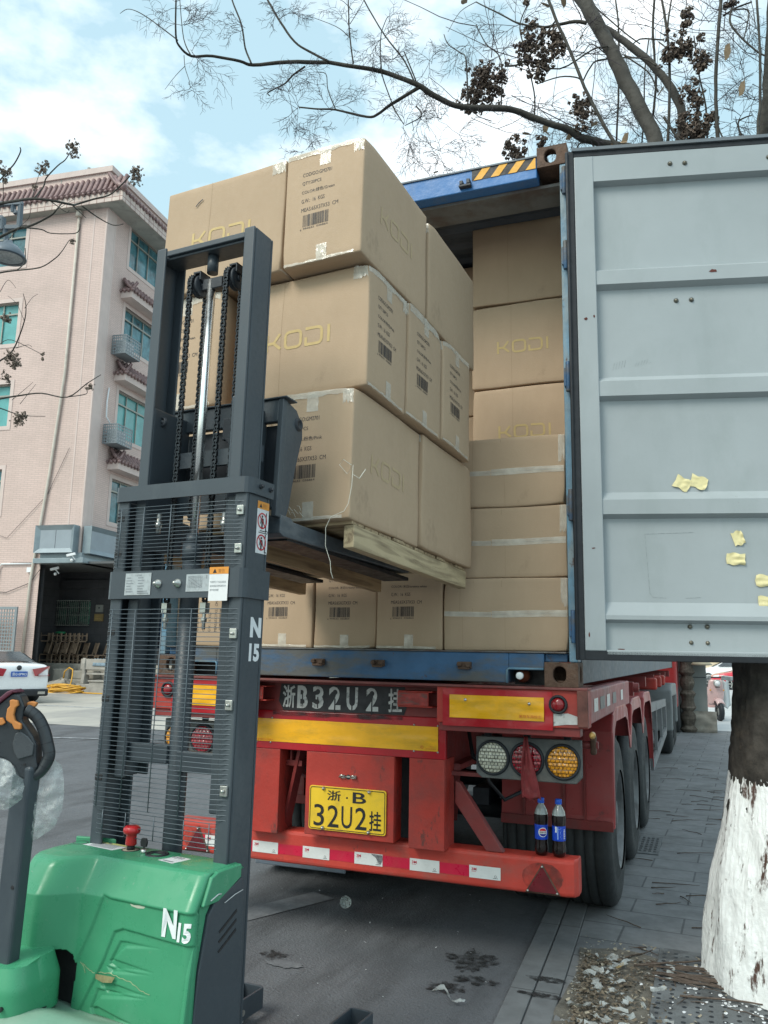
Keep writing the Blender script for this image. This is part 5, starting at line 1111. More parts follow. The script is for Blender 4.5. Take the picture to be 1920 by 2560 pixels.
# moulded green cover
GA = MT['green']
def sstep(a, b, x): t = max(0, min(1, (x-a)/(b-a))); return t*t*(3-2*t)
XR, XL, XB = .318, -.345, -.095
prof = [(.060, .8845), (-.060, .8870), (-.092, .8850), (-.103, .8790), (-.110, .868), (-.150, .800), (-.156, .790), (-.166, .60), (-.176, .455), (-.186, .44)]
pl_ = [0]
for (a, b), (c, d) in zip(prof, prof[1:]): pl_.append(pl_[-1]+math.hypot(c-a, d-b))
def pr_at(t):
    s = t*pl_[-1]
    for i in range(len(prof)-1):
        if s <= pl_[i+1]+1e-9: k = (s-pl_[i])/(pl_[i+1]-pl_[i]); return prof[i][0]+(prof[i+1][0]-prof[i][0])*k, prof[i][1]+(prof[i+1][1]-prof[i][1])*k
    return prof[-1]
def seg_d(px, py, a, b):
    vx, vy = b[0]-a[0], b[1]-a[1]; L2 = vx*vx+vy*vy; t = max(0, min(1, ((px-a[0])*vx+(py-a[1])*vy)/L2)); return math.hypot(px-a[0]-t*vx, py-a[1]-t*vy)
def inside(px, py, P):
    c = False; n = len(P)
    for i in range(n):
        (x0, y0), (x1, y1) = P[i], P[i-1]
        if (y0 > py) != (y1 > py) and px < (x1-x0)*(py-y0)/(y1-y0)+x0: c = not c
    return c
def sdf(px, py, P):
    d = min(seg_d(px, py, P[i-1], P[i]) for i in range(len(P))); return d if inside(px, py, P) else -d
PA = [(-.02, .795), (.012, .790), (.325, .786), (.33, .44), (-.20, .44), (-.145, .50), (-.055, .70)]
PB = [(.030, .700), (.062, .712), (.325, .700), (.33, .43), (-.11, .43), (-.075, .47), (.0, .62)]
PG = [([(.052, .676), (.072, .678), (.21, .679), (.078, .662), (.062, .652), (.032, .618), (.020, .618)], .007), ([(.020, .619), (.042, .624), (.192, .612), (.05, .598), (.02, .607)], .007),
      ([(.012, .601), (.176, .602), (.03, .586)], .006), ([(-.006, .556), (.02, .562), (.175, .549), (.02, .530), (-.004, .545)], .007), ([(-.017, .537), (.166, .540), (.0, .515), (-.03, .482), (-.036, .482)], .007), ([(-.036, .482), (-.01, .49), (.13, .468), (-.02, .455)], .008)]
def cover(u, v):
    x = XL+(XR-XL)*u; y, z = pr_at(v); w = sstep(.12, .30, v)
    b = sstep(-.085, -.20, x) if True else 0
    b = 1-sstep(-.215, -.095, x)
    y -= b*(.028+.055*w)                                  # the left side bulges out round the tiller
    e = max(0, (XL+.06-x)/.06); y += .16*e*e*(w*.8+.2); z -= .012*e*e   # and turns back at its end
    er = max(0, (x-XR+.028)/.028); y += .024*(1-math.sqrt(max(0, 1-er*er)))*1.0; z -= .020*(1-math.sqrt(max(0, 1-er*er)))*(1-w)
    if z < .80 and x > -.2 and b < .5:
        for P, d, sf in ((PA, .009, .010), (PB, .008, .006)):
            q = sdf(x, z, P); y += d*sstep(-sf/2, sf/2, q)
        for P, d in PG:
            if z < .69:
                q = sdf(x, z, P); tip = 1-sstep(.02, .17, x)*.75; y += d*sstep(-.002, .0035, q)*tip
    y += .0025*noise.noise(Vector((x*9, z*9, 1)))
    return (x, y, z)
hole = [(-.42, .600), (-.28, .603), (-.18, .636), (-.13, .634), (-.108, .618), (-.100, .59), (-.105, .43), (-.42, .42)]
def skipf(u, v):
    x = XL+(XR-XL)*u; y, z = pr_at(v); return v > .5 and inside(x, z, hole)
m = M(S0); m.grid(cover, 230, 250, True, skipf); cv = m.build('body_cover', GA, STK, solid=.004)
m = M(S0)   # right side wall, green shoulder
m.prism([(.060, .884), (-.055, .884), (-.085, .874), (-.118, .806), (-.120, .80), (-.05, .80), (.06, .845)], 0, XR-.006, XR+.012); m.build('cover_shoulder', GA, cv, bev=.007, seg=3)
m = M(S0); m.prism([(.075, .842), (-.02, .812), (-.060, .80), (-.085, .770), (-.118, .62), (-.135, .44), (-.142, .10), (.10, .10), (.085, .80)], 0, XR-.010, XR+.006); sg = m.build('side_panel', MT['mast'], STK, bev=.004)
m = M(S0)
for z in (.735, .708, .681): m.prism([(-.035, z-.022), (-.030, z-.028), (.052, z+.012), (.050, z+.020)], 0, XR+.003, XR+.0075)
m.build('vent_slot', MT['black'], sg)
m = M(S0); m.prism([(-.118, .806), (-.15, .62), (-.172, .44), (-.18, .10), (-.142, .10), (-.136, .44), (-.118, .62), (-.086, .77), (-.062, .80)], 0, XR-.020, XR-.002); m.build('cover_edge', GA, cv, bev=.006)
m = M(S0); m.box((XL+.02, -.06, .12), (XR-.03, .055, .80)); m.build('inner_frame', MT['black'], STK)
# back lip, raised rib at the left, buttons, stickers on top
m = M(S0); m.prism([(-.335, .03), (-.20, .062), (-.18, .055), (-.325, .018)], 2, .880, .9); m.build('cover_rib', GA, cv, bev=.003)
def top_fr(e): return plane_fr(S0 @ Vector((0, 0, .8868+e)), S0.to_3x3() @ Vector((1, 0, 0)), S0.to_3x3() @ Vector((0, 1, -.02)))
tf = top_fr(.001); m = M(); polyf(m, tf, [(-.262, -.015), (-.232, .050), (-.098, .046), (-.118, -.030)]); g1 = m.build('instruction_sticker', MT['sticker'], cv)
m = M(); polyf(m, top_fr(.002), [(-.240, .033), (-.232, .050), (-.098, .046), (-.103, .030)]); m.build('sticker_header', mat('pale yellow header', (.62, .60, .25), .5), g1)
m = M()
for k in range(5): rectf(m, top_fr(.002), -.246+.003*k, .022-k*.009, -.13, .0245-k*.009)
warn_tri(m, top_fr(.003), -.19, .041, .007); m.build('sticker_print', dgr, g1)
m = M(); polyf(m, tf, [(.092, -.052), (.112, .018), (.172, .012), (.160, -.066)]); g1 = m.build('instruction_sticker', MT['sticker'], cv)
m = M(); t2 = top_fr(.002)
for x in (.115, .128, .141): stroke(m, t2, [(x, -.01), (x+.003, .008), (x+.009, .008), (x+.011, -.014)], .002)
stroke(m, t2, [(.108, -.045), (.15, -.05)], .006); warn_tri(m, t2, .106, .006, .005); m.build('sticker_print', dgr, g1)
m = M(S0); c = (-.073, .008, 0); m.lathe([(.0001, .962), (.020, .962), (.027, .956), (.028, .948), (.026, .940), (.018, .936), (.0165, .930), (.0185, .908), (.017, .903), (.0001, .903)], c, 28); g1 = m.build('emergency_stop', mat('emergency red plastic', (.50, .018, .022), .3, coat=.4, bump=0), STK)
m = M(S0); m.cyl((c[0], c[1], .885), (c[0], c[1], .905), .0125, 20); m.build('stop_stem', MT['black'], g1)
m = M(S0); m.lathe([(.0125, .8885), (.026, .8885), (.027, .887)], c, 28); m.build('stop_plate', mat('dusty brass plate', (.42, .36, .26), .7), g1); m = M(S0); m.lathe([(.0265, .886), (.0275, .890), (.029, .8895), (.0295, .886)], c, 28); m.build('stop_ring', MT['black'], g1)
m = M(S0); m.cyl((-.005, -.007, .886), (-.005, -.007, .900), .009, 16); g1 = m.build('key_switch', MT['steel'], STK); m = M(S0); m.prism([(-.016, .908), (.006, .908), (.009, .922), (.004, .934), (-.014, .934), (-.019, .922)], 1, -.011, -.003); m.box((-.008, -.009, .899), (-.002, -.005, .909)); m.build('key', MT['black'], g1, bev=.003)
m = M(S0); m.lathe([(.030, .886), (.031, .892), (.036, .892), (.038, .886)], (.042, .003, 0), 36); m.lathe([(.020, .886), (.021, .8905), (.026, .8905), (.027, .886)], (.042, .003, 0), 36); m.lathe([(.0001, .8875), (.03, .8875)], (.042, .003, 0), 30); m.build('battery_indicator', MT['rubber'], STK)
m = M(S0); m.cyl((-.20, .048, .886), (-.20, .048, .888), .006, 12); m.cyl((.255, .035, .886), (.255, .035, .888), .006, 12); m.build('screw_hole', MT['black'], cv)
m = M(S0)     # moulded cup in the top
m.lathe([(.022, .8885), (.024, .8895), (.025, .8885)], (-.285, .0, 0), 24); m.build('cover_plug', MT['mast'], cv)
m = M(); fN = plane_fr(S0 @ Vector((0, -.1585, 0)), S0.to_3x3() @ Vector((1, 0, 0)), S0.to_3x3() @ Vector((0, -.045, 1)).normalized()); o = 0
def surf(x, z):
    u = (x-XL)/(XR-XL); a, b = .30, 1.0
    for _ in range(22):
        c_ = (a+b)/2
        if cover(u, c_)[2] > z: a = c_
        else: b = c_
    return cover(u, a)[1]
fq = lambda x, y: S0 @ Vector((x, surf(x, y)-.0045, y))
def yN(z): return -.1475-.0526*(.79-z)
put_text(m, 'N', fq, .212, .716, .052, .078, .05, .05); put_text(m, '15', fq, .268, .709, .042, .052, .045, .04); m.build('model_lettering', MT['white'], cv)
# scratches and peeled film
m = M(); sc_ = lambda pts, w: stroke(m, lambda x, y: S0 @ Vector((x, yN(y)-.0012+.004*0, y)), pts, w)
polyf(m, lambda x, y: S0 @ Vector((x, yN(y)-.0030, y)), [(.082, .785), (.10, .783), (.145, .788), (.138, .779), (.115, .776), (.09, .779)])
m.build('peeled_film', mat('peeled pale film', (.42, .45, .36), .5), cv)
m = M()
for P in ([(-.075, .598), (-.055, .587), (-.03, .580), (.03, .585), (.07, .580), (.11, .575), (.15, .560), (.19, .553)], [(-.085, .60), (-.07, .59), (-.06, .57)]):
    Pd = [(P[i][0]+(P[i+1][0]-P[i][0])*t/5, P[i][1]+(P[i+1][1]-P[i][1])*t/5+.0012*math.sin(i*9+t*4)) for i in range(len(P)-1) for t in range(5)]; stroke(m, lambda x, y: S0 @ Vector((x, surf(x, y)-.0042, y)), Pd, .0019)
m.build('scratch', mat('scratch yellow', (.33, .42, .24), .6, var=.3, vs=60), cv)
m = M(); polyf(m, lambda x, y: S0 @ Vector((x, yN(y)-.0040, y)), [(-.02, .578), (.055, .582), (.045, .565), (.01, .560), (-.02, .566)]); m.build('scuff', mat('brown scuff', (.22, .20, .10), .7, var=.4, vs=40), cv)
m = M(S0)
for P in ([(XR+.0135, -.09, .812), (XR+.0135, -.055, .822), (XR+.0135, -.04, .820)],): m.tube(P, .0018, 5)
m.tube([(XR+.0125, -.02, .79), (XR+.0125, .03, .802), (XR+.0125, .07, .806)], .0012, 5); m.build('scratch', MT['sticker'], cv)
# rear hood and step, drive head
m = M(S0)
def hood(u, v):
    x = -.42+.85*u; y = -.150-.50*v; z = .462+.055*sstep(0, .35, v)-.10*max(0, v-.45)-.05*max(0, abs(u-.45)-.38)*4 + .012*math.exp(-((u-.30)/.1)**2)*math.exp(-(v/.2)**2)
    return (x, y, z)
m.grid(hood, 40, 30); hd_ = m.build('rear_hood', mat('dusty green plastic', (.20, .36, .27), .5, var=.08, vs=4, dirt=(.34, .40, .34), da=.7, ds=4, dpos=.42, dsoft=.3), STK, solid=.005)
m = M(S0).box((-.40, -.62, .10), (.40, -.19, .40)); m.build('drive_housing', GA, STK, bev=.04, seg=3)
TX, TY = -.135, -.315
m = M(S0)
def pv(u, v):
    a = u*2*math.pi; rx, ry = .122, .105; z = .500+.135*v; k = 1-.16*max(0, v-.6)/.4; ex = 4.0
    c, s = math.cos(a), math.sin(a); q = (abs(c)**ex+abs(s)**ex)**(-1/ex); return (TX-.085+rx*q*c*k, TY+.02+ry*q*s*k, z+.012*(s > 0)*v)
m.grid(pv, 48, 12); n0 = len(m.v)-49; m.add([m.T.inverted() @ m.v[n0+k] for k in range(48)], [tuple(range(48))]); pvt = m.build('tiller_pivot_cover', GA, STK, bev=.012, seg=3)
m = M(S0); m.cyl((TX+.0, TY-.075, .54), (TX+.006, TY-.090, .54), .006, 10); m.build('screw_hole', MT['black'], pvt)
m = M(S0); m.box((-.36, -.150, .40), (-.085, -.07, .62)); m.build('tiller_recess', MT['black'], STK)
m = M(S0); m.lathe([(.0001, .505), (.125, .505), (.128, .512), (.11, .516)], (TX-.08, TY, 0), 40); m.build('pivot_seal', MT['rubber'], STK)
# tiller arm, head and loop handle
A0, A1 = Vector((-.205, -.335, .60)), Vector((-.150, -.365, 1.19))
m = M(S0); m.bar(A0, A1, .075, .045, (0, 1, 0)); ta = m.build('tiller_arm', MT['mast'], STK, bev=.010, seg=3)
p = A0+(A1-A0)*.42; m = M(S0); m.cyl((p.x+.022, p.y-.024, p.z), (p.x+.022, p.y-.018, p.z), .006, 12); m.build('screw_hole', MT['black'], ta)
hb = mat('black handle plastic', (.028, .034, .04), .36, var=.15, vs=12, bump=.04, spec=.6)
def at_s(px, py, dx=0):     # survey a point of the handle on the plane of the tiller head
    d = hray(px, py); o = S0.inverted() @ CP; dd = S0.inverted().to_3x3() @ d; n = Vector((-.62, 1, 0)).normalized(); q0 = Vector((-.13, -.36, 1.25))
    return o+dd*((q0-o).dot(n)/dd.dot(n)) + n*dx
def smooth2(pts, k):
    out = []
    for i in range(len(pts)-1):
        p0, p1, p2, p3 = pts[max(0, i-1)], pts[i], pts[i+1], pts[min(len(pts)-1, i+2)]
        for j in range(k): t = j/k; out.append(.5*((2*p1)+(p2-p0)*t+(2*p0-5*p1+4*p2-p3)*t*t+(3*p1-p0-3*p2+p3)*t**3))
    return out+[pts[-1]], None
G = [(66, 1775), (82, 1783), (98, 1800), (111, 1828), (119, 1860), (123, 1885), (118, 1903), (104, 1925), (86, 1938), (72, 1942)]
m = M(S0); m.tube(smooth2([at_s(*p) for p in G], 6)[0], .0175, 20); hn = m.build('loop_handle', hb, STK)
m = M(S0)
gp_, _r = smooth2([at_s(*p) for p in G], 8)
for i in (6, 11, 16, 21, 31, 38, 45, 52): a = gp_[i]; b = gp_[i]+(gp_[i+1]-gp_[i]).normalized()*.0016; m.tube([a, b], .01785, 24)
m.build('grip_groove', MT['rubber'], hn)
def slab(pts, dx0, dx1, nm, mt_, par=STK, bev=.006):
    P = [at_s(*p, dx0) for p in pts]; Q = [at_s(*p, dx1) for p in pts]; n = len(P); m = M(S0)
    m.add(P+Q, [tuple(range(n)), tuple(range(2*n-1, n-1, -1))]+[(i, (i+1) % n, n+(i+1) % n, n+i) for i in range(n)]); return m.build(nm, mt_, par, bev=bev, seg=3)
slab([(-30, 1775), (0, 1762), (25, 1742), (40, 1731), (56, 1738), (66, 1765), (60, 1800), (76, 1822), (88, 1840), (96, 1862), (95, 1892), (98, 1915), (84, 1940), (68, 1948), (52, 1940), (42, 1916), (18, 1896), (-30, 1885)], -.020, .045, 'tiller_head', hb)
slab([(45, 1832), (58, 1826), (78, 1840), (92, 1858), (88, 1886), (52, 1896), (42, 1880), (38, 1858)], -.026, -.018, 'head_inlay', mat('dark grey inlay', (.06, .068, .075), .3, bump=.03), bev=.003)
m = M(S0); a = at_s(67, 1909, -.020); b = at_s(67, 1909, -.0225); m.tube([a, b], .0035, 12); m.build('screw_hole', MT['black'], bpy.data.objects['tiller_head'])
slab([(-40, 1790), (-10, 1762), (8, 1742), (25, 1728), (40, 1722), (50, 1731), (40, 1731), (25, 1742), (0, 1762), (-30, 1790)], -.028, .05, 'head_top', mat('maroon plastic', (.10, .025, .045), .35, bump=.02), bev=.005)
org = mat('orange thumb lever', (.56, .22, .06), .42, var=.06, bump=.03)
slab([(34, 1749), (40, 1747), (54, 1750), (56, 1762), (48, 1768), (44, 1786), (48, 1800), (63, 1808), (62, 1821), (46, 1821), (40, 1808), (26, 1799), (25, 1790), (28, 1770), (35, 1763)], -.036, -.022, 'thumb_lever', org, bev=.003)
slab([(58, 1760), (70, 1755), (76, 1754), (86, 1757), (89, 1759), (84, 1768), (74, 1770), (60, 1766)], .012, .03, 'thumb_lever', org, bev=.003)
slab([(-20, 1795), (16, 1792), (23, 1805), (14, 1811), (-20, 1812)], -.030, -.022, 'rocker_button', org, bev=.003)
# bubble wrap left on the tiller
wrap = root('bubble_wrap', S0 @ Vector((-.12, -.37, 1.1))); tag(wrap, 'bubble wrap bunched round the stacker tiller below the handle', 'bubble wrap')
def film(pts, dx, sd, amp, nm, inflate=.02):
    P = [Vector(p) for p in pts]
    cx = sum(p.x for p in P)/len(P); cy = sum(p.y for p in P)/len(P); n = len(P); K = 12; m = M(S0); vs = []
    def at2(a, r):
        i = int(a*n) % n; t = a*n-int(a*n); q = P[i].lerp(P[(i+1) % n], t); return cx+(q.x-cx)*r, cy+(q.y-cy)*r
    def g(u, v):
        x, y = at2(u % 1, v); e = amp*(noise.noise(Vector((x*.035, y*.035, sd)))*1.0+.22*noise.noise(Vector((x*.11, y*.11, sd))))
        return at_s(x, y, dx+e-inflate*(1-v*v))
    m.grid(g, 90, 22); return m.build(nm, MT['film'], wrap)
film([(-20, 1895), (5, 1892), (30, 1900), (45, 1915), (58, 1935), (68, 1955), (66, 1990), (50, 2005), (30, 2018), (10, 2020), (-20, 1990)], -.03, 1, .03, 'bunched_film', .035)
film([(128, 1896), (148, 1915), (155, 1950), (154, 2000), (150, 2030), (132, 2070), (112, 2085), (90, 2100), (72, 2108), (58, 2090), (60, 2050), (66, 1990), (75, 1950), (100, 1925)], .02, 4, .012, 'hanging_film', .02)
# ================================================================ apartment building across the yard
BT = Matrix.Translation((-19.39, 19.487, 0)) @ Matrix.Rotation(R(6), 4, 'Z')
BD = root('apartment_building', BT); tag(BD, 'pink tiled five storey building with maroon tile eaves and dark corner entrance', 'building')
tile = brick('pink facade tile', (.62, .475, .435), (.58, .445, .405), (.47, .36, .325), .30, .075, .010, bump=.15, dirt=(.50, .39, .355), da=.5, ds=.35, vs=.8, var=.06)
trim = mat('pale pink trim', (.60, .49, .455), .7, var=.06, vs=2, dirt=(.48, .40, .37), da=.5, ds=1.2, dst=(1, 1, .2))
roof_m = mat('maroon glazed tile', (.24, .155, .15), .45, var=.25, vs=5, dirt=(.10, .06, .065), da=.6, ds=3)
slab_m = mat('stained slab underside', (.36, .36, .33), .8, var=.15, vs=1.2, dirt=(.2, .2, .19), da=.6, ds=1.4)
teal = mat('teal window glass', (.055, .16, .19), .10, var=.75, vs=1.8, bump=0, spec=.8)
tealc = mat('bright teal glass', (.12, .36, .36), .2, var=.25, vs=1.2, bump=0)
alu = mat('bronze window frame', (.30, .30, .27), .4, metal=.3, var=.1)
def bb(name, m, mt_, par=None, **k): return m.build(name, mt_, par or BD, **k)
def holes(ax, rects, a0, a1, z0, z1, off):
    """a wall in the plane v=off (ax 0) or u=off (ax 1) with rectangular openings and reveals"""
    m = M(BT); xs = sorted({a0, a1, *[r[0] for r in rects], *[r[1] for r in rects]}); zs = sorted({z0, z1, *[r[2] for r in rects], *[r[3] for r in rects]})
    P = lambda a, z, e=0: (a, off+e, z) if ax == 0 else (off-e, a, z)
    for i in range(len(xs)-1):
        for j in range(len(zs)-1):
            x, z = (xs[i]+xs[i+1])/2, (zs[j]+zs[j+1])/2
            if any(r[0] < x < r[1] and r[2] < z < r[3] for r in rects): continue
            m.add([P(xs[i], zs[j]), P(xs[i+1], zs[j]), P(xs[i+1], zs[j+1]), P(xs[i], zs[j+1])], [(0, 1, 2, 3)])
    for a, b, c, d in rects:
        if c < z0+.01: continue
        for q in (((a, c), (b, c)), ((b, c), (b, d)), ((b, d), (a, d)), ((a, d), (a, c))): m.add([P(*q[0]), P(*q[1]), P(*q[1], .22), P(*q[0], .22)], [(0, 1, 2, 3)])
    return m
zl = [(16.77, 18.5), (13.41, 15.17), (10.02, 11.74), (6.6, 8.3)]
lw_ = [(a-3.3, a, z0, z1) for a in (-3.75, -9.4, -15.0) for z0, z1 in zl]
zr = [(17.05, 18.82), (13.65, 15.30), (9.88, 11.76), (6.42, 8.14)]
rw_ = [(a, a+3.2, z0, z1) for a in (1.62, 7.4, 13.2) for z0, z1 in zr]
bb('facade_wall', holes(0, lw_+[(-1.64, 0, 0, 4.68)], -22, 0, 0, 19.0, 0), tile)
bb('facade_wall', holes(1, rw_+[(0, 9, 0, 4.68)], 0, 20, 0, 19.0, 0), tile)
m = M(BT); m.box((-21.9, 19.8, 0), (-.1, 20, 19)); m.box((-22, .1, 0), (-21.9, 20, 19)); bb('rear_wall', m, trim)
bb('interior_floor', M(BT).box((-21.8, .5, 18.9), (-.3, 19.7, 19.0)), slab_m)
def window(ax, a, b, c, d, off, gm=teal):
    P = (lambda u0, u1, z0, z1, y0, y1: ((u0, y0, z0), (u1, y1, z1))) if ax == 0 else (lambda u0, u1, z0, z1, y0, y1: ((-y1, u0, z0), (-y0, u1, z1)))
    m = M(BT)
    def bx(u0, u1, z0, z1, y0, y1): lo, hi = P(u0, u1, z0, z1, y0, y1); m.box(lo, hi)
    zt = c+(d-c)*.74
    bx(a, b, c, c+.05, .12, .18); bx(a, b, d-.05, d, .12, .18); bx(a, a+.05, c+.05, d-.05, .12, .18); bx(b-.05, b, c+.05, d-.05, .12, .18); bx(a+.05, b-.05, zt-.03, zt+.03, .12, .18)
    n = 4
    for k in range(1, n): x = a+(b-a)*k/n; bx(x-.022, x+.022, c+.05, zt-.03, .13, .17); bx(x-.022, x+.022, zt+.03, d-.05, .13, .17)
    w = bb('window', m, alu)
    m = M(BT)
    lo, hi = P(a+.02, b-.02, c+.02, d-.02, .190, .200); m.box(lo, hi); bb('pane', m, gm, w)
    m = M(BT)
    def fx(u0, u1, z0, z1): lo, hi = P(u0, u1, z0, z1, -.02, .03); m.box(lo, hi)
    t = .16; fx(a-t, b+t, d, d+t); fx(a-t, b+t, c-t, c); fx(a-t, a, c, d); fx(b, b+t, c, d); bb('window_surround', m, trim, w)
for i, (a, b, c, d) in enumerate(lw_): window(0, a, b, c, d, 0, tealc if i % 4 in (1, 2) else teal)
for i, (a, b, c, d) in enumerate(rw_): window(1, a, b, c, d, 0, tealc if i % 4 == 2 else teal)
# corner trim strips
m = M(BT); m.box((-.06, -.015, 4.7), (.0, .0, 18.7)); m.box((0, 0, 4.7), (.015, .55, 18.7)); m.box((.015, .50, 4.7), (.02, .58, 18.7)); m.box((-.62, -.012, 4.7), (-.56, .0, 18.7)); bb('corner_trim', m, trim)
# eaves: slab, fascia, curved tile skirt, parapet
oL, oR = .42, .88
m = M(BT); m.box((-22, -oL+.04, 18.76), (oR-.04, -.001, 18.86)); m.box((.001, .0, 18.76), (oR-.04, 20, 18.86)); m.split('eaves_slab', slab_m, BD)
ft = brick('eaves fascia tile', (.60, .50, .45), (.55, .46, .42), (.30, .2, .18), .34, .9, .02, bump=.2, off=0, dirt=(.4, .3, .28), da=.5, ds=2)
m = M(BT); m.box((-22, -oL-.0, 18.74), (oR, -oL+.04, 19.18)); m.box((oR-.04, -oL+.04, 18.74), (oR, 20, 19.18)); m.split('eaves_fascia', ft, BD)
def skirt(m, p0, p1, n, ins, z0, z1, outw):
    """rolls of tile running up a concave skirt from the edge line p0-p1 inwards by ins"""
    p0, p1 = Vector(p0), Vector(p1); d = (p1-p0)/n; inn = Vector(outw)*-1
    for k in range(n):
        c = p0+d*(k+.5); pts = []
        for i in range(7):
            t = i/6; q = c+inn*ins*t; pts.append((q.x, q.y, z0+(z1-z0)*(t**1.5)))
        m.tube(pts, [d.length*.30]*7, 8)
    a, b = p0, p1; vs = []
    for i in range(7):
        t = i/6; vs += [(a.x+inn.x*ins*t, a.y+inn.y*ins*t, z0-.03+(z1-z0)*t**1.5), (b.x+inn.x*ins*t, b.y+inn.y*ins*t, z0-.03+(z1-z0)*t**1.5)]
    m.add(vs, [(2*i, 2*i+1, 2*i+3, 2*i+2) for i in range(6)], True)
    for k in range(n): c = p0+d*k; m.tube([(c.x-inn.x*.02, c.y-inn.y*.02, z0-.10), (c.x+inn.x*.03, c.y+inn.y*.03, z0-.02)], [.06, .08], 6)
m = M(BT); skirt(m, (-22, -oL-.05, 19.14), (oR, -oL-.05, 19.14), 92, .42, 19.20, 20.02, (0, -1, 0)); bb('eaves_tiles', m, roof_m)
m = M(BT); skirt(m, (oR+.05, -oL, 19.14), (oR+.05, 20, 19.14), 84, .82, 19.20, 20.02, (1, 0, 0)); bb('eaves_tiles', m, roof_m)
m = M(BT); m.tube([(oR+.08, -oL-.08, 19.18), (oR-.3, -oL+.15, 19.5), (.05, -.05, 20.05)], [.11, .11, .10], 10); m.ball((oR+.1, -oL-.1, 19.2), .14, 8); bb('hip_ridge', m, roof_m)
m = M(BT); m.box((-22, -.02, 19.0), (.02, .22, 20.28)); m.box((-.20, .22, 19.0), (.02, 20, 20.28)); pw = bb('parapet_wall', m, tile)
m = M(BT); m.box((-22, -.10, 20.28), (.10, .26, 20.52)); m.box((-.24, .26, 20.28), (.10, 20, 20.52)); bb('parapet_cap', m, trim, pw)
m = M(BT); [m.cyl((x, 0.05, 20.52), (x, .05, 20.66), .07, 8) for x in (-1.1, -3.2, -5.4, -8)]; m.box((-2.32, -.03, 19.3), (-2.28, -.02, 20.5)); bb('roof_fitting', m, slab_m)
# tiled canopies over the side windows and cages for the air units
for j, z in enumerate((15.50, 12.02, 8.42)):
    for v0 in (1.25, 7.0):
        m = M(BT); m.box((0.001, v0, z), (.50, v0+4.0, z+.30)); cn = bb('window_canopy', m, trim)
        m = M(BT); skirt(m, (.56, v0-.05, z+.3), (.56, v0+4.05, z+.3), 18, .5, z+.34, z+.86, (1, 0, 0)); m.tube([(.56, v0-.08, z+.34), (.3, v0+.15, z+.52), (.03, v0+.42, z+.9)], .07, 8)
        skirt(m, (0.0, v0-.05, z+.3), (.56, v0-.05, z+.3), 3, .42, z+.34, z+.8, (0, -1, 0)); bb('canopy_tiles', m, roof_m, cn)
cage_m = mat('grey cage metal', (.22, .25, .27), .5, var=.1)
def cage(v, z, lab, u=0.02, w=1.05, d=.62, h=.78):
    T = BT @ Matrix.Translation((u, v, z)); g = root('ac_cage', T); tag(g, lab, 'air unit cage', 'perforated cages on the pink building')
    m = M(T)
    for lo, hi in (((0, 0, 0), (d, .03, .04)), ((0, 0, h-.04), (d, .03, h)), ((d-.03, .03, 0), (d, w, .04)), ((d-.03, .03, h-.04), (d, w, h)), ((d-.035, 0, .04), (d, .03, h-.04)), ((d-.035, w-.03, .04), (d, w, h-.04)), ((0, 0, .04), (.03, .03, h-.04)), ((.03, .03, 0), (d-.03, w, .02)), ((0, w-.03, 0), (d-.03, w, .04))): m.box(lo, hi)
    n = 7
    for i in range(1, n): m.box((d-.02, w*i/n-.022, .04), (d-.008, w*i/n+.022, h-.04)); m.box((d*i/n-.018, .008, .04), (d*i/n+.018, .02, h-.04))
    for i in range(1, 6): m.box((d-.0195, .03, h*i/6-.025), (d-.0085, w-.03, h*i/6+.025)); m.box((.03, .0085, h*i/6-.025), (d-.03, .0195, h*i/6+.025))
    m.build('cage_frame', cage_m, g)
    m = M(T); m.box((.08, .12, .03), (.42, .92, .62)); m.build('air_unit', MT['white'], g, bev=.02)
cage(.90, 13.00, 'perforated grey cage with an air unit beside the third floor side window')
cage(.78, 9.33, 'perforated grey cage with an air unit beside the second floor side window')
# down pipe and conduit
pipe_m = mat('pale drain pipe', (.55, .50, .44), .5, var=.1, dirt=(.3, .25, .22), da=.6, ds=.6, dpos=.55)
m = M(BT); m.tube([(-1.26, -.08, 18.65), (-1.27, -.08, 12), (-1.55, -.08, 8), (-1.95, -.08, 4), (-2.02, -.08, .6)], .055, 10); m.cyl((-1.26, -.1, 18.45), (-1.26, -.1, 18.7), .13, 10); bb('drain_pipe', m, pipe_m)
m = M(BT); m.tube([(-1.9, -.06, 4.62), (-3.3, -.06, 4.62), (-3.4, -.06, 4.5), (-3.55, -.06, 1)], .03, 8); m.box((-2.15, -.09, 4.30), (-1.95, -.02, 4.48)); bb('conduit', m, MT['white'])
M(BT).tube([(.05, .9, 11.6), (.06, .82, 11.0), (.1, .8, 10.4), (.2, .95, 10.15)], .03, 7).build('air_hose', MT['white'], BD)
wire = M(BT); wire.tube([(-5, -.04, 6.2), (-3.2, -.05, 5.6), (-1.6, -.04, 7.2), (-.8, -.04, 9.0)], .008, 5); wire.tube([(-5, -.04, 3.7), (-3, -.05, 3.55), (-2, -.05, 3.9), (-1.6, -.05, 4.4)], .012, 5); bb('wall_cable', wire, MT['mastd'])
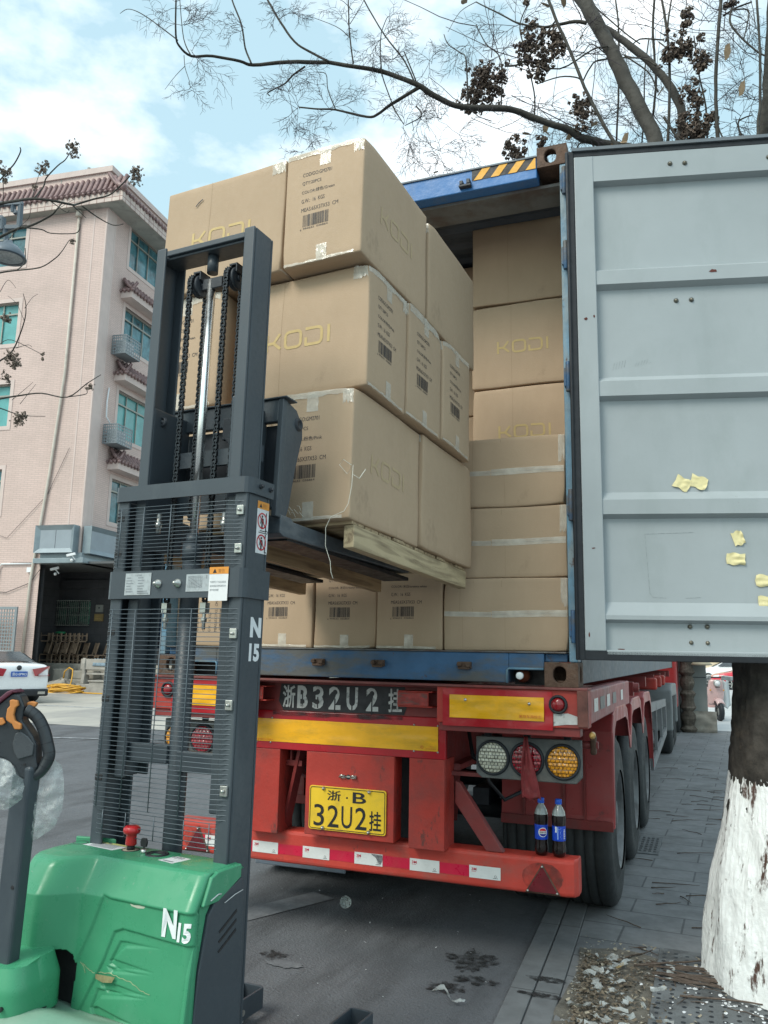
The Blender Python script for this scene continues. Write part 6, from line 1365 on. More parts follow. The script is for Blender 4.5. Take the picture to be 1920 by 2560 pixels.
# corner sign boxes over the entrance
zinc = mat('zinc sheet', (.24, .29, .32), .38, metal=.25, var=.1, vs=2, dirt=(.17, .21, .24), da=.4, ds=1.5)
zinl = mat('light zinc face', (.27, .31, .35), .42, metal=.1, var=.08, vs=1.5)
m = M(BT); m.box((-1.72, -.34, 4.60), (.02, 0, 4.78)); m.box((.02, -.34, 4.60), (.40, 9, 4.78)); m.box((-1.62, -.10, 4.78), (.0, -.0, 5.0)); m.box((.0, -.10, 4.78), (.16, 9, 5.0)); lg2 = bb('sign_ledge', m, zinc, bev=.01)
def signbox(P0, du, L_, nrm, nm):
    """slanted frame round a flat panel on a facade"""
    du, nrm = Vector(du), Vector(nrm); P0 = Vector(P0); zz = Vector((0, 0, 1)); h = 1.02; t = .17
    O_ = [P0, P0+du*L_, P0+du*L_+zz*h, P0+zz*h]; I_ = [P0+du*t+zz*t+nrm*-.10, P0+du*(L_-t)+zz*t+nrm*-.10, P0+du*(L_-t)+zz*(h-t)+nrm*-.10, P0+du*t+zz*(h-t)+nrm*-.10]; Bk = [p-nrm*.34 for p in O_]
    m = M(BT); m.add(O_+I_+Bk, [(i, (i+1) % 4, 4+(i+1) % 4, 4+i) for i in range(4)]+[(i, (i+1) % 4, 8+(i+1) % 4, 8+i) for i in range(4)]); s = bb(nm, m, zinc)
    m = M(BT); m.add(I_, [(0, 1, 2, 3)]); bb('sign_panel', m, zinl, s)
    m = M(BT); m.bar(I_[0]+du*(L_/2-t)+nrm*.003, I_[3]+du*(L_/2-t)+nrm*.003, .012, .004, nrm); bb('panel_joint', m, MT['mastd'], s)
signbox((-1.72, -.36, 4.98), (1, 0, 0), 1.66, (0, -1, 0), 'sign_box'); signbox((.42, .02, 4.98), (0, 1, 0), 4.2, (1, 0, 0), 'sign_box'); signbox((.42, 4.3, 4.98), (0, 1, 0), 4.2, (1, 0, 0), 'sign_box')
# recessed entrance
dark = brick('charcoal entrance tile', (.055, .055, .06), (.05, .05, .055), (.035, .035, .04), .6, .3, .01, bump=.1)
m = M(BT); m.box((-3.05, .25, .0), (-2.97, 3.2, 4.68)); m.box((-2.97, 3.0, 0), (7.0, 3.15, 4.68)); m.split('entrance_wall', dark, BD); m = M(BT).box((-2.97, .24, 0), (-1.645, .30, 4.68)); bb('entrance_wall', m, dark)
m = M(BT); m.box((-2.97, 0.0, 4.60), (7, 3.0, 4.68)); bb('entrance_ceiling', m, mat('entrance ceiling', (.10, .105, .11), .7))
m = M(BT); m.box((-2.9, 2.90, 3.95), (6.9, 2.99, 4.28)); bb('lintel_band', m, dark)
m = M(BT); wa, wb, wc, wd = -2.90, -1.46, 2.52, 3.42; m.box((wa, 2.955, wc), (wb, 2.998, wd)); wn = bb('window', m, mat('green lit curtain glass', (.10, .20, .15), .35, var=.8, vs=3.5, bump=0))  # mottled green pane
m = M(BT)
for k in range(17): x = wa+(wb-wa)*k/16; m.box((x-.015, 2.84, wc-.08), (x+.015, 2.86, wd+.05))
for z in (wc-.05, wc+.35, wd-.25, wd+.03): m.box((wa-.08, 2.861, z-.012), (wb+.08, 2.88, z+.012))
bb('window_bars', m, MT['steel'], wn)
m = M(BT)
for x in (-2.42, -1.94): m.box((x-.03, 2.89, wc), (x+.03, 2.95, wd))
bb('window_frame', m, MT['mastd'], wn)
m = M(BT).box((-1.18, 2.94, 3.0), (-.86, 2.998, 3.29)); p1 = bb('wall_plaque', m, mat('pewter plaque', (.30, .30, .28), .4, metal=.3)); m = M(BT); m.box((-1.05, 2.935, 3.14), (-.99, 2.9395, 3.20)); bb('plaque_mark', m, MT['mastd'], p1)
m = M(BT).box((-1.22, 2.94, 2.64), (-.82, 2.998, 2.93)); p2 = bb('wall_plaque', m, mat('brass plaque', (.28, .20, .09), .4, metal=.3)); m = M(); fpl = lambda x, y: BT @ Vector((x, 2.936, y)); put_text(m, '\u751f\u6d3b\u5e02\u573a', fpl, -1.16, 2.82, .28, .05, .01); put_text(m, '\u670d\u52a1\u4e2d\u5fc3', fpl, -1.16, 2.70, .28, .07, .01); bb('plaque_text', m, mat('dim gold lettering', (.45, .30, .10), .5), p2)
for i, (u, v, z) in enumerate(((-.02, -.42, 4.86), (-1.25, .35, 4.45))):
    T = BT @ Matrix.Translation((u, v, z)); g = root('security_camera', T); tag(g, ('white security camera on the corner of the zinc ledge', 'white security camera hanging inside the dark entrance, below the ledge')[i], 'camera')
    m = M(T); m.bar((-.16, -.06, -.02), (.14, .02, .06), .09, .09); m.build('camera_body', MT['white'], g, bev=.01); m = M(T); m.bar((.0, .0, .0), (.10, .10, -.16), .04, .04); m.ball((.02, .0, -.18), .06, 8); m.build('camera_bracket', MT['sticker'], g)
# stone terrace, steps
stone = mat('pale rough stone', (.33, .31, .27), .9, var=.3, vs=1.6, dirt=(.20, .19, .17), da=.7, ds=2.2, bump=.9, bs=6)
tr = M(BT); tr.box((-2.96, 1.75, 0), (9, 2.99, .98)); o = tr.build('stone_terrace', stone, loc=BT @ Vector((0, 1.75, 0)), bev=.03); tag(o, 'low rough stone terrace under the stacked bamboo chairs', 'terrace')
m = M(BT); m.box((-.9, 1.15, 0), (.2, 1.74, .42)); m.box((-.85, 1.30, .42), (.1, 1.74, .74)); tag(m.build('stone_steps', stone, loc=BT @ Vector((.6, 1.4, 0)), bev=.04), 'rough grey stone steps between the white car and the concrete bench', 'steps')
m = M(BT); m.box((-1.62, 1.2, 0), (-.92, 1.74, .80)); tag(m.build('stone_wall', stone, loc=BT @ Vector((-.8, 1.4, 0)), bev=.05), 'low rubble stone wall just right of the white car', 'stone wall')
m = M(BT)
def rock(u, v): a = u*6.283; r = .42*math.sin(math.pi*min(.999, max(.001, .5+v*.5)))**.8; k = 1+.35*noise.noise(Vector((math.cos(a)*1.6, math.sin(a)*1.6, v*2))); return (-.75+1.5*r*k*math.cos(a), .55+r*k*math.sin(a), .42*math.sin(v*math.pi/2)*1.0*k)
m.grid(rock, 24, 12, False); tag(m.build('stone_rubble', stone, loc=BT @ Vector((0, .45, 0))), 'pale boulder with rubble behind the coiled yellow hose', 'rock')
# bench, planter, hose
bm_ = mat('grey concrete bench', (.36, .34, .31), .8, var=.12, vs=3, dirt=(.25, .24, .22), da=.6, ds=2.5)
B2 = BT @ Matrix.Translation((-.22, .78, .28)) @ Matrix.Scale(.92, 4); be = root('concrete_bench', B2); tag(be, 'grey concrete bench with curved ends, blue fringed cloth over its back', 'bench')
m = M(B2); m.box((-.03, -.02, -.42), (2.0, .55, -.001)); m.build('plinth', bm_, be, bev=.02)
for x in (.14, 1.75): m = M(B2); m.prism([(.0, 0), (.42, 0), (.40, .30), (.22, .42), (.16, .98), (.05, 1.02), (.0, .80), (.06, .40)], 0, x, x+.14); m.build('bench_end', bm_, be, bev=.02)
m = M(B2); m.box((.281, .12, .36), (1.749, .46, .44)); m.build('seat', bm_, be, bev=.01); m = M(B2); m.box((.05, .06, .56), (2.0, .125, .98)); m.build('backrest', bm_, be, bev=.02)
cm = M(B2); cm.grid(lambda u, v: (.62+.62*u, .09+.05*math.cos(v*3.14)+.0, 1.0-.30*abs(v-.15)*1.15+.01*math.sin(u*30)), 20, 10); tag(cm.build('fringed_cloth', mat('blue grey cloth', (.20, .27, .33), .9, var=.3, vs=9), loc=B2 @ Vector((.9, .09, 1)), solid=.02), 'pale blue fringed cloth draped over the concrete bench back', 'cloth')
m = M(BT); m.lathe([(.0001, .74), (.08, .74), (.13, .85), (.15, .96), (.12, .94), (.0001, .93)], (1.02, 1.15, -.22), 16); tag(m.build('clay_pot', mat('terracotta', (.35, .12, .07), .7, var=.15), loc=BT @ Vector((1.02, 1.15, .52))), 'round terracotta pot on the step right of the concrete bench', 'pot')
m = M(BT); m.box((.86, -.05, 0), (1.8, .55, .40)); m.box((.82, -.09, .40), (1.84, .59, .45)); tag(m.build('concrete_planter', bm_, loc=BT @ Vector((2.4, .3, 0)), bev=.01), 'square concrete planter right of the yellow hose coil', 'planter')
hs = M(BT); rs = random.Random(6)
for k in range(9):
    rx, ry = .66+rs.uniform(-.12, .12), .26+rs.uniform(-.08, .08); z = .03+.026*k; cx = .12+rs.uniform(-.10, .10); ph = rs.uniform(0, 6)
    hs.tube([(cx+rx*math.cos(a*.262), -.35+ry*math.sin(a*.262), z+.05*math.sin(a*.262*2+ph)) for a in range(25)], .026, 6, False)
hs.tube([(.10, -.1, .2), (.02, .1, .35), (-.02, .2, .6), (-.06, .25, .80), (-.25, .3, .86), (-.5, .4, .72), (-.62, .5, .35)], .024, 6); hs.tube([(.7, -.35, .03), (1.4, -.5, .03), (3.0, -.4, .03)], .024, 6)
tag(hs.build('garden_hose', mat('yellow hose', (.62, .33, .04), .5, var=.2, vs=6), loc=BT @ Vector((.7, -.3, 0))), 'coiled orange yellow hose lying before the stone terrace', 'hose')
# perforated gate at the left
gt = root('metal_gate', BT @ Matrix.Translation((-2.0, -.5, 0))); tag(gt, 'perforated dark grey metal gate against the pink wall left of the entrance', 'gate')
T = BT @ Matrix.Translation((-1.98, -.55, .0))
for k in range(3):
    m = M(T); x0 = -1.28*(k+1); m.box((x0, 0, .35), (x0+.10, .06, 3.0)); m.box((x0+1.14, 0, .35), (x0+1.24, .06, 3.0)); m.box((x0+.10, 0, 2.9), (x0+1.14, .06, 3.0)); m.box((x0+.1, 0, .35), (x0+1.14, .06, .45)); fr2 = m.build('gate_frame', cage_m, gt)
    m = M(T)
    for i in range(1, 9): m.box((x0+.1+i*.1155-.016, .02, .45), (x0+.1+i*.1155+.016, .04, 2.9))
    for j in range(1, 20): m.box((x0+.1, .0205, .45+j*.1225-.018), (x0+1.14, .0395, .45+j*.1225+.018))
    m.build('gate_lattice', cage_m, gt)
# bamboo chairs
bam = mat('aged bamboo', (.24, .17, .12), .65, var=.3, vs=6)
def chair0():
    r = root('bamboo_chair', Matrix()); w, d, h = .34, .32, .34
    m = M(); m.box((-w/2, -d/2, h-.04), (w/2, d/2, h)); m.build('seat', bam, r)
    for x in (-1, 1):
        for y in (-1, 1): m = M(); m.box((x*w/2-.025, y*d/2-.025, 0), (x*w/2+.025, y*d/2+.025, h-.041)); m.build('leg', bam, r)
    m = M(); [m.bar((x*w/2, d/2+.01, h), (x*w/2, d/2+.13, h+.46), .04, .04) for x in (-1, 1)]; [m.bar((-w/2+.06*k, d/2+.03, h+.05), (-w/2+.06*k, d/2+.12, h+.42), .028, .02) for k in range(1, 6)]; m.bar((-w/2, d/2+.12, h+.42), (w/2, d/2+.12, h+.42), .04, .04); m.build('backrest', bam, r)
    m = M(); [m.bar((-w/2, -d/2, z), (w/2, -d/2, z), .03, .03) for z in (.08, .27)]; [m.bar((x*w/2, -d/2, .1), (x*w/2, d/2, .1), .03, .03) for x in (-1, 1)]; m.bar((-w/2, -d/2, .08), (-w/2, d/2, .28), .022, .022); m.bar((-w/2, d/2, .08), (-w/2, -d/2, .28), .022, .022); m.build('stretcher', bam, r)
    return r
c0 = chair0(); GCH = 'bamboo chairs stacked on the terrace'
ns = ['first', 'second', 'third', 'fourth', 'fifth']
k = 0
for i in range(5):
    T = BT @ Matrix.Translation((-2.92+.40*i, 2.35, .98)) @ Matrix.Rotation(R(-26 if i else -60), 4, 'Z')
    if i == 0: c0.matrix_world = T; WM[c0.name] = T; o = c0; tag(c0, 'x', 'chair', GCH)
    else: o = copy_tree(c0, T)
    o['label'] = 'upright bamboo chair on the terrace, %s from the left of the lower row' % ns[i]
    T2 = BT @ Matrix.Translation((-2.92+.40*i, 2.35, .98+.34*2+.48)) @ Matrix.Rotation(R(-26 if i else -60), 4, 'Z') @ Matrix.Rotation(math.pi, 4, 'X') @ Matrix.Translation((0, .02, .0))
    o2 = copy_tree(c0, T2 @ Matrix.Translation((0, 0, -.0))); o2['label'] = 'upturned bamboo chair, legs in the air, %s from the left on the stack' % ns[i]
for i in range(3):
    o = copy_tree(c0, BT @ Matrix.Translation((-.92+.5*i, 2.4, .98)) @ Matrix.Rotation(R(-35), 4, 'Z')); o['label'] = 'single bamboo chair behind the concrete bench, %s of three' % ns[i]
m = M(BT); m.cyl((-2.3, 2.4, 2.12), (-2.3, 2.4, 2.20), .22, 14, .17); tag(m.build('plastic_basin', mat('green plastic basin', (.03, .22, .10), .5), loc=BT @ Vector((-2.3, 2.4, 2.12))), 'green plastic basin on top of the stacked bamboo chairs', 'basin')

# ================================================================ white saloon
def loft(m, secs, xf):
    n = len(secs[0][1]); vs = []
    for y, s in secs: vs += [(x, y, z) for x, z in s]
    m.add([xf(v) for v in vs], [(i*n+k, i*n+k+1, (i+1)*n+k+1, (i+1)*n+k) for i in range(len(secs)-1) for k in range(n-1)], True)
def car(T, paint, name, lab, plate=None, group=None):
    r = root('car', T); r.name = 'parked_car'; WM[r.name] = T; tag(r, lab, 'car', group); glass = bpy.data.materials.get('car glass') or mat('car glass', (.05, .06, .07), .08, var=.4, vs=2, bump=0, spec=.9)
    W_ = .92
    def sec(zb, belt, w, roof=None, wr=None):
        out = [(0, zb), (w*.80, zb), (w*.96, zb+.10), (w, zb+.30), (w*.985, belt-.10), (w*.93, belt)]
        if roof: out += [(w*.86, belt+.10), (wr, roof-.10), (wr*.86, roof-.02), (0, roof)]
        else: out += [(w*.88, belt+.012), (w*.80, belt+.03), (w*.6, belt+.045), (0, belt+.055)]
        return out
    S_ = [(0, sec(.32, .93, .80)), (.06, sec(.26, 1.02, .87)), (.20, sec(.24, 1.07, .905)), (.55, sec(.22, 1.07, W_)), (.75, sec(.22, 1.05, W_, 1.13, .66)), (1.25, sec(.2, 1.02, W_, 1.36, .62)), (1.75, sec(.2, 1.0, W_, 1.45, .60)), (2.5, sec(.2, .98, W_, 1.47, .60)), (3.0, sec(.2, .96, W_, 1.38, .58)), (3.55, sec(.2, .95, W_, 1.08, .56)), (3.8, sec(.2, .93, W_)), (4.4, sec(.22, .84, .88)), (4.75, sec(.28, .70, .76)), (4.85, sec(.34, .58, .60))]
    m = M(T); loft(m, S_, lambda v: v); loft(m, S_, lambda v: (-v[0], v[1], v[2]))
    for y, s in (S_[0], S_[-1]): m.add([(x, y, z) for x, z in s]+[(-x, y, z) for x, z in reversed(s[1:-1])], [tuple(range(2*len(s)-2))])
    o = m.build('body', paint, r); bmx = bmesh.new(); bmx.from_mesh(o.data); bmesh.ops.remove_doubles(bmx, verts=bmx.verts, dist=.001); bmesh.ops.recalc_face_normals(bmx, faces=bmx.faces); bmx.to_mesh(o.data); bmx.free()
    s = o.modifiers.new('s', 'SUBSURF'); s.levels = s.render_levels = 2
    m = M(T); m.add([(-.62, .60, 1.155), (.62, .60, 1.155), (.50, 1.36, 1.425), (-.50, 1.36, 1.425)], [(0, 1, 2, 3)]); m.add([(-.58, 2.98, 1.41), (.58, 2.98, 1.41), (.66, 3.62, 1.10), (-.66, 3.62, 1.10)], [(0, 1, 2, 3)])
    for s_ in (-1, 1): m.add([(s_*.885, 1.0, 1.10), (s_*.885, 3.3, 1.06), (s_*.66, 2.8, 1.40), (s_*.665, 1.5, 1.385)], [(0, 1, 2, 3)])
    m.build('windows', glass, r)
    blk = MT['rubber']
    for s_ in (-1, 1):
        for y in (.98, 3.85):
            m = M(T); x = s_*.925; m.lathe([(.0001, x-s_*.03), (.20, x-s_*.02), (.215, x), (.30, x), (.325, x-s_*.03), (.325, x-s_*.22), (.0001, x-s_*.22)], (0, y, .325), 28, 0); w = m.build('wheel', blk, r)
            m = M(T)
            for k in range(5): a = k*1.257; m.bar((x+s_*.004, y, .325), (x+s_*.004, y+.2*math.cos(a), .325+.2*math.sin(a)), .05, .02, (1, 0, 0))
            m.lathe([(.20, x-s_*.0), (.215, x+s_*.006)], (0, y, .325), 24, 0); m.build('rim', MT['steel'], w)
    m = M(T).box((-.86, -.05, .20), (.86, .35, .40)); m.build('lower_bumper', MT['rubber'], r, bev=.05, seg=3)
    tl = bpy.data.materials.get('tail lamp') or mat('tail lamp', (.35, .02, .03), .15, coat=1, bump=0)
    for s_ in (-1, 1):
        m = M(T); m.add([(s_*.36, -.060, .95), (s_*.44, -.060, .76), (s_*.87, .015, .76), (s_*.95, .36, .84), (s_*.94, .46, 1.02), (s_*.85, .015, 1.03)], [(0, 1, 2, 3, 4, 5)]); m.build('tail_lamp', tl, r, solid=.03)
        m = M(T); m.add([(s_*.60, 4.80, .66), (s_*.86, 4.5, .70), (s_*.86, 4.48, .80), (s_*.66, 4.72, .76)], [(0, 1, 2, 3)]); m.build('headlight', MT['white'], r, solid=.03)
    if plate:
        m = M(T).box((-.225, -.050, .74), (.225, -.035, .885)); pl = m.build('number_plate', mat('plate blue', (.02, .10, .42), .4), r, bev=.004); m = M(); f = lambda x, y: T @ Vector((x, -.052, y)); put_text(m, plate, f, -.20, .768, .40, .090, .01); m.build('plate_characters', MT['white'], pl)
        m = M(T); m.lathe([(.0001, -.02), (.06, -.02), (.07, 0)], (0, 0, 0), 20, 1); m.v = [T @ Vector((0, -.0, .985)) + (v-T @ Vector((0, 0, 0))) for v in m.v]; m.build('badge', MT['mastd'], r)
        m = M(T).box((.55, -.06, .26), (.75, -.049, .33)); m.build('exhaust_trim', MT['steel'], r)
    return r
whitep = mat('white car paint', (.80, .82, .84), .25, var=.02, bump=0, coat=.8)
Pc = atd(40, 1758, 22.5)
car(Matrix.Translation((Pc.x, Pc.y, 0)) @ Matrix.Rotation(R(66), 4, 'Z'), whitep, 'c', 'white saloon with a blue number plate parked before the pink building', '\u6d59G\u00b70P9K5')
redc = mat('bright red car paint', (.55, .025, .05), .25, var=.03, bump=0, coat=.8)
Pc = atd(1765, 1700, 46)
car(Matrix.Translation((Pc.x+5.0, Pc.y, 0)) @ Matrix.Rotation(R(98), 4, 'Z'), redc, 'c', 'bright red car far behind the scooter at the right', None)
Pc = atd(1755, 1690, 53)
car(Matrix.Translation((Pc.x+4.2, Pc.y, .15)) @ Matrix.Rotation(R(92), 4, 'Z'), whitep, 'c', 'pale car parked beyond the red one, mostly hidden', None)
# far beige building and boundary
fb_ = root('far_building', (12, 64, 0)); tag(fb_, 'cream low building with a dark window far down the street at right', 'building')
M().box((-4, 60, 0), (26, 68, 7.5)).build('wall', mat('cream render', (.66, .55, .40), .8, var=.04), fb_)
for k in range(5): P = 2.75+k*4.2; w = M().box((P, 59.93, 1.95), (P+1.9, 59.999, 3.6)).build('window', MT['inner'], fb_); M().box((P+.9, 59.88, 1.95), (P+.98, 59.929, 3.6)).build('window_bar', alu, w)
lb_ = root('distant_block', (-60, 90, 0)); tag(lb_, 'pale low buildings beyond the yard seen through the mesh guard', 'building')
M().box((-75, 80, 0), (-6, 92, 9)).build('wall', mat('hazy grey render', (.45, .46, .45), .9, var=.1), lb_)
for k in range(12): M().box((-72+k*5.4, 79.9, 2), (-69+k*5.4, 79.99, 4.5)).build('window', MT['inner'], lb_)
# gate pillar, rough trunk and stone ornament behind the trailer
pc = mat('grey pillar cladding', (.27, .29, .28), .7, var=.06, vs=1.2, dirt=(.2, .21, .2), da=.4, ds=1)
gp = root('gate_pillar', (1.55, 15.9, 0)); tag(gp, 'grey clad gate pillar beyond the trailer, seen under the open door', 'pillar')
m = M(); m.box((1.20, 15.6, .0), (1.80, 16.25, 1.16)); m.box((1.205, 15.605, 1.175), (1.795, 16.245, 3.6)); m.build('shaft', pc, gp, bev=.006); M().box((1.21, 15.61, 1.16), (1.79, 16.24, 1.175)).build('shadow_joint', MT['mastd'], gp)
m = M()
m.grid(lambda u, v: (1.30+.66*u+.03*noise.noise(Vector((u*4, v*4, 1))), 15.30-.04*noise.noise(Vector((u*5, v*5, 2)))-.10*math.sin(v*1.2), .46*v), 14, 10); m.box((1.32, 15.32, 0), (1.97, 15.6, .44)); m.build('crumbling_base', stone, gp)
rt = root('palm_tree', (1.37, 15.25, 0)); tag(rt, 'rough dark palm trunk standing against the grey gate pillar', 'tree')
m = M(); m.lathe([(.13+.028*math.sin(k*1.9)+.02*(k % 2), k*.075) for k in range(46)], (1.40, 15.22, 0), 14, 2, False); m.build('trunk', mat('rough palm bark', (.09, .075, .06), .95, var=.5, vs=7, dirt=(.25, .22, .18), da=.7, ds=6, bump=1, bs=14), rt)
m = M(); m.lathe([(.0001, 1.42), (.24, 1.44), (.25, 1.46), (.14, 1.53), (.09, 1.60), (.11, 1.70), (.22, 1.755), (.22, 1.775), (.10, 1.82), (.10, 1.92), (.18, 1.97), (.0001, 1.99)], (1.68, 15.3, 0), 20); tag(m.build('stone_ornament', mat('sandy stone', (.42, .38, .28), .8, var=.15), loc=Vector((1.68, 15.3, 1.42))), 'sand coloured flanged ornament on the front of the grey gate pillar', 'ornament')
# scooter
ST = Matrix.Translation((2.02, 19.4, 0)) @ Matrix.Scale(1.12, 4) @ Matrix.Rotation(R(18), 4, 'Z'); sc = root('motor_scooter', ST); tag(sc, 'pale pink motor scooter with a round headlamp under a white leg cover', 'scooter')
pk = mat('rose scooter paint', (.50, .34, .33), .25, var=.04, coat=.7, bump=0); gy = mat('silver grey cover', (.50, .53, .54), .6, var=.1, vs=6)
m = M(ST); m.grid(lambda u, v: (.19*math.sin(u*math.pi-math.pi/2)*(1-.35*abs(v-.45)*1.3), -.08*math.cos(u*math.pi-math.pi/2)+.02+.25*(1-v)*.2, .36+.58*v), 16, 10); m.build('front_shield', pk, sc, solid=.02)
m = M(ST); m.grid(lambda u, v: (.085*math.cos(u*math.pi), -.30+.30*v+.0, .46+.06*math.sin(u*math.pi)-.10*(v-.5)**2*4), 12, 8); m.build('front_mudguard', pk, sc, solid=.012)
m = M(ST); m.lathe([(.10, -.05), (.20, -.045), (.225, 0), (.20, .045), (.10, .05)], (0, -.18, .225), 28, 0); w = m.build('wheel', MT['rubber'], sc); m = M(ST); m.lathe([(.0001, -.02), (.10, -.04), (.10, .04), (.0001, .02)], (0, -.18, .225), 20, 0); m.build('rim', MT['steel'], w)
m = M(ST); m.lathe([(.10, -.05), (.20, -.045), (.225, 0), (.20, .045), (.10, .05)], (0, 1.10, .225), 24, 0); m.build('wheel', MT['rubber'], sc)
m = M(ST); m.lathe([(.0001, -.14), (.045, -.135), (.062, -.115)], (0, 0, .86), 20, 1); hl = m.build('headlamp', MT['sticker'], sc); m = M(ST); m.lathe([(.062, -.10), (.064, -.125), (.076, -.12), (.080, -.06)], (0, 0, .86), 24, 1); m.build('lamp_rim', MT['steel'], hl)
for s_ in (-1, 1): m = M(ST); m.ball((s_*.15, -.07, .70), .022, 6); m.build('indicator', bpy.data.materials['amber lens'], sc)
m = M(ST); m.box((-.05, -.125, .76), (.05, -.10, .775)); m.build('air_slot', MT['black'], sc)
m = M(ST); m.tube([(-.33, .10, 1.02), (-.12, .02, .99), (.12, .02, .99), (.33, .10, 1.02)], .016, 8); m.build('handlebar', MT['black'], sc)
for s_ in (-1, 1): m = M(ST); m.grid(lambda u, v, s_=s_: (s_*(.12+.30*u), -.02+.10*u-.05*math.sin(v*3.14), .94+.10*math.sin(v*3.14)-.03*u), 8, 8); m.build('hand_cover', gy, sc, solid=.01)
m = M(ST); m.bar((-.22, .08, 1.0), (-.26, .05, 1.14), .012, .012); m.ball((-.27, .04, 1.16), .05, 8, (1.2, .3, .8)); m.build('mirror', MT['black'], sc)
m = M(ST); m.prism([(.0, .30), (.35, .30), (.45, .55), (.5, .75), (1.25, .78), (1.35, .6), (1.25, .32), (1.0, .28)], 0, -.15, .15); m.build('rear_body', pk, sc, bev=.04); m = M(ST).box((-.14, .50, .755), (.14, 1.2, .83)); m.build('seat', MT['black'], sc, bev=.03)
m = M(ST); m.grid(lambda u, v: (.10+.28*u+.05*v*u, -.02+.25*u+.05*math.sin(u*9)+.06*v, .92-.62*v+.03*math.sin(u*8)), 12, 12); m.build('leg_cover', gy, sc, solid=.01)
m = M(ST); m.bar((.10, .35, .22), (.26, .30, .02), .02, .02); m.build('kick_stand', MT['black'], sc)
# ================================================================ street tree right of the container
bark = mat('grey bark', (.066, .062, .055), .85, var=.3, vs=7, dirt=(.045, .042, .035), da=.7, ds=9, bump=.7, bs=30)
barkd = mat('dark lower bark', (.042, .037, .032), .95, var=.6, vs=14, dirt=(.095, .072, .052), da=.6, ds=8, dpos=.56, bump=1.0, bs=26)
barkw = mat('whitewashed bark', (.80, .82, .82), .75, var=.06, vs=9, dirt=(.60, .61, .60), da=.5, ds=5, dpos=.5, dirt2=(.075, .04, .03), d2a=1, d2s=13, d2pos=.575, d2st=(1, 1, .30), bump=1.0, bs=18)
twm = mat('fine twig', (.045, .035, .045), .8, var=.2, bump=0)
limbm = mat('dark limb bark', (.045, .042, .036), .85, var=.3, vs=9, dirt=(.10, .095, .08), da=.5, ds=12, bump=.6, bs=40)
TRE = root('street_tree', (2.11, .50, 0)); tag(TRE, 'bare street tree beside the container, its trunk whitewashed at the foot', 'tree')
def trunk_pt(a, z):
    tb_ = ((0, .385), (.25, .365), (.485, .335), (.7, .285), (.96, .236), (1.5, .190), (4.6, .155)); r = tb_[-1][1]
    for (z0, r0), (z1, r1) in zip(tb_, tb_[1:]):
        if z <= z1: t = max(0, (z-z0)/(z1-z0)); r = r0+(r1-r0)*t; break
    r *= 1+.05*math.sin(3*a+z)+.035*math.sin(7*a+2*z)
    r += .012*noise.noise(Vector((math.cos(a)*3, math.sin(a)*3, z*2.4)))+.006*noise.noise(Vector((math.cos(a)*9, math.sin(a)*9, z*6)))+.006*abs(noise.noise(Vector((math.cos(a)*22, math.sin(a)*22, z*5))))+.003*noise.noise(Vector((math.cos(a)*50, math.sin(a)*50, z*34)))
    return (2.11+r*math.cos(a), .50+.02*z+r*math.sin(a), z)
ZW = .97
m = M(); m.grid(lambda u, v: trunk_pt(u*6.2832, ZW*v+(.022*noise.noise(Vector((math.cos(u*6.28)*14, math.sin(u*6.28)*14, 0)))+.03*noise.noise(Vector((math.cos(u*6.28)*5, math.sin(u*6.28)*5, 0))))*v*v), 420, 300); m.build('whitewash', barkw, TRE)
def dk(u, v):
    p = trunk_pt(u*6.2832, ZW-.25+(3.3-ZW)*v); e = .985 if v < .1 else 1.0; return (2.11+(p[0]-2.11)*e, .5+(p[1]-.5)*e, p[2])
m = M(); m.grid(lambda u, v: (lambda p: (p[0]+.010*noise.noise(Vector((u*60, v*30, 2))), p[1], p[2]))(dk(u, v)), 140, 160); m.build('trunk', barkd, TRE)
m = M(); m.tube([(2.05, .52, 2.6), (2.0, .7, 3.3), (1.85, 1.0, 3.9), tuple(ony(1655, 470, 1.25))], [.18, .15, .12, .07], 16); m.tube([(2.1, .55, 2.5), (2.1, .8, 3.3), (2.1, 1.1, 3.9), tuple(ony(1694, 480, 1.4))], [.15, .12, .09, .045], 14); m.build('fork', barkd, TRE)
def px_pts(P, Y, dY=0): return [ony(p[0], p[1], Y+dY*i/max(1, len(P)-1)) for i, p in enumerate(P)]
def rad(px, P): return px*.5*((P-CP).dot(FW))/CF
def smooth(pts, rs, k=4):
    out, ro = [], []
    for i in range(len(pts)-1):
        p0, p1, p2, p3 = pts[max(0, i-1)], pts[i], pts[i+1], pts[min(len(pts)-1, i+2)]
        for j in range(k):
            t = j/k; out.append(.5*((2*p1)+(p2-p0)*t+(2*p0-5*p1+4*p2-p3)*t*t+(3*p1-p0-3*p2+p3)*t**3)); ro.append(rs[i]+(rs[i+1]-rs[i])*t)
    return out+[pts[-1]], ro+[rs[-1]]
def limb(P, Y, w0, w1, nm=None, mt_=None, par=None, dY=0, kn=.12, n=10, into=None):
    pts = px_pts(P, Y, dY); rs_ = [rad(w0+(w1-w0)*i/(len(P)-1), pts[i]) for i in range(len(P))]
    pts, rs_ = smooth(pts, rs_)
    rs_ = [r*(1+kn*noise.noise(p*6)) for r, p in zip(rs_, pts)]; pts = [p+Vector((noise.noise(p*9), noise.noise(p*9+Vector((5, 0, 0))), noise.noise(p*9+Vector((0, 7, 0)))))*r*.35 for p, r in zip(pts, rs_)]
    if into is not None: into.tube(pts, rs_, n); return pts
    m = M(); m.tube(pts, rs_, n); m.build(nm, mt_, par or TRE); return pts
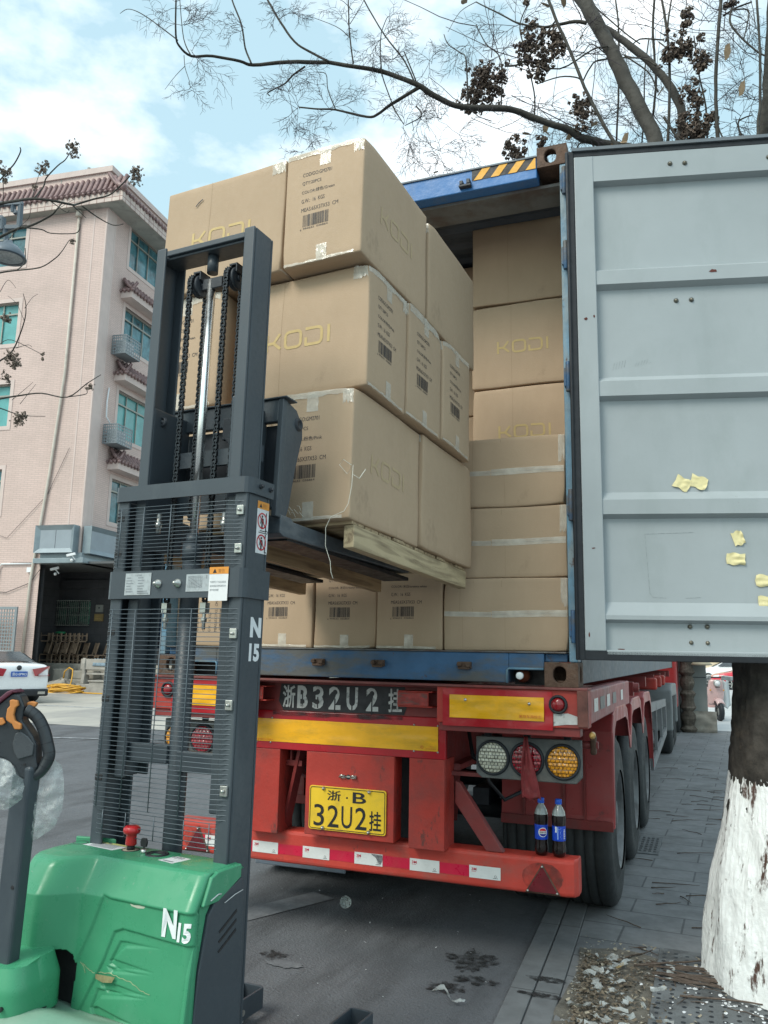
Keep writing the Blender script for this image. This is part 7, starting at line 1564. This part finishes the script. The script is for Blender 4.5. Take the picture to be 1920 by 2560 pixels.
# big stems (top of the picture first)
SA = limb([(1648, 440), (1643.8, 373.7), (1621, 310), (1561.6, 202), (1520.5, 108), (1494, 63), (1457, 0), (1430, -60)], 1.25, 38, 33, 'stem', bark, n=14)
SB = limb([(1694, 430), (1698, 370), (1703.6, 284), (1685, 235), (1662, 198), (1625, 157), (1561, 104), (1513, 71), (1490, 62)], 1.45, 24, 14, 'stem', bark, n=12)
limb([(1895, 440), (1905, 359), (1917, 262), (1922, 150), (1930, 0)], 1.1, 26, 20, 'stem', limbm, n=12)
MB = [(1640, 392), (1617.6, 373.7), (1561.6, 368), (1487, 353), (1449.5, 342), (1412, 321), (1363.5, 306), (1300, 280), (1255, 272), (1183, 269), (1139, 263), (1083, 238), (1042.6, 212), (975, 185.6), (903, 169), (821, 157), (719.5, 155), (632.7, 161.5), (599, 153), (531.5, 140), (478.4, 140), (449.5, 116), (440, 87), (440, 0), (445, -60)]
LBp = limb(MB, 1.3, 21, 3.2, 'limb', limbm, dY=-1.6, n=10)
lb = M()
def Yof(x): return 1.3-1.6*max(0, min(1, (1640-x)/1200))
for P, w0, w1 in (([(1047, 219), (980, 260), (946, 284.5), (917, 292), (840, 275), (787, 272), (748, 268)], 9, 4), ([(628, 159), (613, 120), (604, 63), (580, 0), (572, -40)], 5, 3.5), ([(821, 154), (772.5, 128), (736, 104), (700, 53), (669, 0), (650, -40)], 6, 4.5),
    ([(883.5, 159), (874, 87), (871, 0), (871, -40)], 4, 3), ([(1038, 210), (1009, 149), (960.6, 87), (910, 0), (900, -30)], 4, 3), ([(763, 166), (734, 186), (710, 210), (671, 231), (675, 240)], 5, 2.5), ([(478, 140), (459, 96), (449.5, 0)], 3, 2),
    ([(444.7, 101), (382, 53), (343, 29), (318, 23), (300, 34)], 3, 1.2), ([(460, 138), (463, 170), (474, 205), (475, 225)], 2, 1), ([(463, 165), (440, 188), (412, 224)], 1.6, .8), ([(980, 258), (955, 187), (952, 150)], 3, 2.5), ([(955, 190), (951, 100), (965, 50), (975, 40)], 3, 1.5), ([(1040, 265), (1054, 290), (1012, 314)], 4, 2), ([(981, 263), (990, 280), (1010, 312)], 4, 2), ([(1545/1.5, 300), (1035, 330)], 2, 1),
    ([(870, 90), (840, 66), (766, 38)], 2.2, 1.2), ([(875, 60), (900, 20), (915, -10)], 2, 1.2), ([(880, 25), (860, 5), (850, 0)], 2, 1.2), ([(1130, 262), (1085, 238), (1060, 236)], 5, 3), ([(840, 276), (820, 225), (815, 185), (790, 180)], 3, 1.5)):
    limb(P, Yof(P[0][0]), w0, w1, into=lb, n=6)
lb.build('branch', limbm, TRE)
vb = M()
for P, w0, w1, Y in (([(1550, 380), (1502, 299), (1460.7, 217), (1423, 123), (1393, 56), (1371, 0), (1360, -30)], 9, 7, .9), ([(1632.6, 290), (1640, 210), (1636, 150), (1632, 60), (1636, 0), (1636, -30)], 6, 6, 1.6), ([(1668, 365), (1673.7, 261.6), (1673.7, 160.7), (1668, 82), (1655, 0)], 8, 6, 1.3), ([(1668, 82), (1672, 40), (1680, -10)], 5, 4, 1.3),
    ([(1795, 380), (1792, 300), (1789.5, 224), (1793, 112), (1802.6, 0), (1806, -30)], 10, 8, 1.2), ([(1894, 370), (1896, 300), (1900, 261.6), (1900, 131), (1892, 0)], 8, 6, 1.0), ([(1539, 380), (1546.7, 224), (1546.7, 75), (1539, 0)], 5, 4, 1.7), ([(1604, 372), (1610, 280), (1612, 180), (1622, 100)], 4, 3, 1.8), ([(1768, 366), (1765, 270), (1746, 180), (1735, 90)], 5, 3, 1.4),
    ([(1325, 58), (1360, 68), (1400, 60), (1440, 54), (1465, 58)], 5, 10, 1.0), ([(1100, 270), (1160, 150), (1175, 135), (1200, 108), (1090, 88)][0:0] or [(1170, 268), (1165, 150), (1150, 132), (1120, 110), (1110, 86)], 4, 2, .8), ([(1253, 268), (1252, 150), (1215, 110), (1190, 62)], 3.5, 2.5, 1.0), ([(1336, 286), (1335, 230), (1310, 120), (1300, 60), (1325, 0)], 4, 3, 1.1), ([(1262, 165), (1300, 160), (1340, 120), (1378, 66), (1390, 50)], 5, 4, .95),
    ([(1010, 130), (1035, 190), (1042, 210)], 3, 4, .6), ([(1520, 140), (1480, 110), (1460, 130), (1440, 142)], 3, 2, 1.5), ([(1342, 210), (1400, 192), (1445, 195), (1455, 208)], 3, 4, .9), ([(1455, 208), (1475, 170), (1500, 150), (1600, 145), (1640, 165)], 4, 4, 1.4), ([(1330, 155), (1400, 172), (1480, 125), (1520, 116)], 3.5, 4, 1.2), ([(1560, 138), (1620, 180), (1645, 230), (1640, 215)], 4, 3, 1.4), ([(1660, 100), (1600, 98), (1570, 125)], 4, 3, 1.5),
    ([(1480, 5), (1500, 28), (1560, 80), (1600, 110)], 4, 3, 1.7), ([(1830, 20), (1826, 60), (1860, 100), (1895, 130), (1920, 142)], 6, 4, 1.1), ([(1830, 25), (1870, 25), (1868, 60), (1860, 95)], 4, 3, 1.1), ([(1808, 40), (1840, 20), (1880, 5)], 5, 4, 1.3), ([(1860, 362), (1845, 310), (1860, 295), (1880, 288)], 5, 3, 1.3), ([(1660, 292), (1690, 340), (1720, 368)], 7, 6, 1.2), ([(1440, 385), (1448, 360), (1475, 355), (1490, 375)], 5, 3, 1.2), ([(1815, 360), (1800, 330), (1793, 300)], 4, 3, 1.2), ([(1285, 0), (1240, 20), (1300, 55)][0:0] or [(1190, 5), (1260, 40), (1290, 56), (1330, 66)], 3, 5, .9), ([(1190, 5), (1150, 30), (1120, 80)], 2, 1, .8)):
    limb(P, Y, w0, w1, into=vb, n=7)
vb.build('branch', limbm, TRE)
# fine twigs: drooping sprays and straight shoots
tw = M(); rs = random.Random(21)
def spray(m, px, py, Y, ang, L_, w, depth, drop=.25):
    """grows in the plane of depth Y; lengths in photo pixels"""
    x, y = px, py; pts = [ony(x, y, Y)]; n = 5; a = ang; kids = []
    for i in range(n):
        a += rs.uniform(-.28, .28); x += math.cos(a)*L_/n; y -= math.sin(a)*L_/n; Y += rs.uniform(-.03, .03); a -= drop*rs.uniform(0, .5)*(1 if math.cos(a) > 0 else -1)
        pts.append(ony(x, y, Y)); kids.append((x, y, a))
    r = rad(w, pts[0]); m.tube(pts, [r, r*.9, r*.8, r*.7, r*.6, r*.5], 4 if depth < 2 else 5, False)
    if depth > 0:
        for (kx, ky, ka) in kids:
            for s in (-1, 1):
                if rs.random() < (.62 if depth > 1 else .45): spray(m, kx, ky, Y, ka+s*rs.uniform(.35, .95), L_*rs.uniform(.35, .62), max(.9, w*.7), depth-1, drop)
def C(px, py, R_, n, w=1.3, L_=90, dep=2, Y=None):
    Y = Yof(px) if Y is None else Y
    for k in range(n): spray(tw, px+rs.uniform(-R_, R_)*.3, py+rs.uniform(-R_, R_)*.3, Y, rs.uniform(0, 6.28), L_*rs.uniform(.6, 1.1), w, dep)
for px, py, n, L_ in ((748, 268, 5, 90), (725, 235, 4, 80), (830, 275, 5, 75), (745, 190, 3, 70), (480, 130, 3, 90), (455, 60, 5, 70), (440, 20, 3, 60), (475, 225, 4, 45), (610, 70, 3, 60), (700, 50, 3, 60), (720, 20, 3, 60), (1010, 312, 5, 90), (1035, 330, 5, 80), (1100, 380, 6, 90), (1100, 300, 5, 85), (960, 90, 6, 70), (940, 130, 5, 70), (980, 150, 4, 60), (875, 60, 3, 60), (1075, 160, 5, 70), (1180, 110, 5, 70), (1150, 330, 4, 80), (1110, 410, 4, 60), (760, 380, 3, 60), (780, 330, 4, 50)):
    C(px, py, 20, n, 1.25, L_, 2)
for px, py, n, L_, Y in ((1300, 60, 5, 110, 1), (1420, 150, 5, 120, 1.2), (1500, 300, 6, 120, 1.5), (1560, 260, 5, 110, 1.7), (1560, 60, 6, 110, 1.8), (1600, 330, 4, 110, 1.8), (1700, 300, 5, 110, 1.6), (1840, 300, 8, 110, 1.4), (1880, 250, 6, 90, 1.2), (1760, 60, 6, 120, 1.5), (1720, 180, 6, 120, 1.6), (1850, 180, 4, 110, 1.3), (1400, 300, 5, 110, 1.1), (1340, 250, 4, 100, 1.1), (1250, 120, 4, 90, .9), (1440, 350, 4, 90, 1.2), (1880, 60, 5, 100, 1.2), (1640, 60, 4, 110, 1.7)):
    C(px, py, 40, n, 1.6, L_, 2, Y)
for k in range(64):     # long straight shoots
    x, y = rs.uniform(1180, 1920), rs.uniform(20, 370); a = rs.choice([rs.uniform(1.2, 2.0), rs.uniform(.2, .6), rs.uniform(-.5, .1), rs.uniform(2.4, 2.9)]); Y = rs.uniform(.9, 2.2); L_ = rs.uniform(90, 260); pts = []
    for i in range(6): pts.append(ony(x+math.cos(a)*L_*i/5+rs.uniform(-3, 3), y-math.sin(a)*L_*i/5+rs.uniform(-3, 3)+8*math.sin(i), Y))
    r = rad(rs.uniform(1.3, 3.0), pts[0]); tw.tube(pts, [r*(1-.1*i) for i in range(6)], 4, False)
for p in LBp[::3]:
    pass
cr_ = tw.build('crown', twm, TRE); cr_['kind'] = 'stuff'
pod = mat('dried brown seed pods', (.10, .075, .06), .8, var=.5, vs=30, dirt=(.26, .20, .16), da=.8, ds=22, dpos=.5, bump=.4)
podl = mat('pale seed pods', (.22, .175, .14), .8, var=.4, vs=25, dirt=(.08, .06, .05), da=.8, ds=20, bump=.4)
def pods(cx, cy, R_, Y, mt_, par, nm='seed_cluster', dist=None, s_px=10.5, den=2.3):
    c = ony(cx, cy, Y) if dist is None else atd(cx, cy, dist); k = ((c-CP).dot(FW))/CF; Rm = R_*k; m = M(); n = max(6, int(den*2.3*(R_/s_px)**2)); s0 = s_px*k*.70
    for _ in range(n):
        d = Vector((rs.gauss(0, .44), rs.gauss(0, .42), rs.gauss(0, .44)-.1))
        if d.length > 1.15: continue
        d = d + Vector((noise.noise(d*2+Vector((cx, 0, 0))), 0, noise.noise(d*2+Vector((0, cy, 0)))))*.65
        p = c+d*Rm; a = rs.uniform(0, 6.28); b = rs.uniform(-1, 1); s = s0*rs.uniform(.7, 1.35)
        A = Vector((math.cos(a), math.sin(a), b)).normalized(); B = A.cross(Vector((.3, .2, 1))).normalized(); D = A.cross(B)
        for g in range(3):     # three papery valves round a point
            w = B*math.cos(g*2.1)+D*math.sin(g*2.1); q = A.cross(w)
            m.add([p-A*s, p-A*.2*s+w*s*.75+q*s*.5, p+A*s*.9, p-A*.2*s+w*s*.75-q*s*.5, p+w*s*.9+A*.2*s], [(0, 1, 4), (1, 2, 4), (2, 3, 4), (3, 0, 4)])
    o = m.build(nm, mt_, par); return o
for cx, cy, R_ in ((1195, 235, 42), (1228, 205, 40), (1205, 185, 24), (1335, 130, 40), (1350, 165, 26), (1320, 105, 24), (1388, 92, 26), (1395, 120, 20), (1330, 58, 14), (1445, 262, 22), (1458, 290, 22), (1452, 318, 14), (1470, 255, 14), (1693, 116, 32), (1715, 118, 24), (1665, 145, 14), (1751, 144, 22), (1748, 165, 14), (1720, 33, 20), (1716, 62, 13), (1726, 232, 26), (1740, 250, 20), (1732, 310, 34), (1745, 335, 34), (1712, 305, 22), (1771, 300, 22), (1280, 372, 22), (1300, 385, 20), (1293, 345, 9), (1352, 358, 15), (1757, 91, 11), (1830, 8, 14), (1318, 6, 8)):
    pods(cx, cy, R_*1.15, 1.0 if cx < 1500 else 1.25, pod, TRE)
lv = M()
for cx, cy in ((1316, 334), (1365, 330), (1487, 310), (1425, 335), (1533, 362), (1530, 375), (1562, 348), (1656, 112), (1652, 228), (1818, 130), (1855, 220), (1409, 5), (1364, 12), (1453, 92), (1365, 316), (1160, 4), (1270, 365), (1090, 430), (1560, 355), (1425, 340)):
    p = ony(cx, cy, 1.0); leaf(lv, p, rs.uniform(0, 6), .03+.012*rs.random(), rs.uniform(-1.5, 1.5))
lv.build('hanging_leaf', mat('tan hanging leaf', (.38, .28, .18), .7, var=.3, vs=20), TRE)['kind'] = 'stuff'

# ================================================================ second tree, its trunk beyond the left edge
T2 = root('roadside_tree', (-9.6, 3.6, 0)); tag(T2, 'thin bare branches with seed pods reaching in from the left edge', 'tree')
D2 = 8.5
def pd(P, w0, w1, m, d=D2, n=6):
    pts = [atd(p[0], p[1], d+.25*math.sin(i)) for i, p in enumerate(P)]; rr2 = [.5*(w0+(w1-w0)*i/(len(P)-1))*d/CF for i in range(len(P))]; pts, rr2 = smooth(pts, rr2); m.tube(pts, rr2, n)
m = M(); m.tube([(-9.6, 3.6, 0), (-9.55, 3.6, 2), (-9.4, 3.5, 4), (-9.2, 3.2, 6.5)], [.16, .13, .11, .07], 12); m.build('trunk', bark, T2)
m = M()
pd([(-90, 560), (-40, 530), (0, 510), (36, 503), (81, 497), (126.6, 501), (181, 512), (190, 511), (235, 497.5), (271, 488.5), (296.5, 469), (325, 440)], 9, 3, m); pd([(205, 515), (244, 543), (282, 562.6), (308, 560)], 4, 2, m)
pd([(-90, 640), (0, 593), (45, 571.6), (81, 562.6), (126.6, 539), (141, 524.6), (155.5, 506.6)], 8, 3, m); pd([(60, 569), (103, 573.5), (126.6, 583), (181, 584), (197, 577), (200, 560)], 3.5, 2, m)
pd([(85, 496), (108.5, 467), (115.7, 445), (144.6, 414), (162.7, 400), (177, 378)], 4, 2.2, m); pd([(-40, 490), (0, 450), (18, 429), (36, 409), (51, 380), (50, 368)], 4.5, 2.5, m)
pd([(-80, 700), (0, 682), (36, 676.5), (99, 669), (135.6, 647.6), (153.7, 629.5), (171.8, 602)], 4.5, 2, m); pd([(-60, 940), (0, 902), (32.6, 875), (59.7, 807), (65, 766), (58, 734)], 5, 1.5, m)
pd([(-60, 1010), (0, 997), (49, 989), (103, 983), (168, 993), (217, 959), (252, 937)], 5, 2, m); pd([(-50, 1010), (0, 1020.6), (34, 1032.6), (68.7, 1039.5), (113, 1041)], 3.5, 1.5, m); pd([(172, 992), (215, 985), (216, 972)], 2.5, 1.5, m)
pd([(126, 502), (165, 530), (173, 525)], 2.5, 1.2, m); pd([(180, 512), (215, 545)], 3, 1.5, m); pd([(8, 430), (8, 520)], 2.5, 1.5, m); pd([(80, 497), (98, 433)], 2, 1.2, m); pd([(42, 676), (62, 655), (63, 620)], 3, 2, m); pd([(0, 860), (30, 850), (105, 886)], 2, 1.4, m); pd([(0, 730), (20, 700), (40, 720)], 1.5, 1, m)
for P in ([(62, 770), (80, 745), (95, 735)], [(60, 800), (42, 760), (20, 740)], [(40, 870), (70, 862), (80, 868)], [(30, 1000), (60, 975), (83, 955)], [(50, 1010), (90, 960)], [(20, 600), (55, 562), (72, 545), (78, 520)], [(140, 525), (162, 512), (185, 498)]): pd(P, 1.8, .9, m, n=4)
for x, y in ((-95, 560), (-95, 640), (-80, 700), (-60, 940), (-60, 1010)):
    a = atd(x, y, D2); m.tube([a, a.lerp(Vector((-9.3, 3.3, 5.6)), .5)+Vector((0, 0, -.1)), Vector((-9.35, 3.4, min(6.2, a.z+.4)))], [.02, .035, .05], 8)
m.build('branch', limbm, T2)
for cx, cy, R_ in ((342, 432, 19), (340, 450, 14), (105, 424, 15), (118, 408, 9), (86, 466, 9), (8, 424, 16), (20, 432, 10), (184, 366, 18), (186, 388, 10), (179, 603.5, 8), (12, 793, 12), (20, 800, 9), (28, 893, 20), (40, 905, 16), (106, 885, 4), (106, 897, 4), (224, 966, 11), (14, 940, 12), (22, 955, 7), (47, 1048, 18), (60, 1040, 10), (12, 450, 8)):
    pods(cx, cy, R_, 0, podl, T2, dist=D2+.1, s_px=5)

# ================================================================ street lamp with fretwork bracket
LD = 9.5
lc0 = atd(23, 690, LD); LP = root('street_lamp', (lc0.x-1.7, lc0.y-1.0, 0)); tag(LP, 'grey street lamp with a round shade hanging from a fretwork bracket', 'street lamp')
grp = mat('lamp grey paint', (.12, .15, .18), .45, var=.1)
rt_ = RT.copy(); rt_.z = 0; rt_.normalize(); zz = Vector((0, 0, 1))
k = LD/CF
c = atd(20, 620, LD)
m = M(); m.lathe([(.012, .10), (.04, .095), (.056, .05), (.115, .02), (.185, -.055), (.212, -.115), (.210, -.128), (.172, -.124)], tuple(c), 40); sh = m.build('lamp_shade', grp, LP)
m = M(); m.lathe([(.0001, -.110), (.17, -.120)], tuple(c), 36); m.build('diffuser', mat('ribbed lamp glass', (.35, .38, .38), .3, var=.2, vs=20), sh)
m = M()
def bxr(a, b): 
    p, q = atd(*a, LD), atd(*b, LD); m.bar(p, q, .045, .045)
for a, b in (((-70, 514), (57, 508)), ((52, 508), (48, 570)), ((48, 568), (-70, 572)), ((5, 572), (5, 545)), ((32, 512), (34, 530)), ((34, 531), (42, 529)), ((8, 545), (8, 572)), ((12, 570), (16, 606)), ((-70, 545), (8, 545))): bxr(a, b)
m.build('bracket', grp, LP)
m = M(); bq = LP.matrix_world.translation.copy() if False else Vector((lc0.x-1.7, lc0.y-1.0, 0)); top = atd(-70, 540, LD); m.cyl(bq, (bq.x, bq.y, top.z+.4), .07, 16); m.bar(top, (bq.x, bq.y, top.z), .05, .05); m.bar(atd(-70, 572, LD), (bq.x, bq.y, top.z-.2), .05, .05); m.build('pole', grp, LP)
